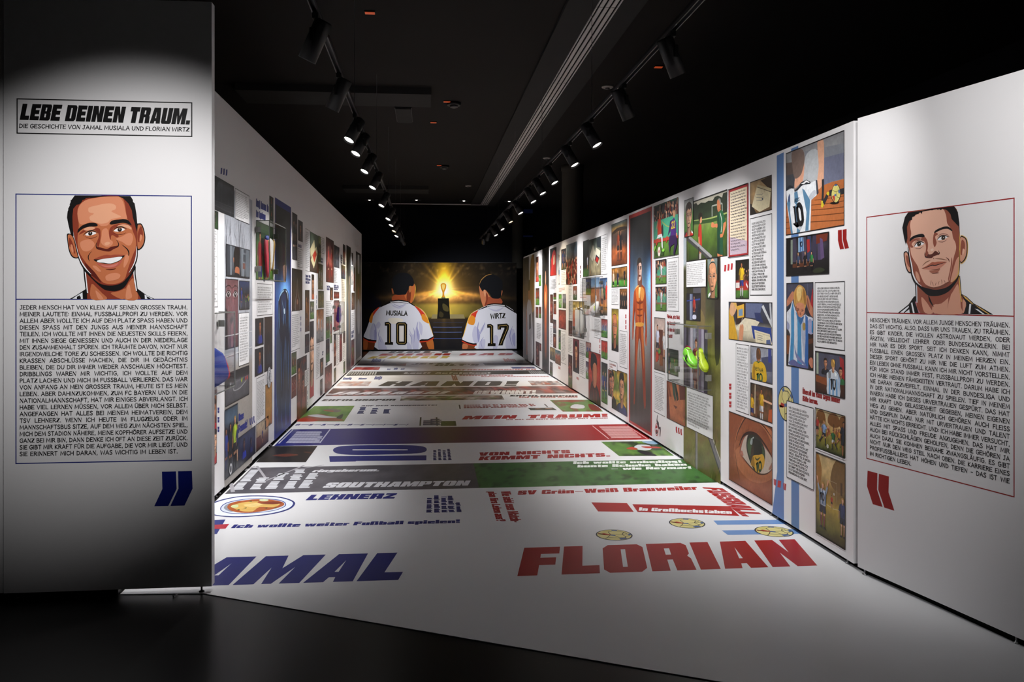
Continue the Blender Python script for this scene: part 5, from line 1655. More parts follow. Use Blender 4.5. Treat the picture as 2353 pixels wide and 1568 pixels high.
def football(ink, cu, cv, r, rot=0.0):
    def q(x, y):
        c, s = math.cos(rot), math.sin(rot)
        return (cu + r * (x * c - y * s), cv + r * (x * s + y * c))
    ink.ell(cu, cv, r * 1.04, r * 1.04, '#1d2530', 28)
    ink.ell(cu, cv, r * .97, r * .97, '#d3c986', 28)
    ink.poly([q(*p) for p in smooth_loop([(-.75, .35), (-.5, .75), (-.15, .9), (-.3, .55), (-.45, .3)], 2)], '#c9be74')
    ink.poly([q(*p) for p in ((-.9, .1), (-.55, .3), (-.2, .05), (-.25, -.1), (-.6, -.05), (-.9, .3))], '#a8392b')
    ink.poly([q(*p) for p in ((-.2, .06), (.08, .0), (.05, -.2), (-.25, -.12))], '#46608f')
    ink.poly([q(*p) for p in ((-.1, .95), (.25, .92), (.2, .72), (-.05, .75))], '#46608f')
    ink.poly([q(*p) for p in ((.2, -.6), (.6, -.5), (.7, -.68), (.3, -.9))], '#46608f')
    ink.poly([q(*p) for p in ((.85, -.1), (.97, 0), (.92, .3), (.75, .2))], '#46608f')
    for a, b in (((-.2, .06), (-.3, .55)), ((-.3, .55), (-.05, .75)), ((.2, .72), (.6, .55)), ((.6, .55), (.75, .2)), ((.08, 0), (.45, .1)), ((.45, .1), (.6, .55)), ((.45, .1), (.75, .2)), ((.05, -.2), (.25, -.5)), ((.25, -.5), (.6, -.5)), ((.45, .1), (.62, -.3)), ((.62, -.3), (.85, -.1)), ((.62, -.3), (.6, -.5)), ((-.25, -.12), (-.4, -.5)), ((-.4, -.5), (.2, -.6)), ((-.4, -.5), (-.55, -.75))):
        ink.line([q(*a), q(*b)], r * .045, '#3a3a34')
    return ink


football(ink, cu, cv, rb, .5)
ink.build('football_picture', WALL_R, M_INK, 'cream football with blue and red patches')
textbox('R', 1809, 1870.4, 921.2, 1096.4, '''WIR JUNGS BEIM SV GRÜN-
WEISS BRAUWEILER KANNTEN
NUR CRISTIANO RONALDO
ODER LIONEL MESSI. ICH
WOLLTE IMMER IN DIE HAUT
VON MESSI SCHLÜPFEN.
ER WAR MEIN ABSOLUTER
HERO. IHM EIFERTE ICH NACH.
ICH BEWUNDERTE SEINE
BLITZSCHNELLEN DREHUNGEN,
SEINE PRÄZISEN PÄSSE,
SEINE GENIALEN FINTEN, MIT
DENEN ER DIE VERTEIDIGER
AUSTRICKSTE. SEINE ART ZU
SPIELEN, VERMITTELTE MIR DEN
SPASS AM FUSSBALL UND
TRIEB MICH AUF DEM PLATZ
AN. NOCH HEUTE HÜTE ICH
DAS SHIRT WIE EINEN SCHATZ.
ES IST EINE BESONDERE
ERINNERUNG AN JENE ZEIT.'''.split('\n'), base=0.003)


def p_garden(p):
    p.bg([(0, '#3f4a1c'), (.25, '#8f8430'), (.5, '#a8944a'), (.62, '#b58f58'), (.75, '#d9c08e'), (1, '#dcc590')], 10, (5, 4), 8)
    for x, r in ((.18, .16), (.62, .2), (.95, .15)):
        p.blob([(x - r, .72), (x - r * .8, .92), (x, .99), (x + r * .8, .92), (x + r, .72), (x, .64)], '#7a4e22').rect(x - .02, .5, x + .02, .72, '#5a3c20')
    p.crowd(.0, .45, 1, .6, 16, 3, ['#b06a3a', '#8a4a2a', '#c98a4a'])
    p.fig(.06, .3, .5, '#a83228', '#3a2a22', SKIN[0], HAIR[1]).fig(.3, .14, .6, '#7f9cc4', '#22283a', SKIN[0], HAIR[3], '#22283a', 'run').fig(.62, .1, .48, '#2d6a3c', '#c8ccd0', SKIN[1], HAIR[1], '#22283a', 'run', -1).fig(.82, .22, .42, '#c78a2a', '#3a2a22', SKIN[1], HAIR[1], None, 'run')
    p.fig(.97, .0, .85, '#232838', '#1d202c', SKIN[3], HAIR[0]).ball(.44, .14, .05)


pic('R', 1875.2, 1942.8, 937.5, 1027.9, p_garden, 'children playing football in an autumn park')


def p_cheer(p):
    p.bg([(0, '#3a3c14'), (.15, '#6a6420'), (.4, '#a88f30'), (.6, '#8a6a30'), (.75, '#d9b878'), (1, '#e2c48c')], 9, (4, 6), 9)
    p.blob([(0, .6), (.0, .98), (.12, .95), (.2, .8), (.14, .62)], '#9a6a2c').blob([(.5, .7), (.6, .92), (.8, 1.02), (1, .95), (1, .68), (.75, .62)], '#7a5a2c').rect(.84, .6, .9, .75, '#4f3818')
    p.line([(.35, .5), (.35, .72), (.72, .72), (.72, .5)], .006, '#b8a888').line([(.3, .42), (.6, .4), (.9, .43)], .005, '#d9d0a8')
    p.fig(.55, .4, .15, '#b5442c', '#3a2a22', SKIN[1], HAIR[1]).ball(.63, .58, .016)
    p.fig(.24, .1, .56, '#aab9cc', '#23283a', SKIN[0], HAIR[3], '#7a3a34', 'arms')
    for a in (.12, .22, .32):
        p.poly([(a, .4), (a + .04, .4), (a + .04, .56), (a, .56)], '#54708e')
    comic_line(p.ink, '10', p.q(.16, .44), p.q(.3, .44), p.q(.16, .53), '#16161a', 24, False)
    p.fig(.92, .12, .46, '#2f3a66', '#23283a', SKIN[2], HAIR[3], '#b58a66')


pic('R', 1875.7, 1943, 1039, 1223.7, p_cheer, 'boy in a striped number 10 shirt cheering with raised arms on a golden pitch')
C_ = lambda x, y: (1660 + x / 4.126, 920 + y / 4.126)
marks('R', [[C_(*p) for p in q] for q in (((487, 745), (497, 749), (498, 808), (488, 800)), ((501, 750), (512, 754), (508, 812), (500, 808)), ((528, 760), (558, 768), (552, 832), (522, 822)), ((578, 785), (590, 788), (590, 855), (580, 845)), ((594, 790), (606, 795), (600, 858), (592, 852)))], '#b0252b', 'small red quotation marks on the blue stripe')


def p_parcel(p):
    p.bg([(0, '#7a5a34'), (.4, '#a8875c'), (1, '#b99a70')], 8, (3, 3), 10)
    p.poly([(.5, .95), (1, 1), (1, .6), (.8, .7)], '#3a2c20').poly([(0, 0), (.3, .0), (.1, .3), (0, .35)], '#241a14').poly([(.62, 0), (1, 0), (1, .5), (.75, .4)], '#6b5238')
    p.poly([(.35, .86), (.98, .62), (.9, .1), (.45, .02), (.08, .25)], '#d9cdaa').poly([(.35, .86), (.98, .62), (.97, .55), (.32, .78)], '#c2b48e')
    p.line([(.32, .8), (.97, .52)], .02, '#4a3f30').line([(.62, .72), (.7, .56)], .02, '#b8aa84')
    for k in range(3):
        p.line([(.3, .58 - k * .09), (.55, .52 - k * .09), (.62, .55 - k * .09)], .012, '#5a5a66')
    p.rect(.56, .36, .62, .42, '#3f4a56')


pic('R', 1724, 1773.4, 419.9, 494.4, p_parcel, 'wrapped parcel tied with string')
textbox('R', 1724, 1774, 503.3, 678.5, '''IN DER SCHULE SOLLTEN
WIR EINEN BRIEF AN UNS
SELBST SCHREIBEN. UND
IHN ERST ÖFFNEN, WENN
WIR ERWACHSEN SIND.
DIE AUFGABENSTELLUNG
LAUTETE: WAS BEWEGT
EUCH? WIE SIEHT EUER
MATCHPLAN FÜRS LEBEN
AUS? BEI MIR SPIELTE
NATÜRLICH DER FUSSBALL
DIE HAUPTROLLE. AM
ENDE SCHRIEB ICH IN
GROSSBUCHSTABEN AUF,
WAS UND WIE ICH EINMAL
WERDEN WOLLTE. FÜR MICH
WAR KLAR: ICH WOLLTE
FUSSBALL SPIELEN WIE
NEYMAR. ICH WOLLTE PROFI
WERDEN. UND DIESES ZIEL
GING ICH MIT GROSSEM
SELBSTVERSTÄNDNIS AN,
OHNE JEGLICHEN DRUCK.'''.split('\n'))


def p_letter(p):
    p.rect(0, 0, 1, 1, '#a3262a').rect(.07, .03, .93, .96, '#d9cbb0').poly([(.07, .03), (.93, .03), (.93, .2), (.07, .3)], '#b9a8b4')
    for k in range(20):
        p.line([(.08, .07 + k * .043), (.92, .07 + k * .043)], .002, '#8f86a8')
    p.ink.clip = None
    rs = random.Random(5)
    for k in range(20):
        y = .92 - k * .043
        x = .14
        while x < .84 - (.4 * rs.random() if k % 6 == 5 or k == 19 else 0):
            w = rs.uniform(.03, .11)
            p.line([(x, y), (x + w * .4, y + .008), (x + w * .6, y - .006), (x + w, y + .004)], .008, '#241d2c')
            x += w + .03


pic('R', 1674.3, 1720, 437, 592, p_letter, 'handwritten letter in a red frame')
marks('R', tick3(1663.5, 609, 1686, 624, -1, -.25), '#b0252b', 'three small red ticks beside the yellow player')


def p_yellow(p):
    p.bg([(0, '#3f6a26'), (.2, '#4a7a2c'), (.22, '#a82a26'), (.45, '#b02c28'), (.5, '#1a1814'), (1, '#141310')], 8, (4, 6), 11)
    p.crowd(.55, .5, 1, .75, 10, 4, ['#4a3014', '#2a2012', '#6a4a1c'])
    p.poly([(.8, .42), (.95, .3), (.92, .26), (.78, .36)], '#e0d8d4').rect(.02, .28, .3, .42, '#d8d0cc')
    p.fig(.46, .02, .92, '#d9b222', '#2c3a86', SKIN[3], HAIR[0], '#d8d8da', 'stand')


pic('R', 1691, 1721, 599.6, 686.3, p_yellow, 'footballer in a yellow shirt before a red advertising board')


def p_desk(p):
    p.bg([(0, '#b0a890'), (.35, '#c2b9a0'), (.5, '#2a2c38'), (1, '#3c4258')], 8, (4, 3), 12)
    p.poly([(.42, .98), (.8, .98), (.72, .6), (.42, .62)], '#5a6486').poly([(.2, .98), (.42, 1), (.42, .5), (.18, .4)], '#2a1610').poly([(.22, .9), (.38, .96), (.38, .62), (.22, .58)], '#d9a83a').poly([(.25, .8), (.35, .84), (.35, .66), (.25, .64)], '#6a8aa8')
    p.poly([(.4, .6), (.75, .55), (.62, .3), (.3, .25), (.16, .3)], '#d6cdb4').poly([(.62, .75), (.75, .75), (.82, .5), (.66, .55)], '#23305e').poly([(.55, .42), (.98, .4), (1, .05), (.6, .1)], '#1d3a86').poly([(.62, .32), (.95, .25), (1, 0), (.65, 0)], '#d9cfb0').line([(.64, .27), (.96, .2)], .02, '#b8ac8c')
    for k in range(3):
        p.line([(.68, .2 - k * .05), (.8, .18 - k * .05)], .012, '#4a4a58')
    p.poly([(.88, .1), (.96, .12), (.98, .0), (.88, .0)], '#4a5a86').poly([(.82, .95), (1, .5), (1, .4), (.78, .9)], '#c9ccd0').poly([(.94, 1), (.98, 1), (1, .5), (.97, .5)], '#b9bcc2')
    p.blob([(0, .0), (0, .75), (.08, .8), (.16, .4), (.22, .0)], '#c99a22').blob([(.02, .75), (.06, 1), (.18, 1.02), (.2, .85), (.15, .7), (.08, .62)], '#d0a078').blob([(.08, 1.05), (.2, .95), (.22, .8), (.16, .9)], '#d0a54e').blob([(.26, .0), (.27, .3), (.3, .42), (.36, .42), (.37, .3), (.34, 0)], '#c98a66').line([(.32, .4), (.34, .6)], .02, '#d8d8da')


pic('R', 1675, 1774.5, 694.7, 779.5, p_desk, 'child in a yellow shirt writing a letter at a desk')
textbox('R', 1691.4, 1721.3, 790.3, 943, rows=22, seed=31)


def p_neymar(p):
    p.bg([(0, '#5a5e70'), (.5, '#8a90a0'), (1, '#a8acb8')], 10, (4, 4), 13)
    p.poly([(.5, .7), (1, .8), (1, .35), (.6, .3)], '#3f4560').poly([(0, .45), (.3, .5), (.25, .2), (0, .2)], '#b0a896').rect(.82, .6, .95, 1, '#2c3a86')
    p.bust(.38, .56, .42, '#d0a81e', SKIN[3], HAIR[2], 0, False, True)
    p.blob([(.1, 0), (.12, .45), (.25, .56), (.5, .58), (.66, .5), (.74, .3), (.7, 0)], '#d0a81e').blob([(.1, 0), (.12, .4), (.2, .45), (.22, 0)], '#a87e12').poly([(.24, .58), (.38, .52), (.52, .6), (.38, .57)], '#2a5a34')
    comic_line(p.ink, 'NEYMAR', p.q(.2, .3), p.q(.6, .28), p.q(.2, .4), '#2a4a2c', 20, False)
    comic_line(p.ink, '10', p.q(.3, .0), p.q(.56, .0), p.q(.3, .22), '#2a5a34', 24, False)


pic('R', 1725, 1774.9, 795, 871, p_neymar, 'boy from behind in a yellow number 10 shirt')


def p_brazil(p):
    p.bg([(0, '#6a4a2c'), (.5, '#4a3a22'), (1, '#3a3020')], 18, (5, 4), 14, tint='#7a4a34')
    p.poly([(.18, .1), (.22, .1), (.24, 1), (.2, 1)], '#c8b89a').poly([(.8, 0), (1, 0), (1, .4), (.85, .35)], '#b5562a')
    p.fig(.06, -.2, .9, '#cfa420', '#23306e', SKIN[3], HAIR[0]).fig(.52, -.1, 1.0, '#cfa420', '#d8d8da', SKIN[3], HAIR[0], '#d8d8da', 'stand').poly([(.6, .62), (1, .58), (1, .52), (.6, .56)], SKIN[2])


pic('R', 1725, 1775, 880, 955, p_brazil, 'players in yellow shirts celebrating')
marks('R', pairs(1675.3, 1681, [882, 903, 923], 14), '#b0252b', 'three small red quotation marks above the eye picture')


def p_eye(p):
    def fn(X, Y):
        C = np.zeros(X.shape + (3,))
        a = rgb('#74391f')
        b = rgb('#a8643e')
        r = np.hypot((X - .52) / .55, (Y - .5) / .6)
        w = np.clip(1.25 - r, 0, 1)
        n = noise2(X.shape[1], X.shape[0], (5, 8), 15) - .5
        return a + (b - a) * w[..., None] + (n * 30)[..., None]
    p.gridf(fn, 22, 40)
    T = tracer('R', 1665, 930, 6.533)
    trace(p.ink, T, [
        ('b', '#b06c46', '150,720 200,420 310,215 470,250 620,400 722,600 722,420 560,280 360,190 240,260 160,480'), ('b', '#a86640', '150,720 230,640 260,800 420,980 560,1060 722,960 722,1100 560,1180 380,1140 240,1000 170,860'), ('b', '#8a4a2a', '72,120 200,140 260,240 180,420 130,700 72,760'),
        ('t', '#3f1d10', '150,640 200,420 300,220 360,190', 10), ('t', '#3f1d10', '500,250 600,340 722,520', 9), ('t', '#5a2c18', '160,700 180,880 240,1190', 8),
        ('b', '#8f4c38', '225,720 270,510 355,435 480,462 605,610 722,800 722,970 640,1045 520,1048 415,975 300,850'), ('b', '#b7a99b', '245,725 285,530 360,452 480,482 602,640 722,825 722,955 640,1032 520,1036 420,958 305,830'), ('b', '#a86a58', '232,735 262,690 285,760 262,775'), ('b', '#9a6a5a', '660,980 722,860 722,950'),
        ('b', '#20261a', '330,570 365,442 470,462 565,575 608,700 602,862 542,1014 470,1024 388,872 338,705'), ('b', '#3c5230', '345,600 380,500 420,560 400,760 365,740'), ('b', '#35482a', '560,620 598,720 590,800 556,790'), ('b', '#15130f', '415,530 520,545 566,680 545,765 430,768'),
        ('b', '#3a2a1c', '405,640 430,600 440,720 400,850 388,820'), ('b', '#bf9320', '396,890 430,772 520,756 575,750 602,830 590,935 530,1018 472,1020 450,945 396,910'), ('b', '#8f6a12', '396,890 430,780 450,850 450,940'), ('t', '#3a3a14', '455,790 490,830 540,790', 12), ('b', '#8f9a98', '384,570 405,505 422,520 418,595 396,604'), ('b', '#a8b0ae', '418,500 440,486 438,506 424,512')])
    comic_line(p.ink, '10', T(480, 1010), T(556, 1000), T(480, 868), '#1d3a1e', 24, False)
    trace(p.ink, T, [('t', '#2c140c', '215,640 270,490 355,430 480,455 605,600 722,800', 18), ('t', '#4a2416', '245,740 320,850 420,965 520,1042 640,1038 722,960', 9)])
    rs = random.Random(4)
    for k in range(16):
        t = k / 15
        x, y = 225 + 130 * t, 560 - 160 * t
        p.ink.line([T(x, y), T(x - 22 + 30 * t, y - 30), T(x - 30 + 40 * t, y - 62 - 14 * rs.random())], 0.003, '#241008', True)
    for k in range(10):
        x = 360 + k * 18
        p.ink.line([T(x, 440 + k * 4), T(x + 3, 400 + k * 3), T(x + 12, 360 + k * 4)], 0.002, '#4a2414', True)
    for k in range(26):
        x = 300 + k * 16
        y = 930 + 130 * math.sin(k / 25 * 2.2)
        p.ink.line([T(x, y), T(x - 4, y + 60), T(x - 14 + rs.random() * 8, y + 110 + rs.random() * 60)], 0.002, '#3f1d10', True)


pic('R', 1675.7, 1775, 945.4, 1101.8, p_eye, 'huge close-up of an eye reflecting a yellow number 10 shirt')

# ---- collage of the second module
def p_camo(p):
    def fn(X, Y):
        n = noise2(X.shape[1], X.shape[0], (5, 16), 21)
        n2 = noise2(X.shape[1], X.shape[0], (9, 40), 22)
        g = rgb('#6e6c34') + (n - .5)[..., None] * 60
        d = rgb('#2c2820') + (n2 - .5)[..., None] * 40
        top = np.clip((Y - .62) / .08, 0, 1) * np.clip((.88 - Y) / .03, 0, 1)
        left = np.clip((.12 - X) / .03, 0, 1) * np.clip((Y - .86) / .02, 0, 1)
        C = g * (1 - top[..., None]) + (d * .6 + rgb('#55603a') * .4 * (n[..., None] * 1.6)) * top[..., None]
        brown = np.clip((n2 - .55) * 5, 0, 1) * np.clip((.3 - Y) / .1, 0, 1)
        C = C * (1 - .5 * brown[..., None]) + rgb('#7a5a40') * .5 * brown[..., None]
        return C * (1 - left[..., None]) + rgb('#aeb9c2') * left[..., None]
    p.gridf(fn, 20, 60)
    for a in ((.3, .66, .5, .9, '#4a4a52'), (.5, .6, .62, .8, '#5c5038'), (.4, .5, .6, .68, '#77683f'), (.86, .5, 1, .9, '#221e1a'), (.0, .62, .1, .84, '#3a3a20')):
        p.blob([(a[0], a[1]), (a[0] + .02, a[3]), (a[2], a[3] - .03), (a[2] - .01, a[1] + .02)], a[4])
    p.line([(.385, .0), (.385, .2)], .022, '#8f8a8c').line([(.36, .0), (.36, .2)], .008, '#5a5660').line([(.66, .2), (1.02, .06)], .03, '#77747a').line([(.64, .19), (1.0, .045)], .009, '#3a3840').line([(.7, .21), (1.03, .085)], .007, '#c2bfba')
    p.strokes(40, ['#5a5c2a', '#8a8a4a', '#4a4420', '#86704c'], 3, .02, .06, 1.3, 0, .45)


pic('R', 1570.7, 1656, 546, 1063, p_camo, 'tall green and brown painted pitch-side strip with metal posts', frame=False, base=0.0003)


def p_coach(p):
    p.bg([(0, '#33491c'), (.3, '#47631f'), (.52, '#5f7a34'), (.6, '#7a8a48'), (.64, '#2c3a24'), (.9, '#243020'), (1, '#2c3426')], 14, (7, 9), 23)
    T = tracer('R', 1565, 430, 8.255)
    trace(p.ink, T, [
        ('p', '#bdb9a8', '245,290 878,70 878,90 800,120 780,200 700,160 640,190 600,260 520,260 460,300 380,295 320,345 290,300 245,330'), ('l', '#8f958c', '590,360 592,560', 16), ('l', '#a3a89c', '590,360 780,310', 10), ('l', '#8f958c', '782,310 786,470', 14), ('l', '#93a35c', '245,650 560,600 878,495', 14), ('l', '#2c4a20', '245,680 560,640 878,540', 22),
        ('b', '#22180f', '335,620 332,530 360,485 400,500 404,570 380,560 365,640 350,660'), ('b', '#c98a66', '372,580 390,565 400,620 392,672 368,690 358,650'), ('p', '#b5301f', '330,760 352,690 388,720 396,940 398,1150 352,1100 325,940'), ('p', '#8a2016', '330,760 345,720 350,1090 325,940'), ('p', '#c07a58', '328,950 348,940 360,1080 352,1150 335,1100'), ('p', '#a8a09a', '338,1240 390,1230 380,1372 338,1378'), ('b', '#b06a4a', '345,1190 378,1180 380,1250 350,1260'),
        ('l', '#3a3a3c', '108,950 350,1150 560,1350', 40), ('l', '#8f9090', '150,945 360,1130 585,1335', 20), ('l', '#23201c', '340,1130 338,1390', 20), ('l', '#7a6a44', '132,980 135,1400', 6),
        ('b', '#c4764e', '685,300 700,235 740,222 752,290 752,400 720,462 692,430'), ('b', '#8f8c84', '700,235 735,212 756,250 756,330 740,320 730,260'), ('p', '#b36a46', '700,440 750,400 770,440 710,490'), ('p', '#1f5a36', '688,500 765,425 800,470 842,640 806,700 792,960 688,975'), ('p', '#133c28', '688,500 715,470 740,700 740,975 688,975'), ('l', '#c9cfc8', '745,490 770,600 778,720 762,860', 9), ('b', '#c4764e', '690,695 640,700 600,665 580,690 572,745 600,770 650,762 690,772'), ('p', '#c4764e', '808,690 852,650 856,720 820,860 790,950 748,960 742,900 790,880'), ('p', '#1a4a30', '688,970 795,960 802,1290 740,1280 688,1262'), ('p', '#0f3222', '688,970 740,970 735,1280 688,1262'), ('p', '#c4764e', '692,1262 738,1278 735,1372 700,1375'), ('p', '#c4764e', '748,1285 790,1290 786,1362 752,1368')])


pic('R', 1578.2, 1671, 469, 600.6, p_coach, 'coach in green talking to a boy in red on a football pitch', base=0.001)


def p_boyhead(p):
    p.bg([(0, '#3f6a2c'), (.6, '#4f8a3a'), (.75, '#a8b0a8'), (1, '#b0b4b4')], 8, (3, 5), 24)
    p.bust(.5, .26, .62, '#a8281f', '#d0a080', '#33241f', .5)
    p.poly([(.8, .15), (.95, .1), (.98, .05), (.82, .08)], '#e4e4e6').poly([(.05, .1), (.18, .16), (.2, .1), (.08, .04)], '#2e2e44')


pic('R', 1573.5, 1593.9, 461.8, 545.9, p_boyhead, 'portrait of a serious boy in a red shirt', base=0.0035)
textbox('R', 1578.2, 1623, 602.2, 660.8, rows=12, seed=32, base=0.004)


def p_man(p):
    p.bg([(0, '#5a8a3a'), (.5, '#4a5a40'), (1, '#8a9a9a')], 8, (3, 5), 25)
    p.bust(.5, .2, .72, '#2a6a3c', '#c48a66', '#8f8a82', -.3, True)
    p.poly([(.1, .1), (.3, .16), (.34, .1), (.12, .02)], '#dfe2e4').blob([(.32, .9), (.5, 1.0), (.72, .92), (.5, .94)], '#d8a482')


pic('R', 1626.5, 1650, 595.5, 686.3, p_man, 'portrait of an older man with a bald forehead', base=0.004)


def p_redlight(p):
    p.bg([(0, '#171720'), (.5, '#23233a'), (1, '#14141c')], 8, (4, 4), 26)
    p.rect(.24, 0, .38, 1, '#7c86a0').rect(.38, .0, .46, 1, '#4a5270').poly([(0, .74), (1, .82), (1, .76), (0, .7)], '#2c3e86').fig(.56, .08, .82, '#b02c26', '#7a1c18', SKIN[1], HAIR[2], '#1d1d22').blob([(.46, .06), (.7, .06), (.7, .2), (.48, .2)], '#c9cbe0').rect(.8, 0, 1, .6, '#12121a')


pic('R', 1578.2, 1609.6, 675, 735.3, p_redlight, 'player in red standing in a bright tunnel light', base=0.0015)


# picture behind the display case: player in red holding boots
def p_case(p):
    p.bg([(0, '#4a4450'), (.5, '#5c5668'), (1, '#6a6478')], 10, (5, 5), 27)
    for a, c in ((.12, '#2c2a30'), (.3, '#b8b4c2'), (.42, '#8f94a4'), (.64, '#6b5a7a'), (.76, '#a79fb6'), (.86, '#3a3448')):
        p.rect(a, 0, a + .1, 1, c)
    p.fig(.54, -.18, 1.0, '#a8281f', '#8a2a26', '#d9a080', '#5a3018')


pic('R', 1571.5, 1626, 752, 888, p_case, 'player in red behind the green boots', frame=False, base=0.0012)


def p_match(p):
    p.bg([(0, '#476a26'), (.3, '#52792c'), (.4, '#4a8a6a'), (1, '#3f8f74')], 8, (5, 5), 28)
    T = tracer('R', 1440, 460, 5.225)
    trace(p.ink, T, [('p', '#2c2a30', '330,90 622,-20 622,170 330,268')])
    p.crowd(0, .62, 1, 1, 70, 6, ['#2a2a34', '#6a2a26', '#3a3a46', '#8a7a6a', '#50302c'])
    trace(p.ink, T, [
        ('p', '#3f9678', '330,265 622,165 622,420 330,480'), ('l', '#8a9a5a', '430,260 500,318 560,300', 5), ('p', '#a83a2c', '330,478 622,420 622,455 330,520'),
        ('b', '#22262a', '420,340 440,290 446,420 424,420'), ('p', '#b53a22', '378,240 412,215 420,300 425,410 375,430'), ('b', '#b98062', '392,190 400,155 410,185 406,220 395,222'), ('p', '#b98062', '375,260 385,260 372,340 358,360'), ('p', '#d8d8da', '365,470 380,420 428,405 432,440 400,450'), ('p', '#b53a22', '362,470 385,455 372,530 355,560'), ('p', '#d0d4d8', '420,440 436,440 440,590 426,560'), ('b', '#7ac242', '430,600 455,580 460,610 438,625'), ('b', '#7ac242', '330,590 350,550 358,570 338,615'), ('l', '#2c4a1c', '345,645 450,640', 12),
        ('b', '#b98a66', '562,160 575,115 588,150 586,200 566,205'), ('p', '#44236e', '540,250 575,210 602,270 600,420 530,430'), ('p', '#33184f', '530,250 548,240 530,380 500,430'), ('p', '#2c1546', '520,430 605,420 612,520 580,660 565,640 580,520 530,560 520,640 508,520'), ('p', '#c98a66', '598,400 612,390 612,430 600,440'), ('p', '#b53a2a', '480,440 500,430 495,480 478,520')])
    comic_line(p.ink, '22', T(545, 345), T(585, 330), T(545, 265), '#c9b32c', 22, False)
    p.ink.clip = None
    u, v = T(395, 618)
    p.ink.ell(u, v, .05, .05, '#d9d2c8', 12).ell(u, v, .02, .02, '#a84a3a', 6)


pic('R', 1503, 1559.2, 476, 594.5, p_match, 'player in red dribbling past an opponent in purple')
for k, (y0, y1) in enumerate(((599.6, 653.3), (660.4, 713.9))):
    def p_kick(p, k=k):
        p.bg([(0, '#5a8a34'), (.25, '#4f7d2c'), (.3, '#a8382c'), (.36, '#3f9678'), (.7, '#3f9678'), (.75, '#2c2a30'), (1, '#33303a')], 7, (4, 5), 30 + k)
        p.crowd(0, .74, 1, 1, 18, 8 + k)
        for a in (.55, .68, .8):
            p.line([(a, .36), (a + .2, .7)], .012, '#c9d8d0')
        p.fig(.1, .28, .5, '#23242a', '#23242a', SKIN[1]).fig(.55, .08, .82, '#cfd0d6', '#cfd0d6', SKIN[1], HAIR[1], '#cfd0d6', 'run' if k == 0 else 'stand', 1)
    pic('R', 1506.7, 1531.6, y0, y1, p_kick, ('upper' if k == 0 else 'lower') + ' small picture of a player in white kicking')
textbox('R', 1533.7, 1559.6, 595, 714.5, rows=20, seed=33)
E_ = lambda x, y: (1400 + x / 4.611, 720 + y / 4.611)
heading('R', [('Florian, jetzt bist', E_(613, 52), E_(748, 66), E_(613, 12)), ('du bereit', E_(613, 122), E_(700, 130), E_(613, 82)), ('für den nächsten', E_(614, 190), E_(742, 204), E_(614, 150)), ('Schritt!', E_(615, 258), E_(670, 265), E_(615, 220))], RED, 'four-line red heading left of the boot display case')


def p_lockers(p):
    p.bg([(0, '#7a6a60'), (.35, '#8a7466'), (.7, '#c4aea4'), (1, '#d0b8b0')], 7, (3, 6), 34)
    p.rect(.4, .28, .8, .78, '#5a2c20').line([(.55, .28), (.55, .78)], .006, '#2c120c').line([(.68, .28), (.68, .78)], .006, '#2c120c')
    p.fig(.3, .2, .66, '#c9cfe4', '#2c2c3a', SKIN[1], HAIR[0], '#2c2c3a').fig(.9, .25, .5, '#dfe0e4', '#dfe0e4', SKIN[0], HAIR[1]).rect(.5, .1, .8, .3, '#7a4a2a').blob([(.15, .15), (.4, .2), (.4, .32), (.2, .34)], '#b03a26').blob([(.4, .32), (.6, .34), (.56, .42), (.42, .4)], '#5a8a3a')


pic('R', 1503.7, 1528.4, 730, 848, p_lockers, 'players dressing in a changing room')
pic('R', 1532.3, 1559, 800.7, 857, lambda p: p.bg([(0, '#3a5a2a'), (.6, '#4a6a34'), (.7, '#243226'), (1, '#2c3a30')], 8, (4, 4), 35).fig(.2, -.25, 1.1, '#1d2434', '#1d2434', SKIN[0], HAIR[4]).fig(.68, -.3, .95, '#4a7a2c', '#4a7a2c', SKIN[0], HAIR[2]), 'two men talking beside a pitch')
textbox('R', 1503.7, 1528.4, 854.5, 945.6, rows=20, seed=36)


def p_chin(p):
    p.bg([(0, '#a8633f'), (.6, '#b06a44'), (1, '#a65e3a')], 5, (4, 4), 37)
    p.poly([(0, 0), (.2, 0), (.12, .6), (.0, 1)], '#5c2c20').poly([(0, 1), (.1, 1), (.28, .62), (.16, .6)], '#7a3c28').poly([(.3, 1), (.42, 1), (.52, .6), (.46, .52), (.36, .7)], '#27463a').poly([(.42, 1), (.58, 1), (.66, .62), (.56, .55)], '#1d2a22').poly([(.68, 1), (1, 1), (1, .68), (.72, .62)], '#5c2a20').poly([(.52, 1), (.66, 1), (.62, .78)], '#b8714a').poly([(.38, .42), (.6, .42), (.5, .34)], '#5c2a1c').line([(.5, .62), (.52, .5)], .02, '#6a3422')
    rs = random.Random(3)
    for k in range(24):
        p.rect(*(lambda a, b: (a, b, a + .012, b + .012))(rs.uniform(.25, .9), rs.uniform(.03, .32)), '#8a4c30')


pic('R', 1532.3, 1575, 875, 960.3, p_chin, 'close-up of a chin and mouth', base=0.001)
textbox('R', 1578.3, 1638.6, 890, 981.3, rows=13, seed=38, base=0.0016)
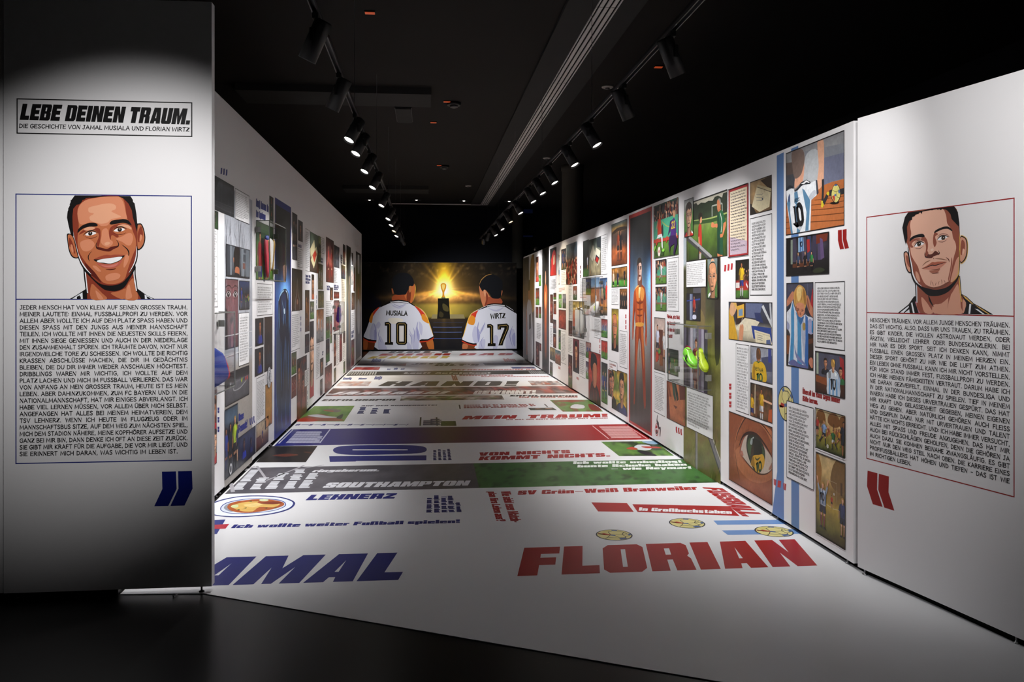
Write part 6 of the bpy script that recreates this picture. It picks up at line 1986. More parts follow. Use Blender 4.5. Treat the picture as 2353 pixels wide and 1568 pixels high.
# club emblem
ink = Ink(P_RIGHT, 0.0008)
T = tracer('R', 1495, 860, 6.271)
trace(ink, T, [('b', '#b01c24', '62,800 72,730 92,712 110,760 114,830 100,885 82,888 68,850'), ('b', '#e8e6e8', '68,800 76,740 92,724 104,765 108,830 97,872 83,875 72,845'), ('b', '#b01c24', '72,770 88,735 100,765 88,785'), ('b', '#2a2226', '76,810 96,800 104,840 90,868 78,850'), ('b', '#26242a', '96,600 104,590 98,660 118,700 124,760 146,770 140,900 132,880 132,800 110,780 88,690 90,650'), ('b', '#26242a', '86,660 100,670 112,720 96,715')])
comic_line(ink, '1.FC', T(73, 796), T(104, 806), T(73, 780), '#f2f2f2', 18, False)
comic_line(ink, 'KÖLN', T(75, 826), T(106, 836), T(75, 808), '#b01c24', 18, False)
ink.build('club_emblem', WALL_R, M_INK, 'round red club emblem with a leaping black goat')
marks('R', tick3(1552, 981, 1568, 995, 1, .5), '#b0252b', 'three small red ticks under the chin picture')


# red framed hero
def p_hero(p, warm=True):
    if warm:
        st = [(0, '#2a2624'), (.12, '#3a3432'), (.3, '#6a6462'), (.45, '#74808c'), (.55, '#5a7a9c'), (.68, '#27527e'), (.78, '#14263e'), (.9, '#101318'), (1, '#0d0e11')]
    else:
        st = [(0, '#14205c'), (.06, '#1c2c5c'), (.2, '#2a3440'), (.4, '#2c3c54'), (.55, '#24488a'), (.64, '#17386c'), (.74, '#0b1830'), (.84, '#07090e'), (1, '#06070a')]

    def fn(X, Y):
        C = np.zeros(X.shape + (3,))
        ys = [a for a, b in st]
        for j in range(3):
            C[..., j] = np.interp(Y, ys, [rgb(b)[j] for a, b in st])
        n = noise2(X.shape[1], X.shape[0], (9, 5), 40) - .5
        C += (n * 36)[..., None]
        if warm:
            g = np.exp(-((X - .45) / .34) ** 2) * np.exp(-((Y - .55) / .22) ** 2)
            C += g[..., None] * np.array([120, 100, 70])
            e = np.exp(-((X - .95) / .12) ** 2) * np.exp(-((Y - .68) / .1) ** 2)
            C += e[..., None] * np.array([110, 150, 180])
        else:
            g = np.exp(-((X - .6) / .4) ** 2) * np.exp(-((Y - .62) / .07) ** 2)
            C += g[..., None] * np.array([110, 150, 190])
            s = np.clip(np.sin(X * 20 + n * 9), 0, 1) ** 8 * np.clip(.75 - Y, 0, .6)
            C += s[..., None] * np.array([50, 84, 130])
        return C
    p.gridf(fn, 26, 70)


def p_red(p):
    p_hero(p)
    T = cropT(P_RIGHT, 0, 0, 1)
    trace(p.ink, T, [
        ('b', '#8a3418', '1461,748 1478,748 1479,775 1482,820 1483,870 1484,932 1480,935 1477,880 1474,820 1470,778 1466,800 1463,850 1460,900 1459,926 1456,925 1458,870 1459,800'),
        ('b', '#b5521e', '1463,752 1468,752 1466,790 1463,840 1461,860 1462,800'), ('b', '#c4682c', '1473,752 1478,755 1480,800 1480,850 1477,820'),
        ('b', '#a8431a', '1457,672 1461,662 1466,655 1472,652 1478,657 1483,666 1485,700 1486,740 1487,775 1484,790 1482,785 1483,750 1480,715 1479,750 1461,748 1460,715 1457,740 1456,770 1454,782 1453,765 1454,720'),
        ('b', '#d9772c', '1461,668 1466,660 1471,664 1470,690 1464,692'), ('b', '#e89a48', '1472,662 1478,662 1481,672 1478,690 1472,688'), ('b', '#fff0a8', '1468,662 1472,660 1470,684 1468,682'), ('b', '#c45a22', '1464,698 1469,700 1469,738 1464,736'), ('b', '#d06c28', '1472,700 1477,698 1477,736 1472,738'), ('b', '#e0a040', '1462,742 1478,742 1478,750 1462,750'), ('b', '#b87058', '1485,776 1487,778 1486,795 1483,792'),
        ('b', '#7a4a3a', '1466,628 1474,628 1475,656 1466,658'), ('b', '#d9b4a4', '1465,612 1468,602 1473,604 1475,620 1473,640 1469,646 1466,636'), ('b', '#7a5248', '1465,612 1468,602 1469,620 1468,642 1466,636'), ('b', '#2a2220', '1464,612 1465,598 1469,592 1473,595 1475,606 1472,604 1468,606'),
        ('l', '#2a1a16', '1467,616.5 1469.3,617', 1.6), ('l', '#2a1a16', '1471.3,617 1473.6,616.5', 1.6), ('l', '#1c1210', '1467,613.5 1469.5,613.8', 1), ('l', '#1c1210', '1471.2,613.8 1474,613.2', 1), ('l', '#8a5a4c', '1470.4,618 1470.2,628', .7), ('l', '#5a2c24', '1468.4,634 1472.2,634', 1.2),
        ('t', '#6a240e', '1470.5,664 1470.6,700 1470.4,742', .8), ('t', '#7a2c10', '1462,694 1470,697 1478,694', 1.6), ('t', '#7a2c10', '1463,710 1470,712 1478,710', 1.2), ('t', '#7a2c10', '1463,724 1470,726 1477,724', 1.2), ('t', '#5c1e0c', '1459,690 1458,720 1456,760', 1.2), ('t', '#5c1e0c', '1482,690 1483,720 1484,760', 1.2), ('t', '#f6c070', '1458,668 1464,659 1469,657', .9), ('t', '#f6c070', '1485,680 1486,720 1487,760', .7), ('t', '#5c1e0c', '1470,780 1469,800 1470,830', 1.4)])
    p.ink.clip = None


ink = Ink(P_RIGHT, 0.0004)
ink.poly([R_(1445, 496), R_(1498.2, 474), R_(1498.2, 1003), R_(1445, 970)], '#a32a26')
ink.build('red_panel', WALL_R, M_INK, 'red border panel of the full-height hero picture')
pic('R', 1448, 1495.5, 503, 966, p_red, 'full-height picture of a glowing orange-red hero figure', frame=False, base=0.0007)

# ---- third module and beyond
pic('R', 1405.2, 1441.2, 517.4, 612, lambda p: p.bg([(0, '#7a3a1c'), (.35, '#a8582a'), (.5, '#3a2c28'), (.75, '#4a3a34'), (.85, '#c08a3c'), (1, '#5a7a86')], 16, (5, 6), 41).blob([(.0, .78), (.4, .88), (.95, .84), (.98, .78), (.5, .8), (.2, .76)], '#3a2c22').fig(.45, .1, .72, '#8a3a22', '#2a2426', SKIN[1], HAIR[0], '#2a2426').fig(.62, .1, .7, '#1d1c22', '#1d1c22', SKIN[1], HAIR[0], '#1d1c22'), 'two people walking towards a stadium at sunset')
pic('R', 1405.6, 1441.2, 617.7, 660.5, lambda p: p.bg([(0, '#3f8a2c'), (.3, '#4f9a34'), (.4, '#4a3a22'), (1, '#b5742c')], 16, (6, 4), 42).fig(.12, -.3, 1.2, '#d9b8a0', '#1a1a20', SKIN[2], HAIR[3], '#1a1a20').fig(.42, -.3, 1.2, '#20263e', '#20263e', SKIN[2], HAIR[4], '#20263e').fig(.84, .02, .9, '#14141a', '#14141a', SKIN[1]), 'people in suits shaking hands on a green lawn')
textbox('R', 1405.6, 1421, 665, 699.8, rows=9, seed=43)
pic('R', 1424.1, 1441.2, 664.5, 709, lambda p: p.bg([(0, '#1d1c1e'), (.6, '#3a2c20'), (1, '#a8682c')], 12, (4, 4), 44).fig(.25, -.4, 1.3, '#23242a', '#1a1a1e', SKIN[1]).fig(.55, -.45, 1.3, '#2c2a2a', '#1a1a1e', SKIN[2], HAIR[2]).fig(.82, -.4, 1.25, '#23242a', '#1a1a1e', SKIN[1]), 'row of men in dark suits')
pic('R', 1405.6, 1421.3, 709.8, 804.6, lambda p: p.bg([(0, '#2a3a1c'), (.5, '#5a7a2c'), (.8, '#c9a22c'), (1, '#8a7a2c')], 12, (3, 6), 45).bust(.45, .3, .6, '#16161a', '#c47a56', '#5a4a40', .6, True), 'close-up of a bald man in black')
marks('R', pairs(1436.8, 1439.6, [723, 736, 748], 9), '#b0252b')
textbox('R', 1424, 1441.5, 760, 842, rows=17, seed=46, frame=True)
pic('R', 1406, 1441.5, 846, 937, lambda p: p.bg([(0, '#c9a82c'), (.4, '#a88a3a'), (.6, '#5a7a34'), (1, '#b5802c')], 22, (4, 5), 47, tint='#3f6a2c').bust(.02, .42, .5, '#1a181a', '#b87a5c', HAIR[0], .6).bust(.66, .36, .58, '#22305a', '#c08a66', HAIR[0], -.4), 'close-up of two smiling young men outdoors')
pic('R', 1397.6, 1405.6, 849, 908, lambda p: p.bg([(0, '#1d1816'), (1, '#8a4a34')], 14, (3, 4), 48).bust(.7, .3, .55, '#1a1a1c', '#b06a4a', HAIR[0]), 'narrow picture of half a face')
textbox('R', 1400, 1418.5, 828.6, 847, fill=True, frame=True, base=0.003)
textbox('R', 1401, 1417.5, 832, 846, rows=2, seed=142, fill=False, frame=False, base=0.004, col='#b0443c')
pic('R', 1340, 1353.3, 555.5, 636.8, lambda p: p.bg([(0, '#3f6a2c'), (.2, '#3a5a2a'), (.25, '#16191a'), (.7, '#1c2220'), (1, '#3a403c')], 12, (4, 6), 49).fig(.75, .18, .4, '#c9ccd8', '#c9ccd8', SKIN[1]), 'dark trees above a strip of grass')
pic('R', 1353.8, 1380.7, 552.7, 635, lambda p: p.bg([(0, '#8a8064'), (.3, '#a09678'), (.6, '#7a7a6a'), (1, '#3a4a4a')], 14, (5, 5), 50).poly([(.05, .55), (.35, .85), (.55, .6), (.3, .4)], '#d0cbb4').poly([(.45, .45), (.6, .75), (.98, .62), (.75, .25)], '#d8d4c0').poly([(.5, .42), (.6, .56), (.88, .45), (.72, .28)], '#2a2c38').poly([(.55, .4), (.66, .5), (.84, .42), (.72, .32)], '#a82a26').poly([(.65, .95), (1, 1), (1, .7), (.7, .75)], '#2c343a').line([(.0, .3), (.2, .0)], .02, '#b5702c'), 'newspapers lying on a table')
textbox('R', 1381.2, 1396, 542.8, 631.8, rows=18, seed=51)
pic('R', 1301.4, 1326.3, 563.8, 655, lambda p: p.bg([(0, '#3a1a14'), (.5, '#4a2a20'), (.8, '#4a5a66'), (1, '#7a8a94')], 16, (6, 6), 52).crowd(0, .0, 1, .6, 60, 9, ['#7a1f1a', '#3a1612', '#a83226', '#2a1a18']).fig(.5, .0, .6, '#a8281f', '#a8281f', SKIN[2], HAIR[2]), 'crowd in red around a celebrating player', frame=False)
pic('R', 1289.8, 1300.8, 574.6, 621, lambda p: p.bg([(0, '#3a4a2c'), (.3, '#23304a'), (1, '#2a3040')], 12, (4, 4), 53).fig(.3, 0, .95, '#2a3a6e', '#2a3a6e', SKIN[1]).fig(.75, 0, .9, '#23304e', '#1d2434', SKIN[0]), 'two players in dark blue')
pic('R', 1281, 1289, 585, 656, lambda p: p.fig(.5, .02, .94, '#c8d4e4', '#7aa0c8', '#c98a66', '#2a2220', '#c8d4e4', 'arms'), 'small cut-out figure of a player with raised arms', frame=False)
pic('R', 1264, 1278.7, 573, 635, lambda p: p.bg([(0, '#7a1c1c'), (.4, '#5a1a18'), (.6, '#14141a'), (1, '#111116')], 10, (3, 4), 54).blob([(.15, 0), (.25, .35), (.2, .6), (.55, .9), (.85, .85), (.95, .5), (.9, .2), (1, 0)], '#b5241f').blob([(.5, .42), (.55, .7), (.75, .72), (.8, .5), (.66, .4)], '#d0a080'), 'fan wearing a red hood')


def p_darkhero(p):
    p.bg([(0, '#3a3a3e'), (.35, '#4a4648'), (.6, '#3a2a24'), (.75, '#16161a'), (1, '#0c0d10')], 8, (4, 8), 55, ny=40)
    p.blob([(.38, .3), (.36, .5), (.28, .58), (.3, .68), (.45, .72), (.55, .72), (.72, .68), (.74, .58), (.66, .5), (.64, .3), (.58, .12), (.52, .4), (.46, .12)], '#b5562c').blob([(.42, .6), (.5, .66), (.6, .6), (.5, .52)], '#e8a060').blob([(.44, .72), (.44, .8), (.52, .82), (.58, .78), (.56, .72)], '#d09a7c')


pic('R', 1246, 1261.6, 573, 858, p_darkhero, 'full-height dark picture of a glowing red hero figure', frame=False)


def mini(pal, figs, seed, split=.35):
    """small far picture: ground, backdrop and coloured figures"""
    def fn(p):
        p.bg([(0, pal[0]), (split, pal[0]), (split + .06, pal[1]), (1, pal[2])], 16, (4, 5), seed, 8, 12)
        for x, y, h, sh, so in figs:
            p.fig(x, y, h, sh, so, SKIN[seed % 4], HAIR[seed % 3], so, 'run' if seed % 3 == 0 else 'stand', 1 if seed % 2 else -1)
    return fn


def minib(pal, shirt, seed, hair=0, skin=1, bald=False):
    def fn(p):
        p.bg([(0, pal[0]), (.5, pal[1]), (1, pal[2])], 16, (4, 5), seed, 8, 12)
        p.bust(.5, .36, .55, shirt, SKIN[skin], HAIR[hair], .2, bald)
    return fn


G, DG, RD, DK = '#4f8a34', '#2c4a22', '#a8322a', '#1c1a1e'
RW = [('#7a8a5a', '#5a2a22', '#3a1a18'), ('#4f8a34', '#6a2a24', '#2a1a1a'), ('#5a3a2c', '#7a3024', '#4a2018'), ('#4a4a52', '#8a4a3a', '#2c2a30')]
pic('R', 1231, 1237.6, 592, 648.4, minib(RW[2], '#a8322a', 60), 'brownish portrait in the narrow column')
pic('R', 1238, 1243.6, 632.6, 657.5, mini((G, G, '#3f7a2c'), [(.5, .1, .7, '#dfe0e4', '#a8322a')], 61), 'small green pitch picture')
pic('R', 1231, 1239.4, 663, 700.6, mini((G, '#5a2a22', '#3a1a18'), [(.3, .1, .8, RD, RD), (.7, .1, .8, RD, DK)], 62), 'small picture of players in red')
pic('R', 1231, 1237.3, 705.6, 729.7, mini(RW[2], [(.5, .0, .9, RD, DK)], 63))
pic('R', 1238.4, 1243.6, 705.6, 730.5, mini((G, '#6a3a2c', '#4a2a22'), [(.5, .1, .8, RD, RD)], 64))
textbox('R', 1232.8, 1243.9, 738, 781, rows=10, seed=65, frame=False, fill=False)
pic('R', 1231.1, 1239.7, 784.6, 838, mini(('#5a2a26', '#3a1a18', '#4a2420'), [(.5, .05, .8, '#8a2a24', DK)], 66))
pic('R', 1240, 1244, 789, 806, mini(RW[2], [(.5, .0, .9, RD, DK)], 67))


def p_end(p):
    p.bg([(0, '#3a3a40'), (.3, '#5a5458'), (.6, '#6a5a4a'), (.8, '#4a4452'), (1, '#2a2a34')], 14, (5, 8), 68, ny=34)
    p.rect(.55, .72, .85, 1, '#d8d8da').blob([(.6, .55), (.7, .95), (1, .95), (1, .5)], '#b58a4a')
    p.blob([(.38, .2), (.36, .45), (.42, .56), (.6, .6), (.78, .52), (.86, .3), (.9, .1), (.8, .0), (.5, .0)], '#dfe0e6').poly([(.55, .3), (.72, .32), (.7, .46), (.56, .44)], '#23242a').blob([(.5, .6), (.5, .72), (.62, .74), (.66, .64), (.6, .58)], '#b87a56').blob([(.48, .68), (.52, .77), (.64, .76), (.62, .68)], '#2a1c16').blob([(.3, .1), (.3, .4), (.36, .5), (.42, .3), (.4, .06)], '#b86a48')


pic('R', 1201.9, 1228, 594.5, 822, p_end, 'tall picture of a player in a white shirt from behind', frame=False)
textbox('R', 1264.5, 1278.7, 641, 668, rows=7, seed=69, frame=False, fill=False)
for (x0, x1, yt, yb, pal, sh, sd, kind, lab) in (
        (1264.2, 1270.8, 677.4, 741.3, RW[2], RD, 70, 'm', None), (1271.8, 1278.2, 674, 688.2, RW[1], RD, 71, 'm', None), (1271.8, 1278.2, 692.3, 721.4, RW[2], '#8a2a24', 72, 'b', None), (1271.3, 1278.2, 734.6, 764.8, RW[3], '#7a8a9a', 73, 'm', None), (1271.3, 1278.2, 767.3, 797.8, RW[2], '#5a2a1c', 74, 'b', None),
        (1284, 1290.8, 676.6, 707.3, (G, '#5aa03c', G), '#dfe0e4', 75, 'm', 'bright green pitch picture'), (1292.8, 1300.6, 676.6, 708, ('#4a5a3a', '#6a7a8a', '#8a8a96'), '#4a5a86', 76, 'm', None), (1284, 1300.6, 711.9, 754, ('#8a3a2c', '#a84a36', '#7a3a2c'), RD, 77, 'm', 'reddish team photo'), (1283.7, 1288.6, 758, 802, (G, '#4a6a3a', '#3a4a34'), '#3a4a66', 78, 'm', None),
        (1263.8, 1275.4, 797, 825, ('#5a5a52', '#7a6a52', '#a08a5a'), '#4a5a6a', 79, 'm', None), (1275.9, 1288.6, 803.5, 834, ('#7a5a4a', '#a85a44', '#4a7a8a'), RD, 80, 'm', None), (1263.4, 1270, 831, 861, ('#4a5a3a', '#5a5a56', '#7a7a76'), '#3a3a42', 81, 'm', None),
        (1317, 1326, 658.4, 689, (DG, '#6a3a2c', '#8a4a3a'), '#dfe0e4', 82, 'm', None), (1306.4, 1315.2, 737, 770.6, ('#7a4a34', '#6a3a2a', '#3a2a26'), '#5a2a22', 83, 'm', None), (1306, 1315.2, 814.5, 888, ('#4a6a34', '#5a2a24', '#3a1c1c'), '#8a2a26', 84, 'm', 'tall dark match picture'),
        (1346.5, 1357.5, 641, 678, (G, '#3a4a6a', '#2c3a66'), '#3a3a4a', 85, 'm', None), (1316.9, 1331, 777.7, 852.6, ('#3a1420', '#4a1a26', '#7a2430'), '#17171c', 86, 'b', 'man in a dark suit before a wine-red wall'), (1346.3, 1358.3, 785.5, 821, (G, '#8a8a9a', '#c98a7a'), '#2c4a9a', 87, 'm', None), (1346.3, 1352.5, 830, 869, (G, '#6a7a8a', '#4a3a5a'), '#dfe0e4', 88, 'm', None),
        (1382, 1396, 733.2, 774, (G, '#7a8aa0', '#b03a34'), '#5a7ab0', 90, 'm', 'players before a red board'), (1382, 1396, 782, 822, (G, '#b0382c', '#a8322a'), RD, 91, 'm', 'team in red celebrating'), (1382, 1396, 832, 922, ('#4a7a34', '#3a5a34', '#2a2c34'), '#3a4a86', 92, 'm', 'green stadium picture with a player in blue')):
    pic('R', x0, x1, yt, yb, minib(pal, sh, sd) if kind == 'b' else mini(pal, [(.3, .08, .7, sh, shade(sh, .6)), (.72, .12, .66, shade(sh, .8), sh)], sd), lab)


def p_redportrait(p):
    p.bg([(0, '#8a241c'), (.5, '#b83424'), (1, '#a82c20')], 12, (4, 6), 89)
    p.strokes(46, ['#1d1214', '#3a1614', '#d0482c'], 6, .02, .07, 1.2)
    p.blob([(.15, 0), (.2, .3), (.35, .42), (.5, .4), (.75, .34), (.9, .2), (1, 0)], '#2a1a1e').blob([(.28, .5), (.34, .76), (.5, .82), (.68, .76), (.72, .6), (.7, .42), (.58, .3), (.44, .32), (.36, .42)], '#b87050').blob([(.28, .5), (.34, .76), (.42, .7), (.42, .5), (.48, .34), (.38, .4)], '#7a3a2a').blob([(.18, .72), (.25, .95), (.45, .98), (.68, .92), (.72, .76), (.55, .8), (.4, .74), (.3, .6)], '#151217')
    for a in (.3, .42, .55, .68):
        p.line([(a, .0), (a + .02, .26)], .012, '#b83424')


pic('R', 1352.8, 1380.2, 806, 916.5, p_redportrait, 'red and black portrait of a player in a striped shirt', base=0.002)


def p_room(p):
    p.bg([(0, '#6a6a6a'), (.3, '#a8a4a4'), (.5, '#c9a06a'), (.8, '#d0b070'), (1, '#b09a5a')], 16, (5, 5), 93)
    p.blob([(.0, .3), (.02, .7), (.25, .72), (.3, .3)], '#c4644a').blob([(.5, .4), (.55, .72), (.85, .7), (.85, .4)], '#c05a48').rect(.3, .1, .52, .85, '#dcc4b0').fig(.68, .0, .6, '#9a9cb0', '#8a8ca0', SKIN[1])


pic('R', 1316, 1342.5, 693, 773, p_room, 'bright changing room with players in red', frame=False)
pic('R', 1357, 1378, 640, 722, lambda p: p.bg([(0, '#c9c2b4'), (.3, '#b0a698'), (.36, '#a86a40'), (.7, '#9a5a34'), (.76, '#7a98b4'), (1, '#5a84ac')], 10, (4, 5), 94).fig(.6, .1, .5, '#dfe0e4', '#c98a66', SKIN[1]), 'boy in a gym below a blue sky', frame=False)
pic('R', 1378.5, 1395.5, 640, 724, lambda p: p.bg([(0, '#3a3a40'), (.25, '#d08a3a'), (.4, '#a85a3a'), (.6, '#8ab4d4'), (1, '#3a5a8a')], 12, (4, 5), 95).fig(.3, .0, .9, '#b89a7a', '#4a4044', SKIN[1]).fig(.62, .2, .62, '#3a6a4a', '#2a2c34', SKIN[1]).fig(.9, .2, .7, '#d8322a', '#d0582a', SKIN[0]), 'boys before a bright blue sky', frame=False)
for k, (x0, x1, yt, yb, rows) in enumerate(((1289.5, 1300.3, 760.6, 833, 20), (1306.4, 1315.5, 650, 732, 22), (1306, 1315.5, 776.4, 808, 8), (1333.4, 1345.9, 641.8, 678, 9), (1331.8, 1345, 781.4, 864, 17), (1365.8, 1379.9, 728.3, 775.5, 12), (1289.8, 1300.5, 624, 655, 7), (1264, 1270, 750, 790, 10))):
    textbox('R', x0, x1, yt, yb, rows=rows, seed=100 + k)
textbox('R', 1284, 1300.6, 660.5, 672.4, fill=False, frame=False, rows=3, seed=111, col='#b0443c')
textbox('R', 1333.4, 1357.5, 681, 686, fill=False, frame=False, rows=1, seed=112, col='#b0443c')
marks('R', pairs(1333, 1335, [611, 622, 632], 7), '#6a2a26')
marks('R', pairs(1377.6, 1379.6, [780, 793, 804], 8), '#b0252b')
marks('R', tick3(1324.4, 866, 1331, 872, 1, .5), '#b0443c')
marks('R', tick3(1283, 842, 1288, 848, 1, .5), '#b0443c')
# ------------------------------------------------------------------ left wall pictures
BLU = '#18277e'
# pale winter collage backdrop
def p_winter(p):
    def fn(X, Y):
        n = noise2(X.shape[1], X.shape[0], (7, 30), 200)
        C = rgb('#a9adb6') + (n - .5)[..., None] * 26
        lowm = np.clip((.42 - Y) / .04, 0, 1)
        C = C * (1 - lowm[..., None]) + (rgb('#9b958f') + (n - .5)[..., None] * 14) * lowm[..., None]
        return C
    p.gridf(fn, 14, 60)
    rs = random.Random(2)
    for k in range(46):
        x, y = rs.uniform(0, 1), rs.uniform(.76, .84)
        dx = rs.uniform(-.12, .12)
        p.line([(x, y - .04), (x + dx * .3, y + .03), (x + dx, y + rs.uniform(.05, .11))], .0022, '#7e8088')
    for k in range(26):
        x = rs.uniform(0, 1)
        y = rs.uniform(.45, .7)
        p.line([(x, y), (x + rs.uniform(-.03, .03), y + .06)], .002, '#8a8d98')
    p.line([(0, .43), (1, .44)], .004, '#d0d2d6').line([(0, .5), (1, .5)], .003, '#d0d2d6')


pic('L', 515.7, 579.5, 425, 1122, p_winter, 'pale grey winter trees painted behind the pictures', frame=False, base=0.0003)
marks('L', tick3(506, 386, 524, 400, -1, .3), BLU, 'three dark blue ticks above the street picture')


def p_street(p):
    p.bg([(0, '#26272a'), (.25, '#303134'), (.3, '#141518'), (.6, '#23252a'), (.85, '#4a4e56'), (1, '#2c2f34')], 9, (6, 5), 201)
    for k in range(10):
        p.line([(.25 + k * .08, .3), (.26 + k * .08, .95)], .008, '#0f1013' if k % 2 else '#5c626a')
    p.poly([(0, .28), (.3, .95), (.0, 1)], '#101114').line([(.0, .14), (.6, .1), (1, .12)], .012, '#55575c').line([(0, .26), (1, .3)], .014, '#4a4c50')


pic('L', 487, 537.4, 400.5, 479, p_street, 'dark street lined with bare trees')
textbox('L', 540, 572.6, 432.8, 502.4, rows=14, seed=202, base=0.002)
pic('L', 487, 501, 482, 523, mini(('#2a4a22', '#2c4a26', '#1c2a1a'), [(.5, .1, .8, '#23242a', '#23242a')], 203), 'small dark green picture at the panel edge')
textbox('L', 487, 500, 523, 706, rows=30, seed=204, ragged=.6)


def p_manback(p):
    p.bg([(0, '#26272c'), (.4, '#4a4f57'), (1, '#565c64')], 8, (5, 4), 205)
    for x, w, c in ((.04, .1, '#31363e'), (.16, .06, '#6c737b'), (.5, .06, '#343a42'), (.62, .14, '#707880'), (.8, .18, '#5c646c'), (.0, .04, '#23262c')):
        p.rect(x, .05, x + w, 1, c)
    p.rect(.68, .3, .8, .5, '#6b4a44').rect(.7, .55, .82, .8, '#3c424a').rect(.72, .86, .84, .98, '#3c424a')
    p.blob([(.33, .22), (.3, .5), (.3, .8), (.38, 1.02), (.5, 1.03), (.56, .85), (.54, .5), (.5, .22)], '#15110f').blob([(.36, .0), (.36, .3), (.46, .34), (.54, .26), (.5, .0)], '#9a5c40').blob([(.3, .45), (.28, .6), (.31, .62)], '#a86a4c').poly([(.28, 0), (.36, .14), (.5, .12), (.58, 0)], '#17181c')


pic('L', 519, 573, 561, 634.3, p_manback, 'back of a dark-haired head before grey houses', base=0.002)


def p_face(p):
    p.bg([(0, '#5a3a40'), (.5, '#6b464c'), (1, '#6e484c')], 4, (3, 6), 206)
    p.poly([(0, 0), (.2, .0), (.12, .55), (.0, .6)], '#2a1e24').poly([(.44, .0), (.56, .0), (.6, .35), (.5, .42), (.42, .3)], '#8a5c62').poly([(.3, .4), (.45, .34), (.62, .42), (.46, .46)], '#2a171a').poly([(.55, .42), (.66, .8), (.6, .95), (.54, .7)], '#83565c')
    for x in (.22, .76):
        p.blob([(x - .2, .775), (x - .08, .82), (x + .08, .82), (x + .2, .785), (x + .08, .745), (x - .08, .74)], '#a39a9c').blob([(x - .1, .782), (x, .824), (x + .1, .785), (x + .05, .745), (x - .05, .742)], '#191416').blob([(x - .02, .79), (x + .02, .8), (x + .03, .775)], '#c8c8cc')
        p.line([(x - .22, .775), (x - .08, .83), (x + .08, .835), (x + .22, .79)], .012, '#1c1214').line([(x - .24, .87), (x - .05, .91), (x + .12, .905), (x + .24, .87)], .014, '#1c1214').line([(x - .18, .725), (x, .715), (x + .18, .735)], .006, '#4a2c32')
    p.line([(.9, .98), (.95, .2)], .008, '#9a7a80')


pic('L', 517.5, 546.8, 641, 803, p_face, 'close-up of two wide eyes in a shaded face', base=0.002)
pic('L', 549.4, 572.6, 645.3, 711.6, lambda p: p.bg([(0, '#33363e'), (.3, '#3a3e4a'), (.55, '#1d2028'), (1, '#2c3e6a')], 9, (5, 4), 207).fig(.2, .04, .74, '#2c3c86', '#23306a', SKIN[3], HAIR[0], '#23306a').crowd(.5, .25, 1, .5, 10, 3, ['#23262e', '#5a8a3a', '#3a3e4a']), 'boy in blue on a dark playground', base=0.002)
textbox('L', 548.4, 571.8, 720.5, 842.5, rows=17, seed=208, base=0.002)


def p_court(p):
    p.bg([(0, '#48484e'), (.5, '#56565c'), (.68, '#5c5c62'), (.72, '#2c2d31'), (1, '#1d1e22')], 6, (5, 4), 209)
    p.blob([(.3, .45), (.35, .35), (.6, .35), (.85, .5), (.85, .53), (.6, .39), (.37, .38), (.33, .46)], '#8f9094').line([(.0, .6), (.4, .62), (1, .68)], .008, '#8a8b90')
    for x, c in ((.1, '#23242a'), (.2, '#d0d0d4'), (.66, '#9fae2c'), (.76, '#1d1e22'), (.84, '#b0262c'), (.92, '#b0262c')):
        p.line([(x, .95), (x + .01, .66)], .022, '#141519').poly([(x - .03, .6), (x + .02, .7), (x + .03, .62), (x, .52)], c)


pic('L', 517, 571.8, 861, 935.5, p_court, 'legs of footballers on a grey concrete court', base=0.002)


def p_friends(p):
    p.bg([(0, '#3a3f48'), (.2, '#30343c'), (.35, '#17181c'), (.7, '#1b1d23'), (.8, '#4a6076'), (1, '#3e566e')], 7, (4, 6), 210)
    p.line([(.5, .8), (.6, 1)], .006, '#22303c').line([(.62, .78), (.55, 1)], .005, '#22303c').line([(.8, .8), (.78, 1)], .005, '#22303c')
    p.fig(.1, .1, .62, '#2c3c8a', '#24306a', SKIN[3], HAIR[0], '#24306a').fig(.42, .06, .7, '#1a1c24', '#1a1c24', SKIN[3], HAIR[0], '#1a1c24').fig(.76, .04, .78, '#a9c22a', '#1b1d24', SKIN[0], HAIR[3], '#1b1d24').fig(.98, .1, .6, '#22346a', '#1d2030', SKIN[2], HAIR[0])
    p.ink.clip = None
    u, v = p.q(.42, .09)
    p.ink.ell(u, v, .045, .045, '#c9ccd0', 14).ell(u, v, .028, .028, '#2a2c32', 10)


pic('L', 515.7, 545.6, 943, 1104, p_friends, 'group of boys, one in a lime green bib', base=0.002)
L2_ = lambda x, y: (480 + x / 3.92, 740 + y / 3.92)
heading('L', [('Neue', L2_(266, 898), L2_(312, 868), L2_(266, 830)), ('Freunde!', L2_(264, 1005), L2_(345, 948), L2_(264, 930))], BLU, 'dark blue two-line heading beside the group of boys', base=0.002)
marks('L', tick3(572.5, 962, 585.5, 977, 1, -.6), BLU, 'three blue ticks beside the heading')
marks('L', pairs(499.6, 503.8, [937, 959, 981], 13), BLU, 'three blue quotation marks beside the panel edge')
pic('L', 546.8, 586.6, 1007.9, 1076.7, lambda p: p.bg([(0, '#141830'), (.5, '#1d2444'), (1, '#2c3654')], 12, (5, 4), 211).bust(.32, .5, .34, '#2436a0', '#5a3c3c', HAIR[0]).bust(.72, .42, .26, '#1c2660', '#4a3438', HAIR[0]), 'boys in blue shirts in a dark room', base=0.002)
ink = Ink(P_LEFT, 0.001)
slab(ink, [4, 6, 2], P_LEFT.px(588, 474.5), P_LEFT.px(617, 488.5), P_LEFT.px(588.3, 459.5), BLU, 3)
slab(ink, [3, 8], P_LEFT.px(588, 498.5), P_LEFT.px(610, 507), P_LEFT.px(588.3, 485), BLU, 5)
ink.build('heading_lettering', WALL_L, M_INK, 'dark blue two-line heading above the pennant case')
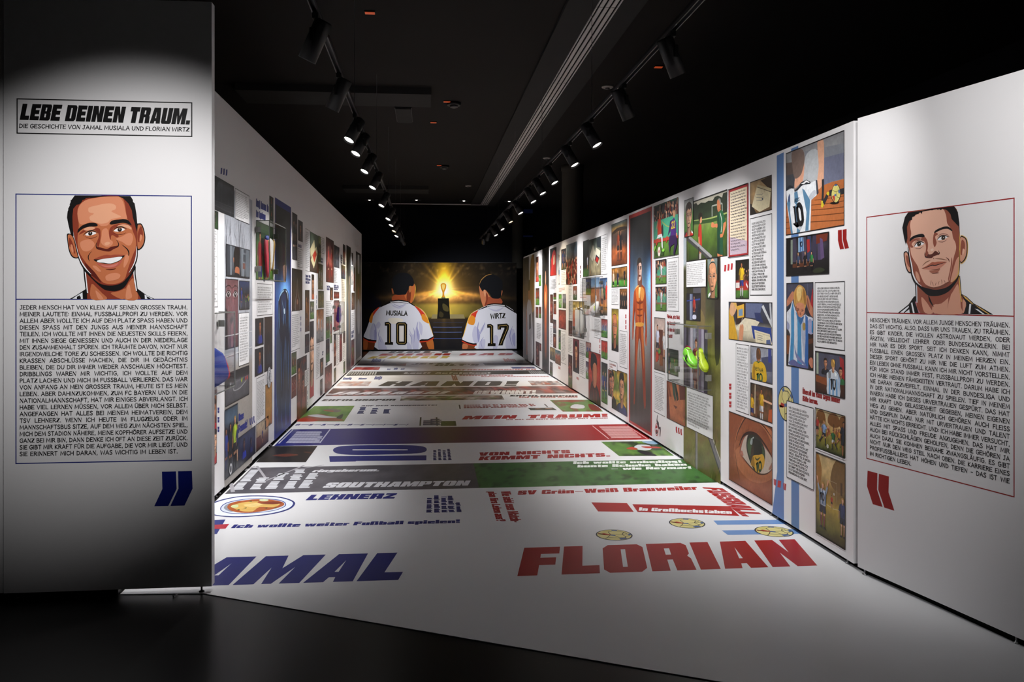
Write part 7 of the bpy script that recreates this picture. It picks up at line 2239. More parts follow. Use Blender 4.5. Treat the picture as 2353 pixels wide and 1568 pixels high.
pic('L', 619, 627.8, 450, 510, mini(('#1d3a22', '#22402a', '#14241a'), [(.5, .5, .45, '#8a3a2c', '#2a3a6a'), (.5, .05, .4, '#a8503a', '#23304a')], 212), 'narrow dark green match picture')


def p_pennant(p):
    p.bg([(0, '#4a7a2c'), (.3, '#5c8f36'), (.62, '#4f8430'), (.72, '#2c4a26'), (1, '#3f5a3a')], 10, (4, 5), 213)
    p.poly([(.33, 0), (.42, .0), (.42, .5), (.36, .52)], '#7cc23a')
    p.fig(.22, -.35, 1.18, '#a8262c', '#2a3474', SKIN[1], HAIR[0], '#2a3474').fig(.55, -.3, 1.05, '#9a2228', '#2a3474', SKIN[3], HAIR[0], '#8a2226')


pic('L', 587.8, 628, 506.5, 642, p_pennant, 'two players in red exchanging a pennant', base=0.0008)
textbox('L', 590.5, 626.2, 651.7, 726.2, rows=11, seed=214)
for k, (x0, x1, yt, yb) in enumerate(((586.4, 605.5, 733.3, 796.6), (585.4, 605, 803.8, 866.3))):
    pic('L', x0, x1, yt, yb, lambda p: p.bg([(0, '#15161b'), (.5, '#1f2126'), (1, '#24262a')], 8, (4, 4), 215 + k).bust(.56, .5, .44, '#26368a', '#b06a46', HAIR[0], .5), ('upper' if k == 0 else 'lower') + ' dark picture of a man in a blue tracksuit')
pic('L', 607, 625.6, 730, 856, lambda p: p.bg([(0, '#17161a'), (.5, '#2a2422'), (1, '#3c2c24')], 8, (4, 6), 217).bust(.5, .42, .3, '#2c3038', '#40302a', HAIR[0], 0, False, True), 'dark brown picture of a figure from behind')
textbox('L', 589, 609.3, 871, 977, rows=26, seed=218)


def p_contract(p):
    p.bg([(0, '#23242a'), (.06, '#b07a38'), (.5, '#b8843e'), (1, '#b27e3a')], 5, (3, 5), 219)
    for k in range(16):
        p.line([(.15, .78 - k * .022), (.85 - (k % 4) * .06, .78 - k * .022)], .004, '#7a5424')
    p.blob([(.0, .0), (.1, .28), (.3, .2), (.5, .12), (.4, .0)], '#c9864a').blob([(.75, .05), (.9, .3), (1, .3), (1, .0)], '#a8623a')


pic('L', 609.6, 625, 886, 985, p_contract, 'yellow-brown signed letter')
ink = Ink(P_LEFT, 0.003)
cu, cv = P_LEFT.px(618, 867.5)
rr = cv - P_LEFT.px(618, 892.5)[1]
ink.ell(cu, cv, rr, rr, '#3a3c46', 28).ell(cu, cv, rr * .93, rr * .93, '#c9ccd2', 28).ell(cu, cv, rr * .66, rr * .66, '#3a3c46', 24).ell(cu, cv, rr * .6, rr * .6, '#d3d5da', 24)
for k in range(18):
    a = 2 * math.pi * k / 18
    ink.line([(cu + rr * .7 * math.cos(a), cv + rr * .7 * math.sin(a)), (cu + rr * .86 * math.cos(a), cv + rr * .86 * math.sin(a))], rr * .06, '#4a4c56')
trace(ink, lambda x, y: (cu + (x - 50) / 50 * rr, cv + (50 - y) / 50 * rr), [('b', '#4a4c56', '42,32 52,26 60,32 58,42 64,48 60,60 66,72 58,74 54,64 48,62 40,74 34,72 42,60 38,50 44,42'), ('l', '#4a4c56', '62,46 72,38 70,28', 4), ('l', '#4a4c56', '36,58 30,50 32,40', 4)])
ink.build('club_emblem', WALL_L, M_INK, 'round grey club emblem with a lion')
pic('L', 588.4, 616.5, 977, 1039.7, lambda p: p.bg([(0, '#3a2018'), (.3, '#6a4430'), (.5, '#a89074'), (1, '#bfae96')], 8, (4, 4), 220).poly([(0, .1), (.0, .5), (.35, .5), (.4, .1)], '#5c2f1c').fig(.5, .1, .6, '#2a367a', '#2a2c3a', SKIN[1], HAIR[0]).rect(.7, .55, .8, .9, '#3a2c26'), 'people sitting in a bright living room')
pic('L', 487, 497.3, 900, 1072, lambda p: p.bg([(0, '#8a8272'), (.2, '#3a2c28'), (.6, '#6a2c24'), (1, '#c08a5c')], 14, (3, 8), 221).bust(.4, .62, .26, '#a8262c', SKIN[1], HAIR[0]).bust(.6, .2, .26, '#b02a2c', SKIN[2], HAIR[1]), 'narrow picture of children in red at the panel edge')


# blue framed hero
def p_blue(p):
    p_hero(p, False)
    T = cropT(P_LEFT, 0, 0, 1)
    trace(p.ink, T, [
        ('b', '#0d1830', '640,690 643,676 648,668 655,664 660,668 663,680 664,720 665,770 664,830 663,900 661,905 660,840 657,780 654,780 651,850 649,910 646,908 645,840 644,780 641,760 639,720'),
        ('b', '#17305c', '645,684 650,674 656,676 658,700 655,740 648,738'), ('t', '#9fd6ff', '640,692 643,680 648,671 653,668', 1.0), ('t', '#bfe6ff', '656,668 660,674 662,690', .8), ('t', '#6fb8f0', '641,700 641,730 642,758', .9), ('t', '#6fb8f0', '663,690 664,730 664,765', .8), ('t', '#9fd6ff', '648,690 652,720 650,750', .6), ('t', '#4f9ae0', '656,690 655,720 657,750', .6), ('b', '#e0f2ff', '652,712 654,709 655,718 653,722'), ('t', '#4f8ad0', '646,785 646,840 647,900', .7), ('t', '#4f8ad0', '662,785 662,840 662,895', .7), ('t', '#3a6ab0', '655,780 652,840 650,900', .6),
        ('b', '#a88478', '650,612 654,606 658,612 657,640 654,650 651,640'), ('b', '#1a1c26', '649,612 652,600 657,600 659,612 655,608')])
    p.ink.clip = None


ink = Ink(P_LEFT, 0.0004)
ink.poly([P_LEFT.px(631.8, 453.5), P_LEFT.px(668.8, 477), P_LEFT.px(668.5, 977), P_LEFT.px(630, 1013)], '#16247c')
ink.build('blue_panel', WALL_L, M_INK, 'dark blue border panel of the full-height hero picture')
pic('L', 633, 667, 469, 999, p_blue, 'full-height picture of a hero figure in blue light', frame=False, base=0.0007)

LW = [('#4a4a52', '#2a2a30', '#1c1c22'), ('#5a3c2c', '#4a3428', '#2c2420'), ('#4f7a34', '#4a4a44', '#5a6a4a'), ('#6a2a26', '#8a3a34', '#4a2a2c'), ('#6a6a52', '#7a6a4a', '#4a5a4a')]
for (x0, x1, yt, yb, pal, sh, sd, kind, lab) in (
        (671.4, 682.9, 487.7, 595.6, LW[0], '#2c343c', 230, 'm', 'tall dark picture of a boy with dumbbells'), (684.8, 695.4, 505, 552, LW[0], '#4a3a36', 231, 'b', 'small dark portrait under the wall top'),
        (669.5, 681, 812.8, 863, LW[2], '#8a4a34', 233, 'm', None), (669.5, 681, 867.5, 917, LW[3], '#8a4a52', 234, 'm', None),
        (731.4, 737.2, 542, 601, ('#5a7a34', '#6a7a3a', '#8a9a5a'), '#23304a', 236, 'm', None), (716, 721.6, 630.8, 688, LW[1], '#b05a3a', 237, 'b', None), (731, 742, 606, 664.5, LW[4], '#c9ccd0', 238, 'm', 'team photo in white shirts'),
        (700.8, 710.9, 667, 763, LW[1], '#8a5a2c', 239, 'm', None), (712.4, 721.6, 693.5, 734, LW[2], '#c9ccd0', 240, 'm', None), (731, 744, 669, 708, LW[4], '#8a8a4a', 241, 'm', None), (749, 766.7, 544.3, 647.6, LW[3], '#a83a34', 242, 'm', 'red crowd picture with a goalkeeper'),
        (767.5, 779.8, 562.7, 613, LW[0], '#23304a', 243, 'm', None), (787.7, 793.8, 561, 607, LW[0], '#a8322a', 244, 'm', None), (783.9, 793.5, 609, 640, ('#3a4a6a', '#2a3a66', '#7a6a3a'), '#a8322a', 245, 'm', None),
        (711.6, 721, 740, 917, ('#8a2a2a', '#5a2a2c', '#2a2a30'), '#a8262c', 246, 'b', 'tall picture of a man in a red shirt'), (700.5, 710.5, 769.6, 812.8, LW[0], '#5a2c34', 247, 'm', None), (727, 743.6, 712.4, 789.5, ('#8a8a8a', '#c9a08a', '#a86a3c'), '#dfe0e4', 248, 'm', 'group of players in white'),
        (748.6, 757.7, 729, 779.6, LW[2], '#7a2a2c', 249, 'm', None), (758.6, 762.7, 726.5, 789.5, LW[2], '#8a3a34', 250, 'm', None), (748.6, 757.4, 781.3, 835, ('#3f6a34', '#2c2c30', '#1c1c20'), '#23242a', 251, 'm', None), (746, 762.7, 846, 905.6, LW[3], '#a8323a', 252, 'm', 'reddish picture near the floor'),
        (735.4, 743, 826, 866, LW[1], '#4a3a34', 253, 'b', None), (735.4, 741, 874, 910, LW[0], '#8a8a8a', 254, 'm', None), (758, 765, 661, 690, LW[1], '#a85a3c', 255, 'b', None),
        (767, 779.3, 670.6, 686, LW[3], '#c07a5c', 256, 'm', None), (767, 779.3, 691, 762, ('#a8626a', '#b87a7a', '#8a5a5a'), '#c44a72', 257, 'm', None), (766.9, 772, 768, 842.6, LW[1], '#b05a3c', 258, 'm', None), (780, 786, 765.5, 832.7, LW[3], '#8a2a34', 259, 'm', None), (788.4, 793.4, 763, 789.5, LW[1], '#5a2a22', 260, 'm', None), (766.9, 772, 848.4, 880.7, LW[4], '#8a7a5a', 261, 'm', None), (789, 793, 832.6, 859, LW[2], '#5a7a3a', 262, 'm', None),
        (807.6, 811, 581, 608, LW[0], '#3a2c22', 263, 'm', None), (807.6, 810, 611.6, 654.5, LW[4], '#c9a08a', 264, 'm', None), (812.2, 815, 614.7, 669, ('#6a3a24', '#5a2c1c', '#23342c'), '#a8502c', 265, 'm', None), (807.6, 815, 673, 712.6, LW[1], '#a88a7a', 266, 'm', None), (806.7, 814.2, 783, 844, LW[3], '#5a8a3a', 267, 'm', None)):
    pic('L', x0, x1, yt, yb, minib(pal, sh, sd, 0, sd % 4) if kind == 'b' else mini(pal, [(.32, .06, .78, sh, shade(sh, .6)), (.72, .1, .7, shade(sh, .8), sh)], sd), lab)


def p_hood(p):
    p.bg([(0, '#3c2c22'), (.4, '#35291f'), (.7, '#26211e'), (.85, '#23262e'), (1, '#1c1c20')], 6, (4, 6), 232)
    p.blob([(.3, .0), (.32, .28), (.42, .42), (.5, .8), (.6, .42), (.72, .28), (.74, .0)], '#6a625e').blob([(.36, .0), (.38, .26), (.46, .38), (.5, .7), (.56, .38), (.66, .26), (.68, .0)], '#43281e').blob([(.44, .2), (.5, .28), (.58, .2), (.5, .14)], '#9a6a54')


pic('L', 670.6, 694.6, 616.7, 714.7, p_hood, 'hooded figure in dark brown light')
pic('L', 682, 704.7, 827, 975, lambda p: p.bg([(0, '#5a2c1c'), (.3, '#7a3428'), (.6, '#6a4a3c'), (.8, '#3a3a42'), (1, '#2c2e34')], 12, (5, 8), 235, tint='#8a3a2c').bust(.2, .62, .3, '#6a2a24', '#b06a4a', HAIR[0]).bust(.6, .42, .26, '#8a3a2c', '#a8604a', HAIR[0]), 'large reddish picture reaching the floor')
pic('L', 712, 731.4, 532, 624, lambda p: p.bg([(0, '#4a3a34'), (.35, '#5a4a3e'), (.6, '#4a5048'), (1, '#6a8068')], 10, (5, 5), 268).poly([(.0, .55), (.5, .85), (.62, .6), (.1, .35)], '#c9bf94').poly([(.1, .3), (.45, .1), (.95, .55), (.75, .7), (.6, .62)], '#cfc59a').poly([(.3, .42), (.5, .26), (.8, .5), (.6, .6)], '#b03a26').poly([(.85, .0), (1, .0), (1, .3)], '#7a2226'), 'newspaper with a red photograph on a table')
for k, (x0, x1, yt, yb, rows) in enumerate(((684, 695, 571, 613, 8), (669.5, 688.9, 716, 808, 17), (701.7, 711.6, 525, 622, 20), (738, 744.8, 546, 581, 8), (726.6, 734.5, 794, 872, 18), (749, 763, 693, 726, 6), (767.5, 775.5, 619, 648, 7), (785, 793.6, 644, 690, 10), (773.5, 779, 767, 840, 14), (787.5, 793.4, 793, 830, 8), (807.8, 814.6, 716, 757, 8), (700, 709, 852, 890, 9))):
    textbox('L', x0, x1, yt, yb, rows=rows, seed=270 + k)
for k, (x0, x1, yt, yb, r) in enumerate(((685, 695, 560, 569.5, 1), (702, 714, 631, 653, 3), (737.5, 742.5, 592, 605, 2), (751, 759, 656, 668, 2), (767, 779.3, 654.5, 667, 3), (807.5, 813.5, 761, 779, 2), (740, 743.5, 808, 818, 2), (748.6, 753.5, 836, 842, 1), (783, 786.8, 585, 606, 4))):
    ink = Ink(P_LEFT, 0.0009)
    for j in range(r):
        a = yt + (yb - yt) * (j + .82) / r
        c = yt + (yb - yt) * (j + .12) / r
        q = Pic(P_LEFT, x0, x1, c, a)
        slab(ink, [4, 3] if j % 2 == 0 else [5], (q.u0, q.v0), (q.u0 + q.W * (.95 - .2 * (j == r - 1)), q.v0), (q.u0, q.v0 + q.H), '#3a4470', k + j)
    ink.build('heading_lettering', WALL_L, M_INK)
pic('L', 795.8, 806, 562.7, 868, lambda p: p.bg([(0, '#3a3034'), (.2, '#4a4e56'), (.5, '#5a6674'), (.7, '#6a6a5c'), (.82, '#2a2c30'), (1, '#111317')], 8, (4, 8), 290, ny=36).blob([(.5, .25), (.48, .5), (.4, .6), (.55, .7), (.75, .68), (.85, .55), (.8, .3), (.7, .1), (.66, .4), (.58, .1)], '#8a7a66').blob([(.6, .7), (.6, .76), (.7, .77), (.72, .71)], '#c9a890'), 'full-height dark picture of a pale hero figure', frame=False)
pic('L', 817.5, 829.5, 577, 828, lambda p: p.bg([(0, '#6a6a6e'), (.3, '#8a8a90'), (.5, '#b0a898'), (.7, '#6a5a3a'), (.82, '#4a5a44'), (.9, '#8a8a90'), (1, '#4a4a50')], 12, (4, 9), 291, ny=34).rect(.35, .8, .65, .98, '#c9ccd0').blob([(.3, .3), (.3, .5), (.5, .56), (.72, .5), (.74, .3), (.6, .22)], '#dcdde0').blob([(.4, .56), (.4, .66), (.56, .67), (.58, .58)], '#a86a48'), 'tall end picture of a player in white', frame=False)
marks('L', pairs(690.5, 692, [728, 741, 754], 8), BLU)
marks('L', pairs(706, 707, [898, 911, 924], 8), '#3a4470')
marks('L', pairs(726.8, 728, [679, 690, 702], 8), '#3a4470')
# ------------------------------------------------------------------ display cases and what hangs in them
def case(side, y0, y1, z0, z1, depth, label):
    s = 1 if side == 'L' else -1
    xw = XL if side == 'L' else XR
    c = empty('display_case', (xw + s * 0.006, (y0 + y1) / 2, z0), label, 'display case', 'clear acrylic display cases on the picture walls')
    h, l, t = z1 - z0, (y1 - y0) / 2, 0.004
    a, b = sorted((0.002 * s, depth * s))
    f0, f1 = sorted(((depth - t) * s, depth * s))

    def pane(x0, ya, za, x1, yb, zb):
        MB().box(x0, ya, za, x1, yb, zb).build('pane', M_ACRYL, c)
    pane(f0, -l, 0, f1, l, h)
    pane(a, -l, h - t, b, l, h)
    pane(a, -l, 0, b, l, t)
    pane(a, -l, t, b, -l + t, h - t)
    pane(a, l - t, t, b, l, h - t)
    e = 0.0035
    for (x, z) in ((depth * s, 0), (depth * s, h)):
        MB().box(x - e, -l, z - e, x + e, l, z + e).build('edge', M_EDGE, c)
    for y in (-l, l):
        MB().box(depth * s - e, y - e, 0, depth * s + e, y + e, h).build('edge', M_EDGE, c)
        for z in (0, h):
            MB().box(a, y - e, z - e, b, y + e, z + e).build('edge', M_EDGE, c)
    for y in (-l, l):
        for z in (h * .14, h * .80):
            m0, m1 = sorted((0.0015 * s, 0.045 * s))
            o = MB().bevbox(m0, y - (.008 if y < 0 else -.001), z, m1, y + (-.001 if y < 0 else .008), z + .05, 0.002).box(m0, y - .03, z, m0 + .003 * (1 if s > 0 else 1), y + .03, z + .05).build('bracket', M_GREY, c)
    return c


def ringmesh(rings, close_ends=True):
    n = len(rings[0])
    vs = [p for r in rings for p in r]
    fs = []
    for i in range(len(rings) - 1):
        for k in range(n):
            j = (k + 1) % n
            fs.append((i * n + k, i * n + j, (i + 1) * n + j, (i + 1) * n + k))
    mb = MB().add(vs, fs, True)
    if close_ends:
        m = (len(rings) - 1) * n
        mb.f += [tuple(range(n - 1, -1, -1)), tuple(range(m, m + n))]
        mb.sm += [True, True]
    return mb


def boot(M, upper, sole, stripe, lace, label, cat='football boot', group=None):
    """football boot 0.29 m long, heel at x=0, toe at +x, sole at z=0"""
    b = empty('football_boot', M.to_translation(), label, cat, group)
    b.matrix_world = M
    prof = [(0.0, .028, .075), (.02, .034, .098), (.055, .036, .104), (.09, .035, .094), (.12, .037, .078), (.16, .042, .064), (.20, .046, .054), (.24, .044, .046), (.27, .034, .036), (.288, .016, .022)]
    rings = []
    for x, w, h in prof:
        r = []
        for k in range(14):
            a = 2 * math.pi * k / 14
            cy, cz = math.cos(a), math.sin(a)
            cz2 = cz if cz > 0 else cz * .55
            r.append((x, w * (abs(cy) ** .8) * (1 if cy > 0 else -1), .014 + h * .42 + cz2 * h * .58))
        rings.append(r)
    up_ = ringmesh(rings).build('upper', upper, b)
    so = []
    for x, w, h in prof:
        so.append([(x, w * .96, .006), (x, w * .7, .018), (x, -w * .7, .018), (x, -w * .96, .006), (x, -w * .8, 0), (x, w * .8, 0)])
    sm = ringmesh(so)
    for x, w in ((.03, .018), (.06, .018), (.16, .024), (.2, .026), (.245, .02)):
        for g_ in (-1, 1):
            sm.lathe([(.004, -.012), (.007, 0), (.007, .004)], 8, Matrix.Translation((x, g_ * w, 0)))
    sm.build('sole', sole, b)
    col = []
    for k in range(16):
        a = 2 * math.pi * k / 16
        col.append((.05 + .042 * math.cos(a), .022 * math.sin(a)))
    MB().add([(x, y, .117 - (x - .05) * .12) for x, y in col] + [(x * .98, y * .8, .09) for x, y in col], [(k, (k + 1) % 16, 16 + (k + 1) % 16, 16 + k) for k in range(16)] + [tuple(range(16, 32))]).build('collar', lace, up_)
    for k in range(3):
        for g_ in (-1, 1):
            x = .10 + k * .026
            MB().add([(x, g_ * .034, .026), (x + .013, g_ * .034, .026), (x + .031, g_ * .026, .070 - k * .006), (x + .018, g_ * .026, .074 - k * .006)] + [(x, g_ * (.0405 + .002 * k), .026), (x + .013, g_ * (.0415 + .002 * k), .026), (x + .031, g_ * .0385, .068 - k * .006), (x + .018, g_ * .0375, .074 - k * .006)],
                     [(0, 1, 2, 3), (4, 5, 6, 7), (0, 1, 5, 4), (1, 2, 6, 5), (2, 3, 7, 6), (3, 0, 4, 7)]).build('stripe', stripe, up_)
    lc = MB()
    for k in range(5):
        x = .105 + k * .014
        z = .098 - k * .0075
        lc.tube([(x, -.014, z - .004), (x + .004, 0, z), (x, .014, z - .004)], .0022, 6)
    lc.build('laces', lace, up_)['kind'] = 'stuff'
    return b


def onx(X, x, y):
    d = ray(x, y)
    p = EYE + d * (X / d.x)
    return p


M_GREEN = solid('neon_green_boot', '#8df03c', 0.3, spec=0.5)
M_GREEN2 = solid('yellow_green_boot', '#c2dc2e', 0.35, spec=0.5)
M_PINK = solid('magenta_lining', '#d0246c', 0.5)
M_MAG = solid('magenta_boot', '#d81c9a', 0.28, spec=0.6)
M_PURP = solid('purple_sole', '#4a1a9c', 0.35)
M_BOOTK = solid('black_stripe', '#141418', 0.45)

case('R', 6.405, 7.226, 0.735, 1.262, 0.115, 'clear acrylic case with neon green football boots on the right wall')
case('R', 10.48, 11.35, 1.257, 1.775, 0.105, 'clear acrylic case high on the far part of the right wall')
case('R', 11.56, 12.45, 0.92, 1.44, 0.105, 'lower clear acrylic case with a white shirt on the far part of the right wall')
case('L', 5.35, 6.19, 0.835, 1.39, 0.12, 'clear acrylic case half hidden behind the portrait panel')
case('L', 7.52, 8.37, 1.66, 2.205, 0.12, 'clear acrylic case with a pennant beside the blue hero picture')
case('L', 13.6, 14.4, 0.88, 1.42, 0.105, 'clear acrylic case with a magenta boot on the far part of the left wall')


def boot_at(X, heel, toe, roll, s, mats, label, group=None):
    """heel and toe in photo pixels on the plane x = X (inside a case)"""
    h, t = onx(X, *heel), onx(X, *toe)
    ex = (t - h).normalized()
    side = Vector((-1 if X > 0 else 1, 0, 0))
    ez = (side.cross(ex) if roll < 0 else ex.cross(side)).normalized()
    ey = ez.cross(ex).normalized()
    M = Matrix(((ex.x, ey.x, ez.x, h.x), (ex.y, ey.y, ez.y, h.y), (ex.z, ey.z, ez.z, h.z), (0, 0, 0, 1)))
    return boot(M @ Matrix.Scale(s, 4), *mats, label, 'football boot', group)


boot_at(2.281, (1575, 824), (1602, 851), -1, 1.0, (M_GREEN, M_GREEN, M_BOOTK, M_PINK), 'front neon green football boot with black stripes and pink lining')
boot_at(2.292, (1603, 820), (1616, 845), -1, 0.8, (M_GREEN2, M_GREEN2, M_BOOTK, M_GREEN2), 'rear yellow-green football boot behind the neon green one')
boot_at(-1.500, (779, 706), (777, 757), -1, 0.95, (M_MAG, M_PURP, M_PURP, M_MAG), 'magenta and purple football boot hanging toe down')


def pillow(name, X, px, thick, mat, parent=None):
    """soft folded cloth: outline in photo pixels on the plane x = X, bulging towards the corridor"""
    s = 1 if X < 0 else -1
    pts = [onx(X, *p) for p in smooth_loop(px, 3)]
    c = sum(pts, Vector()) / len(pts)
    rings = []
    for w, k in ((0, 1.0), (.35, 1.0), (.75, .93), (1.0, .74)):
        rings.append([c + (p - c) * k + Vector((s * thick * w, 0, 0)) for p in pts])
    return ringmesh(rings).build(name, mat, parent)


def cloth(label, X, body, parts, thick=0.03, cat='jersey', name='folded_jersey'):
    t = empty(name, onx(X, *body[1][0]), label, cat)
    for nm, px, mat, dx, th in [('body', body[1], body[0], 0, thick)] + parts:
        o = pillow(nm, X, px, th, mat, None)
        o.location.x += dx
        o.parent = t
        o.matrix_parent_inverse = Matrix.Translation(-t.location)
    return t


M_CBLUE = solid('blue_jersey_cloth', '#25409c', 0.7, bump=0.4, bscale=60)
M_CRED = solid('red_jersey_cloth', '#c2243c', 0.7, bump=0.4, bscale=60)
M_CGOLD = solid('gold_cloth', '#b08a3c', 0.6, bump=0.4, bscale=80)
M_CWHITE = solid('white_cloth', '#e6e4e0', 0.7, bump=0.4, bscale=60)
cloth('folded blue and red jersey with gold bands in the half-hidden case', -1.512, (M_CBLUE, [(470, 800), (494, 806), (503, 815), (509, 838), (514, 858), (512, 872), (498, 884), (470, 890)]), [
    ('red_side', [(501, 812), (505, 818), (514, 845), (518, 866), (516, 873), (507, 874), (510, 858), (506, 836)], M_CRED, .006, .035), ('gold_band', [(470, 836), (502, 833), (507, 842), (470, 846)], M_CGOLD, .012, .03), ('gold_band', [(497, 850), (502, 852), (505, 868), (500, 876), (498, 864)], M_CGOLD, .012, .03)], 0.05)
cloth('white and red pennant with gold fringe hanging in the case', -1.535, (M_CWHITE, [(618, 552), (627, 555), (626.5, 562), (624, 590), (622.5, 618), (618.5, 614)]), [
    ('red_leaf', [(607, 551), (616.5, 549), (617, 580), (616.5, 633), (611.5, 634), (608.5, 600)], M_CRED, 0, .02), ('gold_fringe', [(625.5, 554), (628, 556), (625, 590), (623, 620), (621.5, 618), (624, 588)], M_CGOLD, .004, .02), ('gold_fringe', [(611, 551), (614, 550), (616.5, 600), (616, 633), (613, 634), (613.5, 600)], M_CGOLD, .004, .022), ('blue_cord', [(607, 545), (611, 541), (615, 547), (614, 551), (609, 552)], M_CBLUE, .004, .02)], 0.016, 'pennant', 'pennant')
cloth('white folded shirt with a yellow-green mark in the lower far case', 2.33, (M_CWHITE, [(1324, 712), (1330, 706), (1336, 706), (1341, 712), (1343, 730), (1342, 764), (1325, 762), (1324, 735)]), [('collar', [(1330, 704), (1334, 709), (1338, 706), (1336, 712), (1332, 712)], M_CGOLD, -.004, .03)], 0.03)
cloth('pale folded shirt in the high far case', 2.33, (M_CWHITE, [(1358, 708), (1366, 700), (1376, 693), (1376, 718), (1359, 717)]), [('badge', [(1370, 704), (1373, 703), (1373.5, 714), (1370, 714)], M_GREEN2, -.004, .032)], 0.03)

# small security camera on top of the right wall
cp = onx(XR + 0.03, 1231, 576)
SCM = empty('security_camera', (XR + 0.03, cp.y, 2.475), 'small dark security camera on the top edge of the right wall', 'camera')
MB().box(-.03, -.03, 0, .03, .03, .006).lathe([(.006, .006), (.006, .06)], 8).build('mount', M_BLACK, SCM)
MB().lathe([(.03, -.07), (.034, -.06), (.034, .05), (.024, .07)], 14, Matrix.Translation((0, 0, .085)) @ Matrix.Rotation(math.radians(80), 4, 'X')).build('camera_body', M_TRACK, SCM)
MB().lathe([(.020, -.078), (.022, -.070)], 14, Matrix.Translation((0, 0, .085)) @ Matrix.Rotation(math.radians(80), 4, 'X')).build('lens', M_BASE, SCM)
# a screw left lying on the dark floor
sp = P_FLOOR.px(398, 1371)
SCW = empty('screw', (sp[0], sp[1], -0.004), 'small steel screw lying on the dark floor under the portrait panel', 'screw')
R90 = Matrix.Translation((0, 0, .005)) @ Matrix.Rotation(math.radians(65), 4, 'Z') @ Matrix.Rotation(math.radians(90), 4, 'Y')
MB().lathe([(.005, 0), (.005, .003), (.003, .005)], 10, R90).build('head', M_STEEL, SCW)
MB().lathe([(.0022, .004), (.0022, .03), (.0004, .036)], 8, R90).build('thread', M_STEEL, SCW)
for y in (6.3, 9.4, 12.9, 15.5):
    MB().box(XR + .01, y, 2.475, XR + .05, y + .05, 2.485).build('top_clip', M_TRACK, WALL_R)
# ------------------------------------------------------------------ floor graphics
FX = P_FLOOR.px
FBLU, FRED = '#1c2272', '#a01c1e'


def fbuild(ink, name, label=None, pic_=False):
    return ink.build(name, FLOOR, M_INKFP if pic_ else M_INKF, label)


def fword(t, A, B, C, col, label=None, base=0.0004, gap=8, space=46, name='floor_lettering'):
    ink = Ink(P_FLOOR, base)
    block_line(ink, t, FX(*A), FX(*B), FX(*C), col, gap, space)
    return fbuild(ink, name, label)


def fpoly(pts, col, name, label=None, base=0.0003):
    ink = Ink(P_FLOOR, base)
    ink.poly([FX(*p) for p in pts], col)
    return fbuild(ink, name, label)


def fstrip(y0, y1, xa, fn, name, label, n=(40, 6), ua=None, ub=None, base=0.0002):
    """band across the whole corridor between two photo rows measured at column xa"""
    v1, v0 = FX(xa, y0)[1], FX(xa, y1)[1]
    ink = Ink(P_FLOOR, base)
    ink.grid(ua if ua is not None else XL + .03, v0, ub if ub is not None else XR - .03 + .06, v1, n[0], n[1], fn)
    fbuild(ink, name, label, True)
    return v0, v1


f480 = lambda x, y: (480 + x / 3.795, 1000 + y / 3.795)
f1080 = lambda x, y: (1080 + x / 2.87, 1000 + y / 2.87)
# nearest names; the first letter of the left one stands behind the portrait panel
ink = Ink(P_FLOOR, 0.0004)
_a, _b, _s0, _s1 = FX(304, 1352), FX(915, 1333.5), FX(825, 1336), FX(872, 1271.5)
block_line(ink, 'JAMAL', _a, _b, (_a[0] + _s1[0] - _s0[0], _a[1] + _s1[1] - _s0[1]), FBLU, 7)
fbuild(ink, 'floor_lettering', 'huge dark blue slanted name lettering')
fword('FLORIAN', (1188.7, 1324.7), (1878, 1300.3), (1204.7, 1259.6), FRED, 'huge red name lettering', gap=9)
fword('Ich wollte weiter Fußball spielen!', f480(190, 814), f480(2190, 768), f480(222, 782), FBLU, 'blue slanted sentence across the floor', gap=6, space=40)
fword('LEHNERZ', f480(842, 570), f480(1615, 555), f480(895, 522), FBLU, 'blue slanted word beside the plate', gap=7)
fword('SV Grün–Weiß Brauweiler', f1080(313, 395), f1080(1506, 362), f1080(320, 368), FRED, 'red club name lettering', gap=6)
# plate of soup
ink = Ink(P_FLOOR, 0.0004)
T = lambda x, y: FX(*f480(x, y))
trace(ink, T, [('b', '#252f74', '-30,640 60,580 240,538 430,528 620,540 735,575 748,612 690,655 560,690 380,712 200,718 60,705 -20,675'), ('b', '#dfe6f0', '-18,640 66,588 240,546 430,536 612,548 720,580 728,612 672,650 550,682 380,704 204,710 68,698 -10,672'), ('b', '#2f3c86', '98,640 150,592 300,560 470,554 610,566 668,592 660,628 560,664 400,682 240,690 130,674'), ('b', '#cfd8e6', '106,640 156,597 302,565 470,559 604,571 660,594 652,626 556,660 400,677 242,685 136,670'), ('b', '#8a8f9a', '130,640 170,600 300,572 240,640 200,672'),
               ('b', '#a3562c', '160,628 200,592 330,568 480,560 600,574 655,596 640,622 540,652 400,676 280,680 190,660'), ('b', '#cfa95c', '200,625 290,590 430,580 420,600 560,590 620,604 560,632 440,630 380,668 280,664'), ('b', '#dcc27e', '300,610 420,595 470,606 380,632'), ('b', '#7a3420', '430,596 560,580 640,592 560,606'), ('b', '#c4cf9a', '190,624 215,610 255,612 250,632 210,636'), ('b', '#c9d2a8', '440,566 480,558 520,566 505,578 455,578'), ('p', '#33451c', '300,640 330,632 326,642'), ('p', '#33451c', '345,580 375,574 372,584'), ('p', '#33451c', '560,640 590,632 588,642'), ('p', '#33451c', '240,654 268,648 266,660'), ('p', '#33451c', '480,640 510,634 508,644')])
fbuild(ink, 'plate_picture', 'printed plate of yellow soup with a blue rim', True)
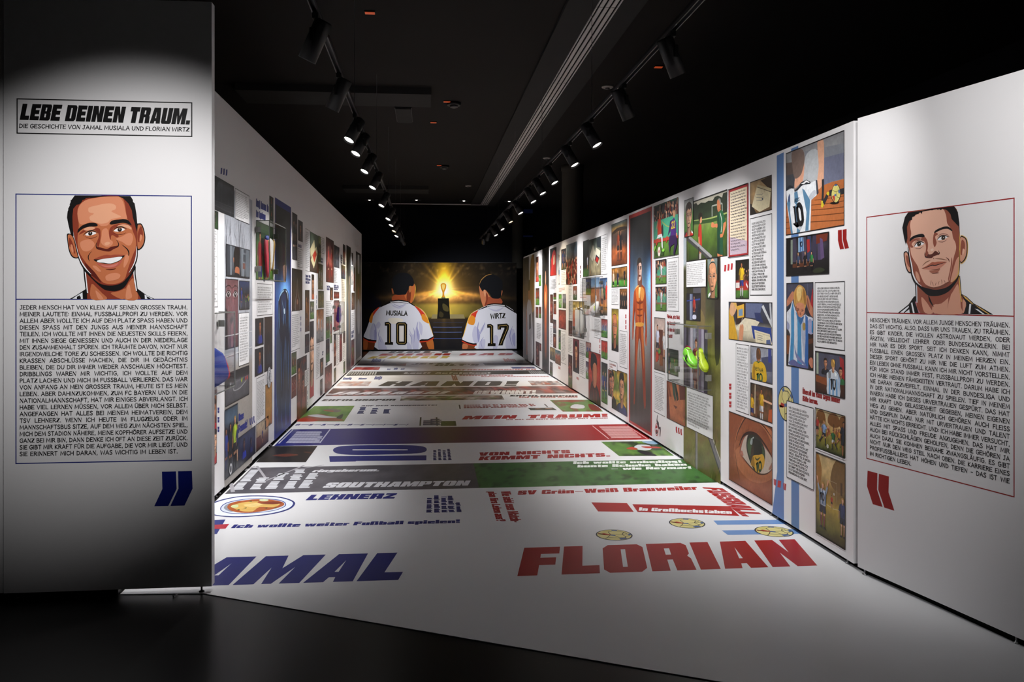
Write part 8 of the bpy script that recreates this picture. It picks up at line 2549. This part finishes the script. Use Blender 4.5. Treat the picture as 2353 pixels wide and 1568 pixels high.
# cross-shaped flag fragment at the panel edge
fpoly([f480(-90, 750), f480(145, 738), f480(70, 864), f480(-150, 872)], '#24307c', 'flag_picture', 'blue flag fragment with a red bar')
fpoly([f480(-110, 794), f480(178, 777), f480(145, 818), f480(-130, 828)], '#b02a3a', 'flag_bar', None, 0.0006)


def columns(cols, col, name, label, seed=0):
    """rotated heavy text: each column is (bottom px, top px, width px to the right, word lengths)"""
    ink = Ink(P_FLOOR, 0.0005)
    for k, (a, b, w, words) in enumerate(cols):
        A, B = FX(*a), FX(*b)
        C = FX(a[0] + w, a[1] - w * .02)
        slab(ink, words, A, B, C, col, seed + k)
    return fbuild(ink, name, label)


g = lambda x, y: (960 + x / 8.4, 1110 + y / 8.4)
columns([(g(165, 578), g(180, 292), 11, [4, 6, 5, 2]), (g(318, 578), g(315, 243), 11, [5, 5, 4, 6]), (g(462, 574), g(452, 268), 11, [3, 4, 3, 5, 1]), (g(606, 570), g(578, 252), 11, [3, 4, 1, 4, 6]), (g(752, 568), g(736, 380), 9, [7, 4])], FBLU, 'floor_text', 'blue column of rotated text', 4)
# rotated red question: legible, runs away from the viewer
ink = Ink(P_FLOOR, 0.0005)
block_line(ink, 'Wie sieht euer Match-', FX(*g(1785, 168)), FX(*g(1940, 790)), FX(*g(1597, 168)), FRED, 4, 34) if False else None
block_line(ink, 'Wie sieht euer Match-', FX(*g(1600, 168)), FX(*g(1800, 768)), FX(*g(1785, 165)), FRED, 4, 34)
block_line(ink, 'plan fürs Leben aus?', FX(*g(1350, 172)), FX(*g(1520, 742)), FX(*g(1508, 172)), FRED, 4, 34)
fbuild(ink, 'floor_lettering', 'red rotated question running across the floor')
ink = Ink(P_FLOOR, 0.0005)
block_line(ink, 'FUSSBALL.', FX(*f1080(1530, 345)), FX(*f1080(1800, 537)), FX(*f1080(1665, 352)), FRED, 5)
fbuild(ink, 'floor_lettering', 'red rotated word along the right wall')
fpoly([f1080(800, 445), f1080(1035, 450), f1080(1080, 508), f1080(845, 505)], FRED, 'floor_block', 'plain red parallelogram')
fpoly([f1080(1070, 457), f1080(1710, 470), f1080(1778, 535), f1080(1105, 508)], FRED, 'floor_block', 'red banner block with white lettering')
fword('In Großbuchstaben', f1080(1112, 500), f1080(1728, 522), f1080(1118, 478), '#e6e6e8', 'white lettering on the red banner', 0.0008, 7)
for x, y, w, lab in ((1411.2, 1230, 81, 'nearest cream football printed on the floor'), (1578.7, 1203, 79, 'farther cream football printed on the floor'), (1778.5, 1222, 83, 'cream football printed on the blue floor stripe')):
    ink = Ink(P_FLOOR, 0.0009)
    a, b = FX(x - w / 2, y), FX(x + w / 2, y)
    football(ink, (a[0] + b[0]) / 2, (a[1] + b[1]) / 2, (b[0] - a[0]) / 2, -.15)
    fbuild(ink, 'football_picture', lab)
fpoly([f1080(1605, 565), f1080(2048, 560), f1080(2098, 588), f1080(1632, 593)], '#6d92c6', 'floor_stripe', 'light blue stripe, the farther one')
fpoly([f1080(1660, 630), f1080(2148, 622), f1080(2200, 652), f1080(1700, 660)], '#6d92c6', 'floor_stripe', 'light blue stripe, the nearer one')


# grey court band and green pitch band
def f_court(X, Y):
    n = noise2(X.shape[1], X.shape[0], (14, 4), 300)
    n2 = noise2(X.shape[1], X.shape[0], (40, 6), 301)
    return rgb('#55535a') + (n - .5)[..., None] * 40 + (n2 - .5)[..., None] * 14


def f_pitch(X, Y):
    n = noise2(X.shape[1], X.shape[0], (12, 4), 302)
    n2 = noise2(X.shape[1], X.shape[0], (44, 8), 303)
    C = rgb('#3d6a34') + (n - .5)[..., None] * 34
    d = np.clip((n2 - .58) * 7, 0, 1)
    return C * (1 - .45 * d[..., None])


qa = FX(1088, 1066)
qb = FX(1101, 1122.5)
v0g, v1g = FX(1000, 1124.5)[1], FX(1000, 1067)[1]
for fn, nm, lab, q in ((f_court, 'floor_band', 'grey concrete court band across the floor', ((XL + .03, v0g), (qb[0], v0g), (qa[0], v1g), (XL + .03, v1g))), (f_pitch, 'floor_band', 'green pitch band across the floor', ((qb[0], v0g), (XR + .03, v0g), (XR + .03, v1g), (qa[0], v1g)))):
    ink = Ink(P_FLOOR, 0.0002)
    ink.grid(0, 0, 1, 1, 60, 14, fn, q)
    fbuild(ink, nm, lab, True)
ink = Ink(P_FLOOR, 0.0005)
h = lambda x, y: (520 + x / 9.804, 1060 + y / 9.804)
for a, b, w in ((h(690, 112), h(880, 380), .022), (h(420, 215), h(650, 112), .018), (h(900, 440), h(1750, 100), .02), (h(1460, 210), h(2200, 90), .018), (h(105, 500), h(150, 700), .03)):
    ink.line([FX(*a), FX(*b)], w, '#a3a1a8')
fbuild(ink, 'court_lines', 'pale court lines on the grey band')
columns([(h(120, 650), h(560, 195), 21, [5, 9]), (h(525, 640), h(745, 372), 20, [4, 4]), (h(865, 630), h(1185, 275), 21, [5, 5]), (h(1285, 625), h(1590, 190), 21, [5, 4, 3]), (h(1615, 612), h(1885, 272), 21, [6, 5])], '#c9cbd2', 'floor_text', 'white columns of rotated heavy text', 20)
fword('ringsherum.', f480(895, 325), f480(1480, 317), f480(930, 302), '#dcdde4', 'white word beside the rotated columns', 0.0006, 6)
fword('SOUTHAMPTON', f480(985, 462), f480(2258, 442), f480(1045, 417), '#dcdde4', 'white slanted city name on the grey band', 0.0006, 7)
ink = Ink(P_FLOOR, 0.0006)
for t, A, B, C in (('Ich wollte unbedingt', (680, 192), (1400, 183), (683, 175)), ('bunte Schuhe haben', (708, 215), (1432, 203), (710, 198)), ('– wie Neymar!', (930, 232), (1462, 224), (932, 215))):
    block_line(ink, t, FX(*f1080(*A)), FX(*f1080(*B)), FX(*f1080(*C)), '#dfe4e0', 7, 50)
fbuild(ink, 'floor_lettering', 'white three-line sentence on the green band')
ink = Ink(P_FLOOR, 0.0004)
for t, A, B, C in (('VON NICHTS', (55, 138), (662, 120), (62, 116)), ('KOMMT NICHTS.', (55, 168), (925, 142), (68, 143))):
    block_line(ink, t, FX(*f1080(*A)), FX(*f1080(*B)), FX(*f1080(*C)), FRED, 8, 60)
fbuild(ink, 'floor_lettering', 'red two-line saying in the middle of the floor')
# rotated blue 10
ink = Ink(P_FLOOR, 0.0004)
trace(ink, T, [('b', FBLU, '1082,135 1110,108 1200,94 1400,89 1700,88 1850,98 1898,118 1880,150 1760,164 1500,172 1250,174 1120,162'), ('p', '#dfe0e4', '1252,126 1735,126 1735,134 1252,134'), ('p', FBLU, '1048,186 1897,178 1896,222 1285,227 1280,232 1055,236')])
fbuild(ink, 'floor_number', 'large dark blue rotated number ten')
k_ = lambda x, y: (920 + x / 11.765, 1010 + y / 11.765)
columns([(k_(890, 570), k_(890, 292), 6, [4, 3, 3, 4]), (k_(1030, 568), k_(1018, 268), 6, [3, 6, 2]), (k_(1165, 568), k_(1140, 298), 6, [3, 3, 4, 2]), (k_(1300, 565), k_(1265, 262), 6, [4, 4, 3, 4])], FBLU, 'floor_text', 'small blue rotated text beside the number', 40)


def fphoto(quad, fn, label, nx=26, ny=10, extra=None):
    """quad px: bottom-left, bottom-right, top-right, top-left"""
    ink = Ink(P_FLOOR, 0.0004)
    q = [FX(*p) for p in quad]
    ink.grid(0, 0, 1, 1, nx, ny, fn, q)
    if extra:
        def bil(x, y):
            A, B, C, D = q
            return tuple((A[i] * (1 - x) + B[i] * x) * (1 - y) + (D[i] * (1 - x) + C[i] * x) * y for i in (0, 1))
        for pts, col in extra:
            ink.poly([bil(*p) for p in smooth_loop(pts, 3)], col)
    return fbuild(ink, 'floor_picture', label, True)


def blot(cols, cells, seed, sharp=3.0):
    base = rgb(cols[0])
    def fn(X, Y):
        C = np.zeros(X.shape + (3,)) + base
        for i, c in enumerate(cols[1:]):
            m = np.clip((noise2(X.shape[1], X.shape[0], cells, seed + i * 5) - .5) * sharp * 2, 0, 1)
            C = C * (1 - m[..., None]) + rgb(c) * m[..., None]
        return C
    return fn


fphoto([(588, 1063), (702.7, 1062.7), (730, 1025), (622, 1025.8)], blot(['#1b1817', '#2a2320', '#141312'], (5, 3), 310), 'dark floor picture with a faint reddish streak', 20, 8, [([(.2, .4), (.5, .5), (.75, .42), (.5, .32)], '#5a2c1e'), ([(.8, .62), (.95, .6), (.98, .52), (.85, .55)], '#4a2c1e')])
fphoto([(1423, 1048.8), (1548.6, 1047.7), (1505, 1014.2), (1381, 1015.7)], blot(['#4f7a34', '#6a8f3e', '#2a3a24'], (5, 3), 312), 'floor picture of football boots on grass', 24, 10, [([(.45, .5), (.6, .75), (.8, .7), (.75, .45), (.6, .35)], '#c9ccd0'), ([(.3, .5), (.45, .6), (.5, .45), (.4, .4)], '#b0442c'), ([(.45, .35), (.6, .3), (.7, .0), (.5, .05)], '#202428'), ([(.62, .62), (.9, .6), (.95, .5), (.7, .5)], '#a83a2c'), ([(.75, .98), (1, 1), (1, .8), (.85, .78)], '#88a8c0')])


# blue to red band
def f_band(X, Y):
    C = np.zeros(X.shape + (3,))
    for j in range(3):
        C[..., j] = np.interp(X, [0, .12, .3, .5, .68, 1], [rgb(c)[j] for c in ('#1a2370', '#28276e', '#37235e', '#4c1c38', '#7a1c22', '#a02020')])
    return C


vb0, vb1 = fstrip(1019, 982, 1000, f_band, 'floor_band', 'band fading from dark blue to red across the floor')
m_ = lambda x, y: (640 + x / 9.804, 970 + y / 9.804)
ink = Ink(P_FLOOR, 0.0005)
for a, b in ((m_(8, 485), m_(325, 175)), (m_(928, 478), m_(1162, 168))):
    ink.line([FX(*a), FX(*b)], .014, '#b9bcd0')
for k in range(9):
    a = FX(*m_(160 + 78 * k, 478))
    e = m_(420 + 66 * k, 215) if k < 8 else m_(905, 320)
    b = FX(*e)
    slab(ink, [4, 6, 3, 5, 4] if k < 8 else [5, 4], a, b, (a[0] + .045, a[1]), '#a9abc4', k)
fbuild(ink, 'floor_text', 'pale rotated text box on the blue end of the band')
w_ = lambda x, y: (1000 + x / 4.525, 790 + y / 4.525)
ink = Ink(P_FLOOR, 0.0005)
for a, b in ((w_(1635, 855), w_(1805, 992)), (w_(2000, 855), w_(2205, 990))):
    ink.line([FX(*a), FX(*b)], .014, '#d0a8a8')
for k in range(8):
    a = FX(*w_(1700 + 38 * k, 862 + (k == 7) * 0))
    b = FX(*w_(1840 + 38 * k, 984))
    slab(ink, [4, 6, 3, 5, 4], a, b, (a[0] + .045, a[1]), '#cf9a98', k + 9)
fbuild(ink, 'floor_text', 'pale rotated text box on the red end of the band')

# farther floor graphics
n_f = lambda x, y: (660 + x / 7.843, 900 + y / 7.843)
ink = Ink(P_FLOOR, 0.0004)
t = 'GEARBEITET.'
xs = [(130, 255), (375, 490), (595, 720), (835, 965), (1070, 1195), (1300, 1415), (1520, 1590), (1705, 1790), (1905, 2015), (2120, 2200)]
for ch, (a, b) in zip(t, xs):
    block_line(ink, ch, FX(*n_f(a, 616)), FX(*n_f(b - 45, 612)), FX(*n_f(a + 45, 590)), FBLU)
for (a0, b0), (a1, b1) in zip(xs[:-1], xs[1:]):
    ink.line([FX(*n_f(b0, 602)), FX(*n_f(a1 + 20, 600))], .02, FBLU)
fbuild(ink, 'floor_lettering', 'blue letters joined by dashes along the dark band')
fphoto([n_f(140, 540), n_f(1025, 540), n_f(1215, 258), n_f(490, 265)], blot(['#557f38', '#4a7430', '#6b8a3a'], (5, 3), 320), 'floor picture of players lying on a green pitch', 30, 14, [([(.05, .05), (.1, .3), (.35, .45), (.7, .25), (.98, .05), (.5, .02)], '#8a4a30'), ([(.12, .35), (.3, .42), (.6, .3), (.8, .24), (.6, .2), (.3, .26)], '#c2c4c8'), ([(0, 0), (.1, .2), (.4, .12), (.4, .0)], '#a8361f'), ([(.3, .72), (.5, .8), (.75, .68), (.7, .55), (.45, .62)], '#6a6258'), ([(.35, .7), (.55, .66), (.6, .6), (.4, .64)], '#9a4a30'), ([(.78, .2), (.84, .42), (.88, .4), (.9, .16)], '#22301a')])
ink = Ink(P_FLOOR, 0.0004)
block_line(ink, 'AUF DER SONNENSEITE!', FX(*n_f(1325, 268)), FX(1004, 932.5), FX(*n_f(1345, 252)), '#3a3848', 10)
fbuild(ink, 'floor_lettering', 'thin dark slogan line above the blue text columns')
columns([(n_f(1255, 402), n_f(1330, 282), 13, [4, 5]), (n_f(1490, 402), n_f(1540, 300), 13, [3, 4, 3]), (n_f(1725, 400), n_f(1745, 322), 13, [7])], '#2c3264', 'floor_text', 'three short blue text blocks', 60)
ink = Ink(P_FLOOR, 0.0004)
block_line(ink, 'ERFOLGSSPUR', FX(*n_f(605, 174)), FX(*n_f(1940, 164)), FX(*n_f(665, 142)), '#33322c', 8)
fbuild(ink, 'floor_lettering', 'dark slanted word near the left wall')
ink = Ink(P_FLOOR, 0.0004)
block_line(ink, 'ERFOLGSSPUR', FX(1171, 911.5), FX(1327, 912.5), FX(1174, 908), '#26261f', 8)
slab(ink, [4, 3, 6, 8], FX(1192, 914.5), FX(1328, 914), FX(1193, 912.3), '#a85a52', 3)
fbuild(ink, 'floor_lettering', 'dark slanted word near the right wall')
q_ = lambda x, y: (960 + x / 5.115, 905 + y / 5.115)
fword('MEIN TRAUM!', q_(515, 304), q_(2235, 276), q_(560, 262), '#a52420', 'large red slogan across the right of the floor', gap=9, space=70)
fword('ICH WILL DER BESTE SPIELER DER WELT WERDEN!', q_(1038, 311), q_(2235, 293), q_(1042, 301), '#8a2a26', 'small red slogan under the large one', gap=9, space=70)
ink = Ink(P_FLOOR, 0.0004)
for k, (y, x1) in enumerate(((138, 1370), (153, 1390), (168, 1285))):
    slab(ink, [6, 3, 2, 6, 3, 2] if k < 2 else [8, 5, 6], FX(*q_(540, y + 4)), FX(*q_(x1, y - 8)), FX(*q_(540, y - 5)), '#9c3f38', k)
ink.line([FX(*q_(488, 132)), FX(*q_(498, 180))], .02, '#55524a')
ink.line([FX(*q_(1490, 122)), FX(*q_(1528, 160))], .02, '#55524a')
fbuild(ink, 'floor_text', 'red three-line text box on the floor')
fphoto([q_(1325, 195), q_(1635, 193), q_(1590, 165), q_(1295, 168)], blot(['#2f3a28', '#5a5048', '#1c201c'], (5, 2), 322), 'small dark floor picture', 16, 6, [([(.2, .4), (.35, .7), (.45, .4)], '#a87a60'), ([(.6, .4), (.75, .8), (.9, .5)], '#a88068')])
fphoto([q_(1705, 212), q_(2178, 210), q_(2010, 72), q_(1552, 76)], blot(['#5a7a3c', '#7a4a34', '#6a8a48'], (5, 3), 323), 'floor picture of celebrating players on grass', 26, 12, [([(.3, .3), (.5, .6), (.7, .5), (.6, .25)], '#c9c8ca'), ([(.75, .1), (.85, .6), (1, .5), (1, .1)], '#7a3a30'), ([(.0, .9), (.5, .98), (.9, .9), (.5, .8)], '#8a4632')])
fphoto([q_(270, 380), q_(455, 380), q_(445, 322), q_(275, 324)], blot(['#33481f', '#46602a', '#22301a'], (4, 3), 324), 'small green floor picture', 12, 6)
ink = Ink(P_FLOOR, 0.0004)
ink.line([FX(*q_(28, 378)), FX(*q_(35, 278))], .02, '#4a5030')
ink.line([FX(*q_(228, 378)), FX(*q_(220, 278))], .02, '#4a5030')
for k in range(2):
    a, b = FX(*q_(60 + 88 * k, 372)), FX(*q_(66 + 84 * k, 315 - 18 * k))
    slab(ink, [4, 4, 3], a, b, (a[0] + .11, a[1]), '#34385e', k)
fbuild(ink, 'floor_text', 'small framed blue text block in the middle of the floor')
r_ = lambda x, y: (720 + x / 6.192, 860 + y / 6.192)
fphoto([r_(1235, 380), (1159, 918.5), (1153, 908.8), r_(1252, 315)], blot(['#8a6a58', '#c9c4bc', '#557a3c', '#4a4038'], (9, 2), 325), 'long floor picture of a footballer lying on the pitch', 40, 6)


def f_crowd(X, Y):
    base = blot(['#5a4038', '#7a4a44', '#3a3434', '#a85a50', '#8a7a7c'], (26, 3), 330)(X, Y)
    return base


va0, va1 = fstrip(908, 890.5, 1000, f_crowd, 'floor_band', 'reddish crowd picture band across the floor', (90, 5))
ink = Ink(P_FLOOR, 0.0006)
block_line(ink, 'JAAAAAA!', FX(744, 907.5), FX(1020, 906), FX(768, 901), '#d9d6d8', 8)
block_line(ink, 'GEWINNT!', FX(1086, 906.5), FX(1231, 905), FX(1092, 898.5), '#e0dede', 8)
fbuild(ink, 'floor_lettering', 'white shout lettering on the crowd band')
fword('HAND!', r_(915, 171), (1187, 887), r_(1060, 104), '#4a4438', 'large dark grey-brown slogan near the far end', gap=14)
fphoto([r_(320, 172), r_(780, 168), r_(830, 105), r_(385, 106)], blot(['#b9a8a4', '#9a8480', '#cfc9c8', '#b88a78'], (6, 3), 332), 'pale floor picture near the left wall', 18, 6)
s_ = lambda x, y: (1080 + x / 8.715, 860 + y / 8.715)
fphoto([s_(1240, 228), s_(1870, 226), s_(1745, 138), s_(1155, 138)], blot(['#8a7a78', '#a8604a', '#6a6a6c', '#b9b4b4'], (6, 3), 334), 'pale reddish floor picture near the right wall', 18, 6)
ink = Ink(P_FLOOR, 0.0004)
slab(ink, [6], FX(*r_(415, 80)), FX(*r_(540, 78)), FX(*r_(430, 54)), '#3c4478', 1)
slab(ink, [6], FX(*r_(635, 78)), FX(*r_(755, 76)), FX(*r_(650, 58)), '#3c4478', 2)
slab(ink, [5], FX(*r_(860, 78)), FX(*r_(970, 76)), FX(*r_(880, 38)), '#4a5084', 3)
slab(ink, [3], FX(*r_(1985, 92)), FX(*r_(2060, 90)), FX(*r_(1965, 28)), '#b0706a', 4)
fbuild(ink, 'floor_text', 'row of small blue and red text blocks')
ink = Ink(P_FLOOR, 0.0004)
slab(ink, [9, 8], FX(1055, 864.5), FX(1180, 864), FX(1056, 862), '#b0807c', 5)
slab(ink, [8, 14], FX(1105, 867), FX(1262, 866.5), FX(1106, 865), '#b0807c', 6)
fbuild(ink, 'floor_text', 'faint red slogan line below the dark band')


def f_dark(X, Y):
    n = noise2(X.shape[1], X.shape[0], (8, 2), 340)
    g = np.exp(-((X - .45) / .25) ** 2)
    return rgb('#34332f') + (n - .5)[..., None] * 20 + g[..., None] * np.array([30, 20, -10])


fstrip(862, 853, 1000, f_dark, 'floor_band', 'dark grey band across the floor near the far end', (40, 3))
t_ = lambda x, y: (780 + x / 10.23, 800 + y / 10.23)
ink = Ink(P_FLOOR, 0.0006)
block_line(ink, 'Lauf! Aufstehen!', FX(*t_(1505, 605)), FX(1127, 859), FX(*t_(1545, 575)), '#cfcdca', 9, 60)
fbuild(ink, 'floor_lettering', 'white slogan on the dark grey band')
ink = Ink(P_FLOOR, 0.0006)
for k in range(11):
    a, b = FX(*t_(215 + 62 * k, 630)), FX(*t_(300 + 57 * k, 548))
    ink.line([a, b], .03, '#a3a29e')
for k in range(10):
    a, b = FX(1215 + 4.4 * k, 853.2), FX(1222 + 5 * k, 860)
    ink.line([a, b], .02, '#8f8e8c')
fbuild(ink, 'floor_text', 'pale rotated text lines at both ends of the dark band')
fphoto([t_(300, 518), t_(920, 518), t_(965, 448), t_(380, 450)], blot(['#a83a32', '#c08078', '#7a2a26'], (6, 2), 341), 'red floor picture near the left wall', 16, 4)
fphoto([t_(400, 415), t_(1555, 420), t_(1575, 365), t_(450, 368)], blot(['#3a3838', '#8a7a74', '#a8685a', '#55545a'], (10, 2), 343), 'dark floor picture with faces near the left wall', 26, 4)
fphoto([(1115, 840), (1228, 840), (1218, 834.2), (1109, 834.2)], blot(['#35353c', '#6a5a56', '#22252e'], (9, 2), 345), 'dark floor picture near the right wall', 22, 4)
fphoto([(1178, 847.5), (1232, 847), (1226, 843.5), (1172, 843.5)], blot(['#4a5478', '#a86a6a'], (6, 2), 346), 'blue and red floor picture near the right wall', 12, 3)
ink = Ink(P_FLOOR, 0.0004)
for a, b, c, n, col in (((889, 850.5), (897, 850.3), (890, 848), 3, '#4a507c'), ((904, 850.5), (913, 850), (906, 846.5), 4, '#4a507c'), ((920, 850.5), (929, 850), (922, 847.5), 4, '#4a507c'), ((852, 833), (874, 832.5), (856, 826), 6, '#5a608c'), ((877, 833), (880, 832), (882, 828), 1, '#5a608c'), ((1160, 831.5), (1188, 831), (1156, 825.5), 6, '#c08a86')):
    slab(ink, [n], FX(*a), FX(*b), FX(*c), col, n)
fbuild(ink, 'floor_text', 'small blue and red text blocks near the far end')
ink = Ink(P_FLOOR, 0.0004)
block_line(ink, 'JETZT', FX(944, 838), FX(1036, 837), FX(950, 835), '#45431f', 12)
block_line(ink, "GILT'S", FX(997, 841.5), FX(1098, 840.5), FX(1003, 838), '#45431f', 12)
fbuild(ink, 'floor_lettering', 'dark olive two-line slogan near the far end')
ink = Ink(P_FLOOR, 0.0004)
block_line(ink, 'BEFREIUNGSSCHLAG', FX(1036, 851.5), FX(1232, 850.5), FX(1039, 848.8), '#b06a62', 10)
fbuild(ink, 'floor_lettering', 'faint red slogan near the far end')
ink = Ink(P_FLOOR, 0.0004)
block_line(ink, 'HOLT', FX(*t_(1140, 118)), FX(1036, 811), FX(*t_(1215, 80)), '#2c3230', 24)
fbuild(ink, 'floor_lettering', 'black first word of the far slogan')
ink = Ink(P_FLOOR, 0.0004)
block_line(ink, 'EUCH', FX(*t_(905, 182)), FX(1032, 817), FX(*t_(1010, 132)), '#a8382c', 20)
block_line(ink, 'DAS', FX(1054, 817), FX(1176, 816.5), FX(1063, 812.2), '#a8302a', 24)
fbuild(ink, 'floor_lettering', 'red words of the far slogan')
ink = Ink(P_FLOOR, 0.0004)
block_line(ink, 'DING!', FX(*t_(640, 250)), FX(1027, 824), FX(*t_(790, 198)), '#b59a26', 20)
fbuild(ink, 'floor_lettering', 'gold last word of the far slogan')
# ------------------------------------------------------------------ spotlights on the two tracks
M_LENS = solid('lit_lens', '#ffffff', 0.3, emit='#fffaf2', estr=14.0)
M_LENSY = solid('warm_lit_lens', '#ffffff', 0.3, emit='#ffdf9a', estr=5.0)
ZT = 3.05


def track(x, y0, y1, label):
    t = empty('light_track', (x, 0, ZT), label, 'light track', 'suspended spotlight tracks')
    y = y0
    MB().box(-0.018, y0, 0.012, 0.018, y1, 0.03).build('track_profile', M_BLACK, t)
    for s in (-1, 1):
        MB().box(s * 0.018 - (0.006 if s > 0 else 0), y0, -0.008, s * 0.018 + (0.006 if s < 0 else 0), y1, 0.012).build('track_rail', M_TRACK, t)
    for k in range(int((y1 - y0) / 3) + 1):
        MB().tube([(0, y0 + 0.4 + 3 * k, 0.03), (0, y0 + 0.4 + 3 * k, ZC - ZT)], 0.0025, 5).build('suspension_wire', M_TRACK, t)
    return t


track(-0.6, 0.4, 21.4, 'suspended black spotlight track over the left side of the corridor')
track(1.42, 0.4, 21.2, 'suspended black spotlight track over the right side of the corridor')
_bodies = {}


def spot(x, y, aim, label, power=60.0, size=52, blend=0.7, lit=True, warm=False, col=(1, 0.98, 0.965)):
    t = empty('track_spotlight', (x, y, ZT - 0.008), label, 'spotlight', 'black spotlights on the tracks')
    d = (Vector(aim) - Vector((x, y, ZT - 0.16))).normalized()
    q = d.to_track_quat('-Z', 'Y').to_matrix().to_4x4()
    piv = Vector((0, 0, -0.12))
    if not _bodies:
        _bodies['ad'] = MB().box(-.016, -.06, -0.03, .016, .06, 0.006).lathe([(0.012, -0.075), (0.012, -0.03)], 10).mesh('adapter')
        _bodies['yk'] = MB().box(-.058, -.012, -0.085, .058, .012, -0.078).box(-.058, -.012, -0.15, -.053, .012, -0.085).box(.053, -.012, -0.15, .058, .012, -0.085).mesh('yoke')
        _bodies['bd'] = MB().lathe([(0.03, 0.10), (0.045, 0.10), (0.05, 0.09), (0.05, -0.13), (0.047, -0.13), (0.044, -0.10)], 20, cap=False).lathe([(0.002, 0.101), (0.03, 0.10)], 20, cap=False).mesh('lamp_body')
        _bodies['ln'] = MB().lathe([(0.044, -0.112), (0.044, -0.108)], 20).mesh('lens')
        for k in ('ad', 'yk', 'bd'):
            _bodies[k].materials.append(M_BLACK)
    for nm, key in (('adapter', 'ad'), ('yoke', 'yk'), ('lamp_body', 'bd'), ('lens', 'ln')):
        me = _bodies[key]
        if key == 'ln':
            me = me.copy()
            me.materials.append(M_LENSY if warm else (M_LENS if lit else M_BASE))
        o = bpy.data.objects.new(nm, me)
        COL.objects.link(o)
        o.parent = body if key == 'ln' else t
        if key == 'bd':
            body = o
            o.matrix_local = Matrix.Translation(piv) @ q
        if key == 'yk':
            o.rotation_euler.z = math.atan2(d.y, d.x) + math.pi / 2
    if lit:
        ld = bpy.data.lights.new('spot_lamp', 'SPOT')
        ld.energy = power
        ld.color = (1, 0.86, 0.62) if warm else col
        ld.spot_size = math.radians(size)
        ld.spot_blend = blend
        ld.shadow_soft_size = 0.04
        lo = bpy.data.objects.new('spot_lamp', ld)
        COL.objects.link(lo)
        lo.parent = t
        lo.matrix_local = Matrix.Translation(piv + d * 0.14) @ q
    return t

LY = [4.47, 5.64, 6.86, 7.5, 8.55, 9.8, 11.7, 13.7, 14.9, 16.2, 17.5, 18.8, 20.4]
RY = [4.57, 5.72, 6.86, 7.9, 9.15, 10.1, 11.0, 12.5, 14.0, 15.5, 17.0, 18.4, 19.9]
PW = [.5, .58, .8, 1.0]
ORD = ['nearest', 'second', 'third', 'fourth', 'fifth', 'sixth', 'seventh', 'eighth', 'ninth', 'tenth', 'eleventh', 'twelfth', 'farthest']
for i, y in enumerate(LY):
    w = i == 9
    if i == 11:
        spot(-0.6, y, (0.2, 20.6, 0), ORD[i] + ' spotlight in view on the left track', 190, 88, 1.0)
    elif i == 12:
        spot(-0.6, y, (0.3, YM, 1.2), ORD[i] + ' spotlight in view on the left track', 150, 84, 1.0)
    else:
        spot(-0.6, y, (XL, y - (0.9 if i > 1 else -0.35), 0.85), ORD[i] + ' spotlight in view on the left track', PW[min(i, 3)] * 150 + 12 * max(0, i - 3) + 40 * max(0, i - 7), 75, 1.0, warm=w)
for i, y in enumerate(RY):
    w = i == 8
    if i == 11:
        spot(1.42, y, (0.7, 20.6, 0), ORD[i] + ' spotlight in view on the right track', 190, 88, 1.0)
    elif i == 12:
        spot(1.42, y, (1.5, YM, 1.2), ORD[i] + ' spotlight in view on the right track', 150, 80, 1.0)
    else:
        spot(1.42, y, (XR, y - (0.7 if i > 1 else -0.35), 0.95), ORD[i] + ' spotlight in view on the right track', PW[min(i, 3)] * 135 + 10 * max(0, i - 3) + 40 * max(0, i - 7), 88, 1.0, warm=w)
# near ends of the tracks, above the viewer: they light the entrance panels and the front of the floor
spot(-0.6, 1.9, (-1.48, YF, 1.66), 'spotlight on the left track above the viewer aimed at the portrait panel', 285, 48, 1.0)
spot(1.42, 1.6, (2.45, 3.6, 1.75), 'spotlight on the right track above the viewer aimed at the entrance panel', 185, 66, 1.0)
spot(1.42, 3.3, (XR, 4.7, 1.75), 'spotlight on the right track just above the viewer aimed at the striped shirt picture', 62, 76, 1.0)
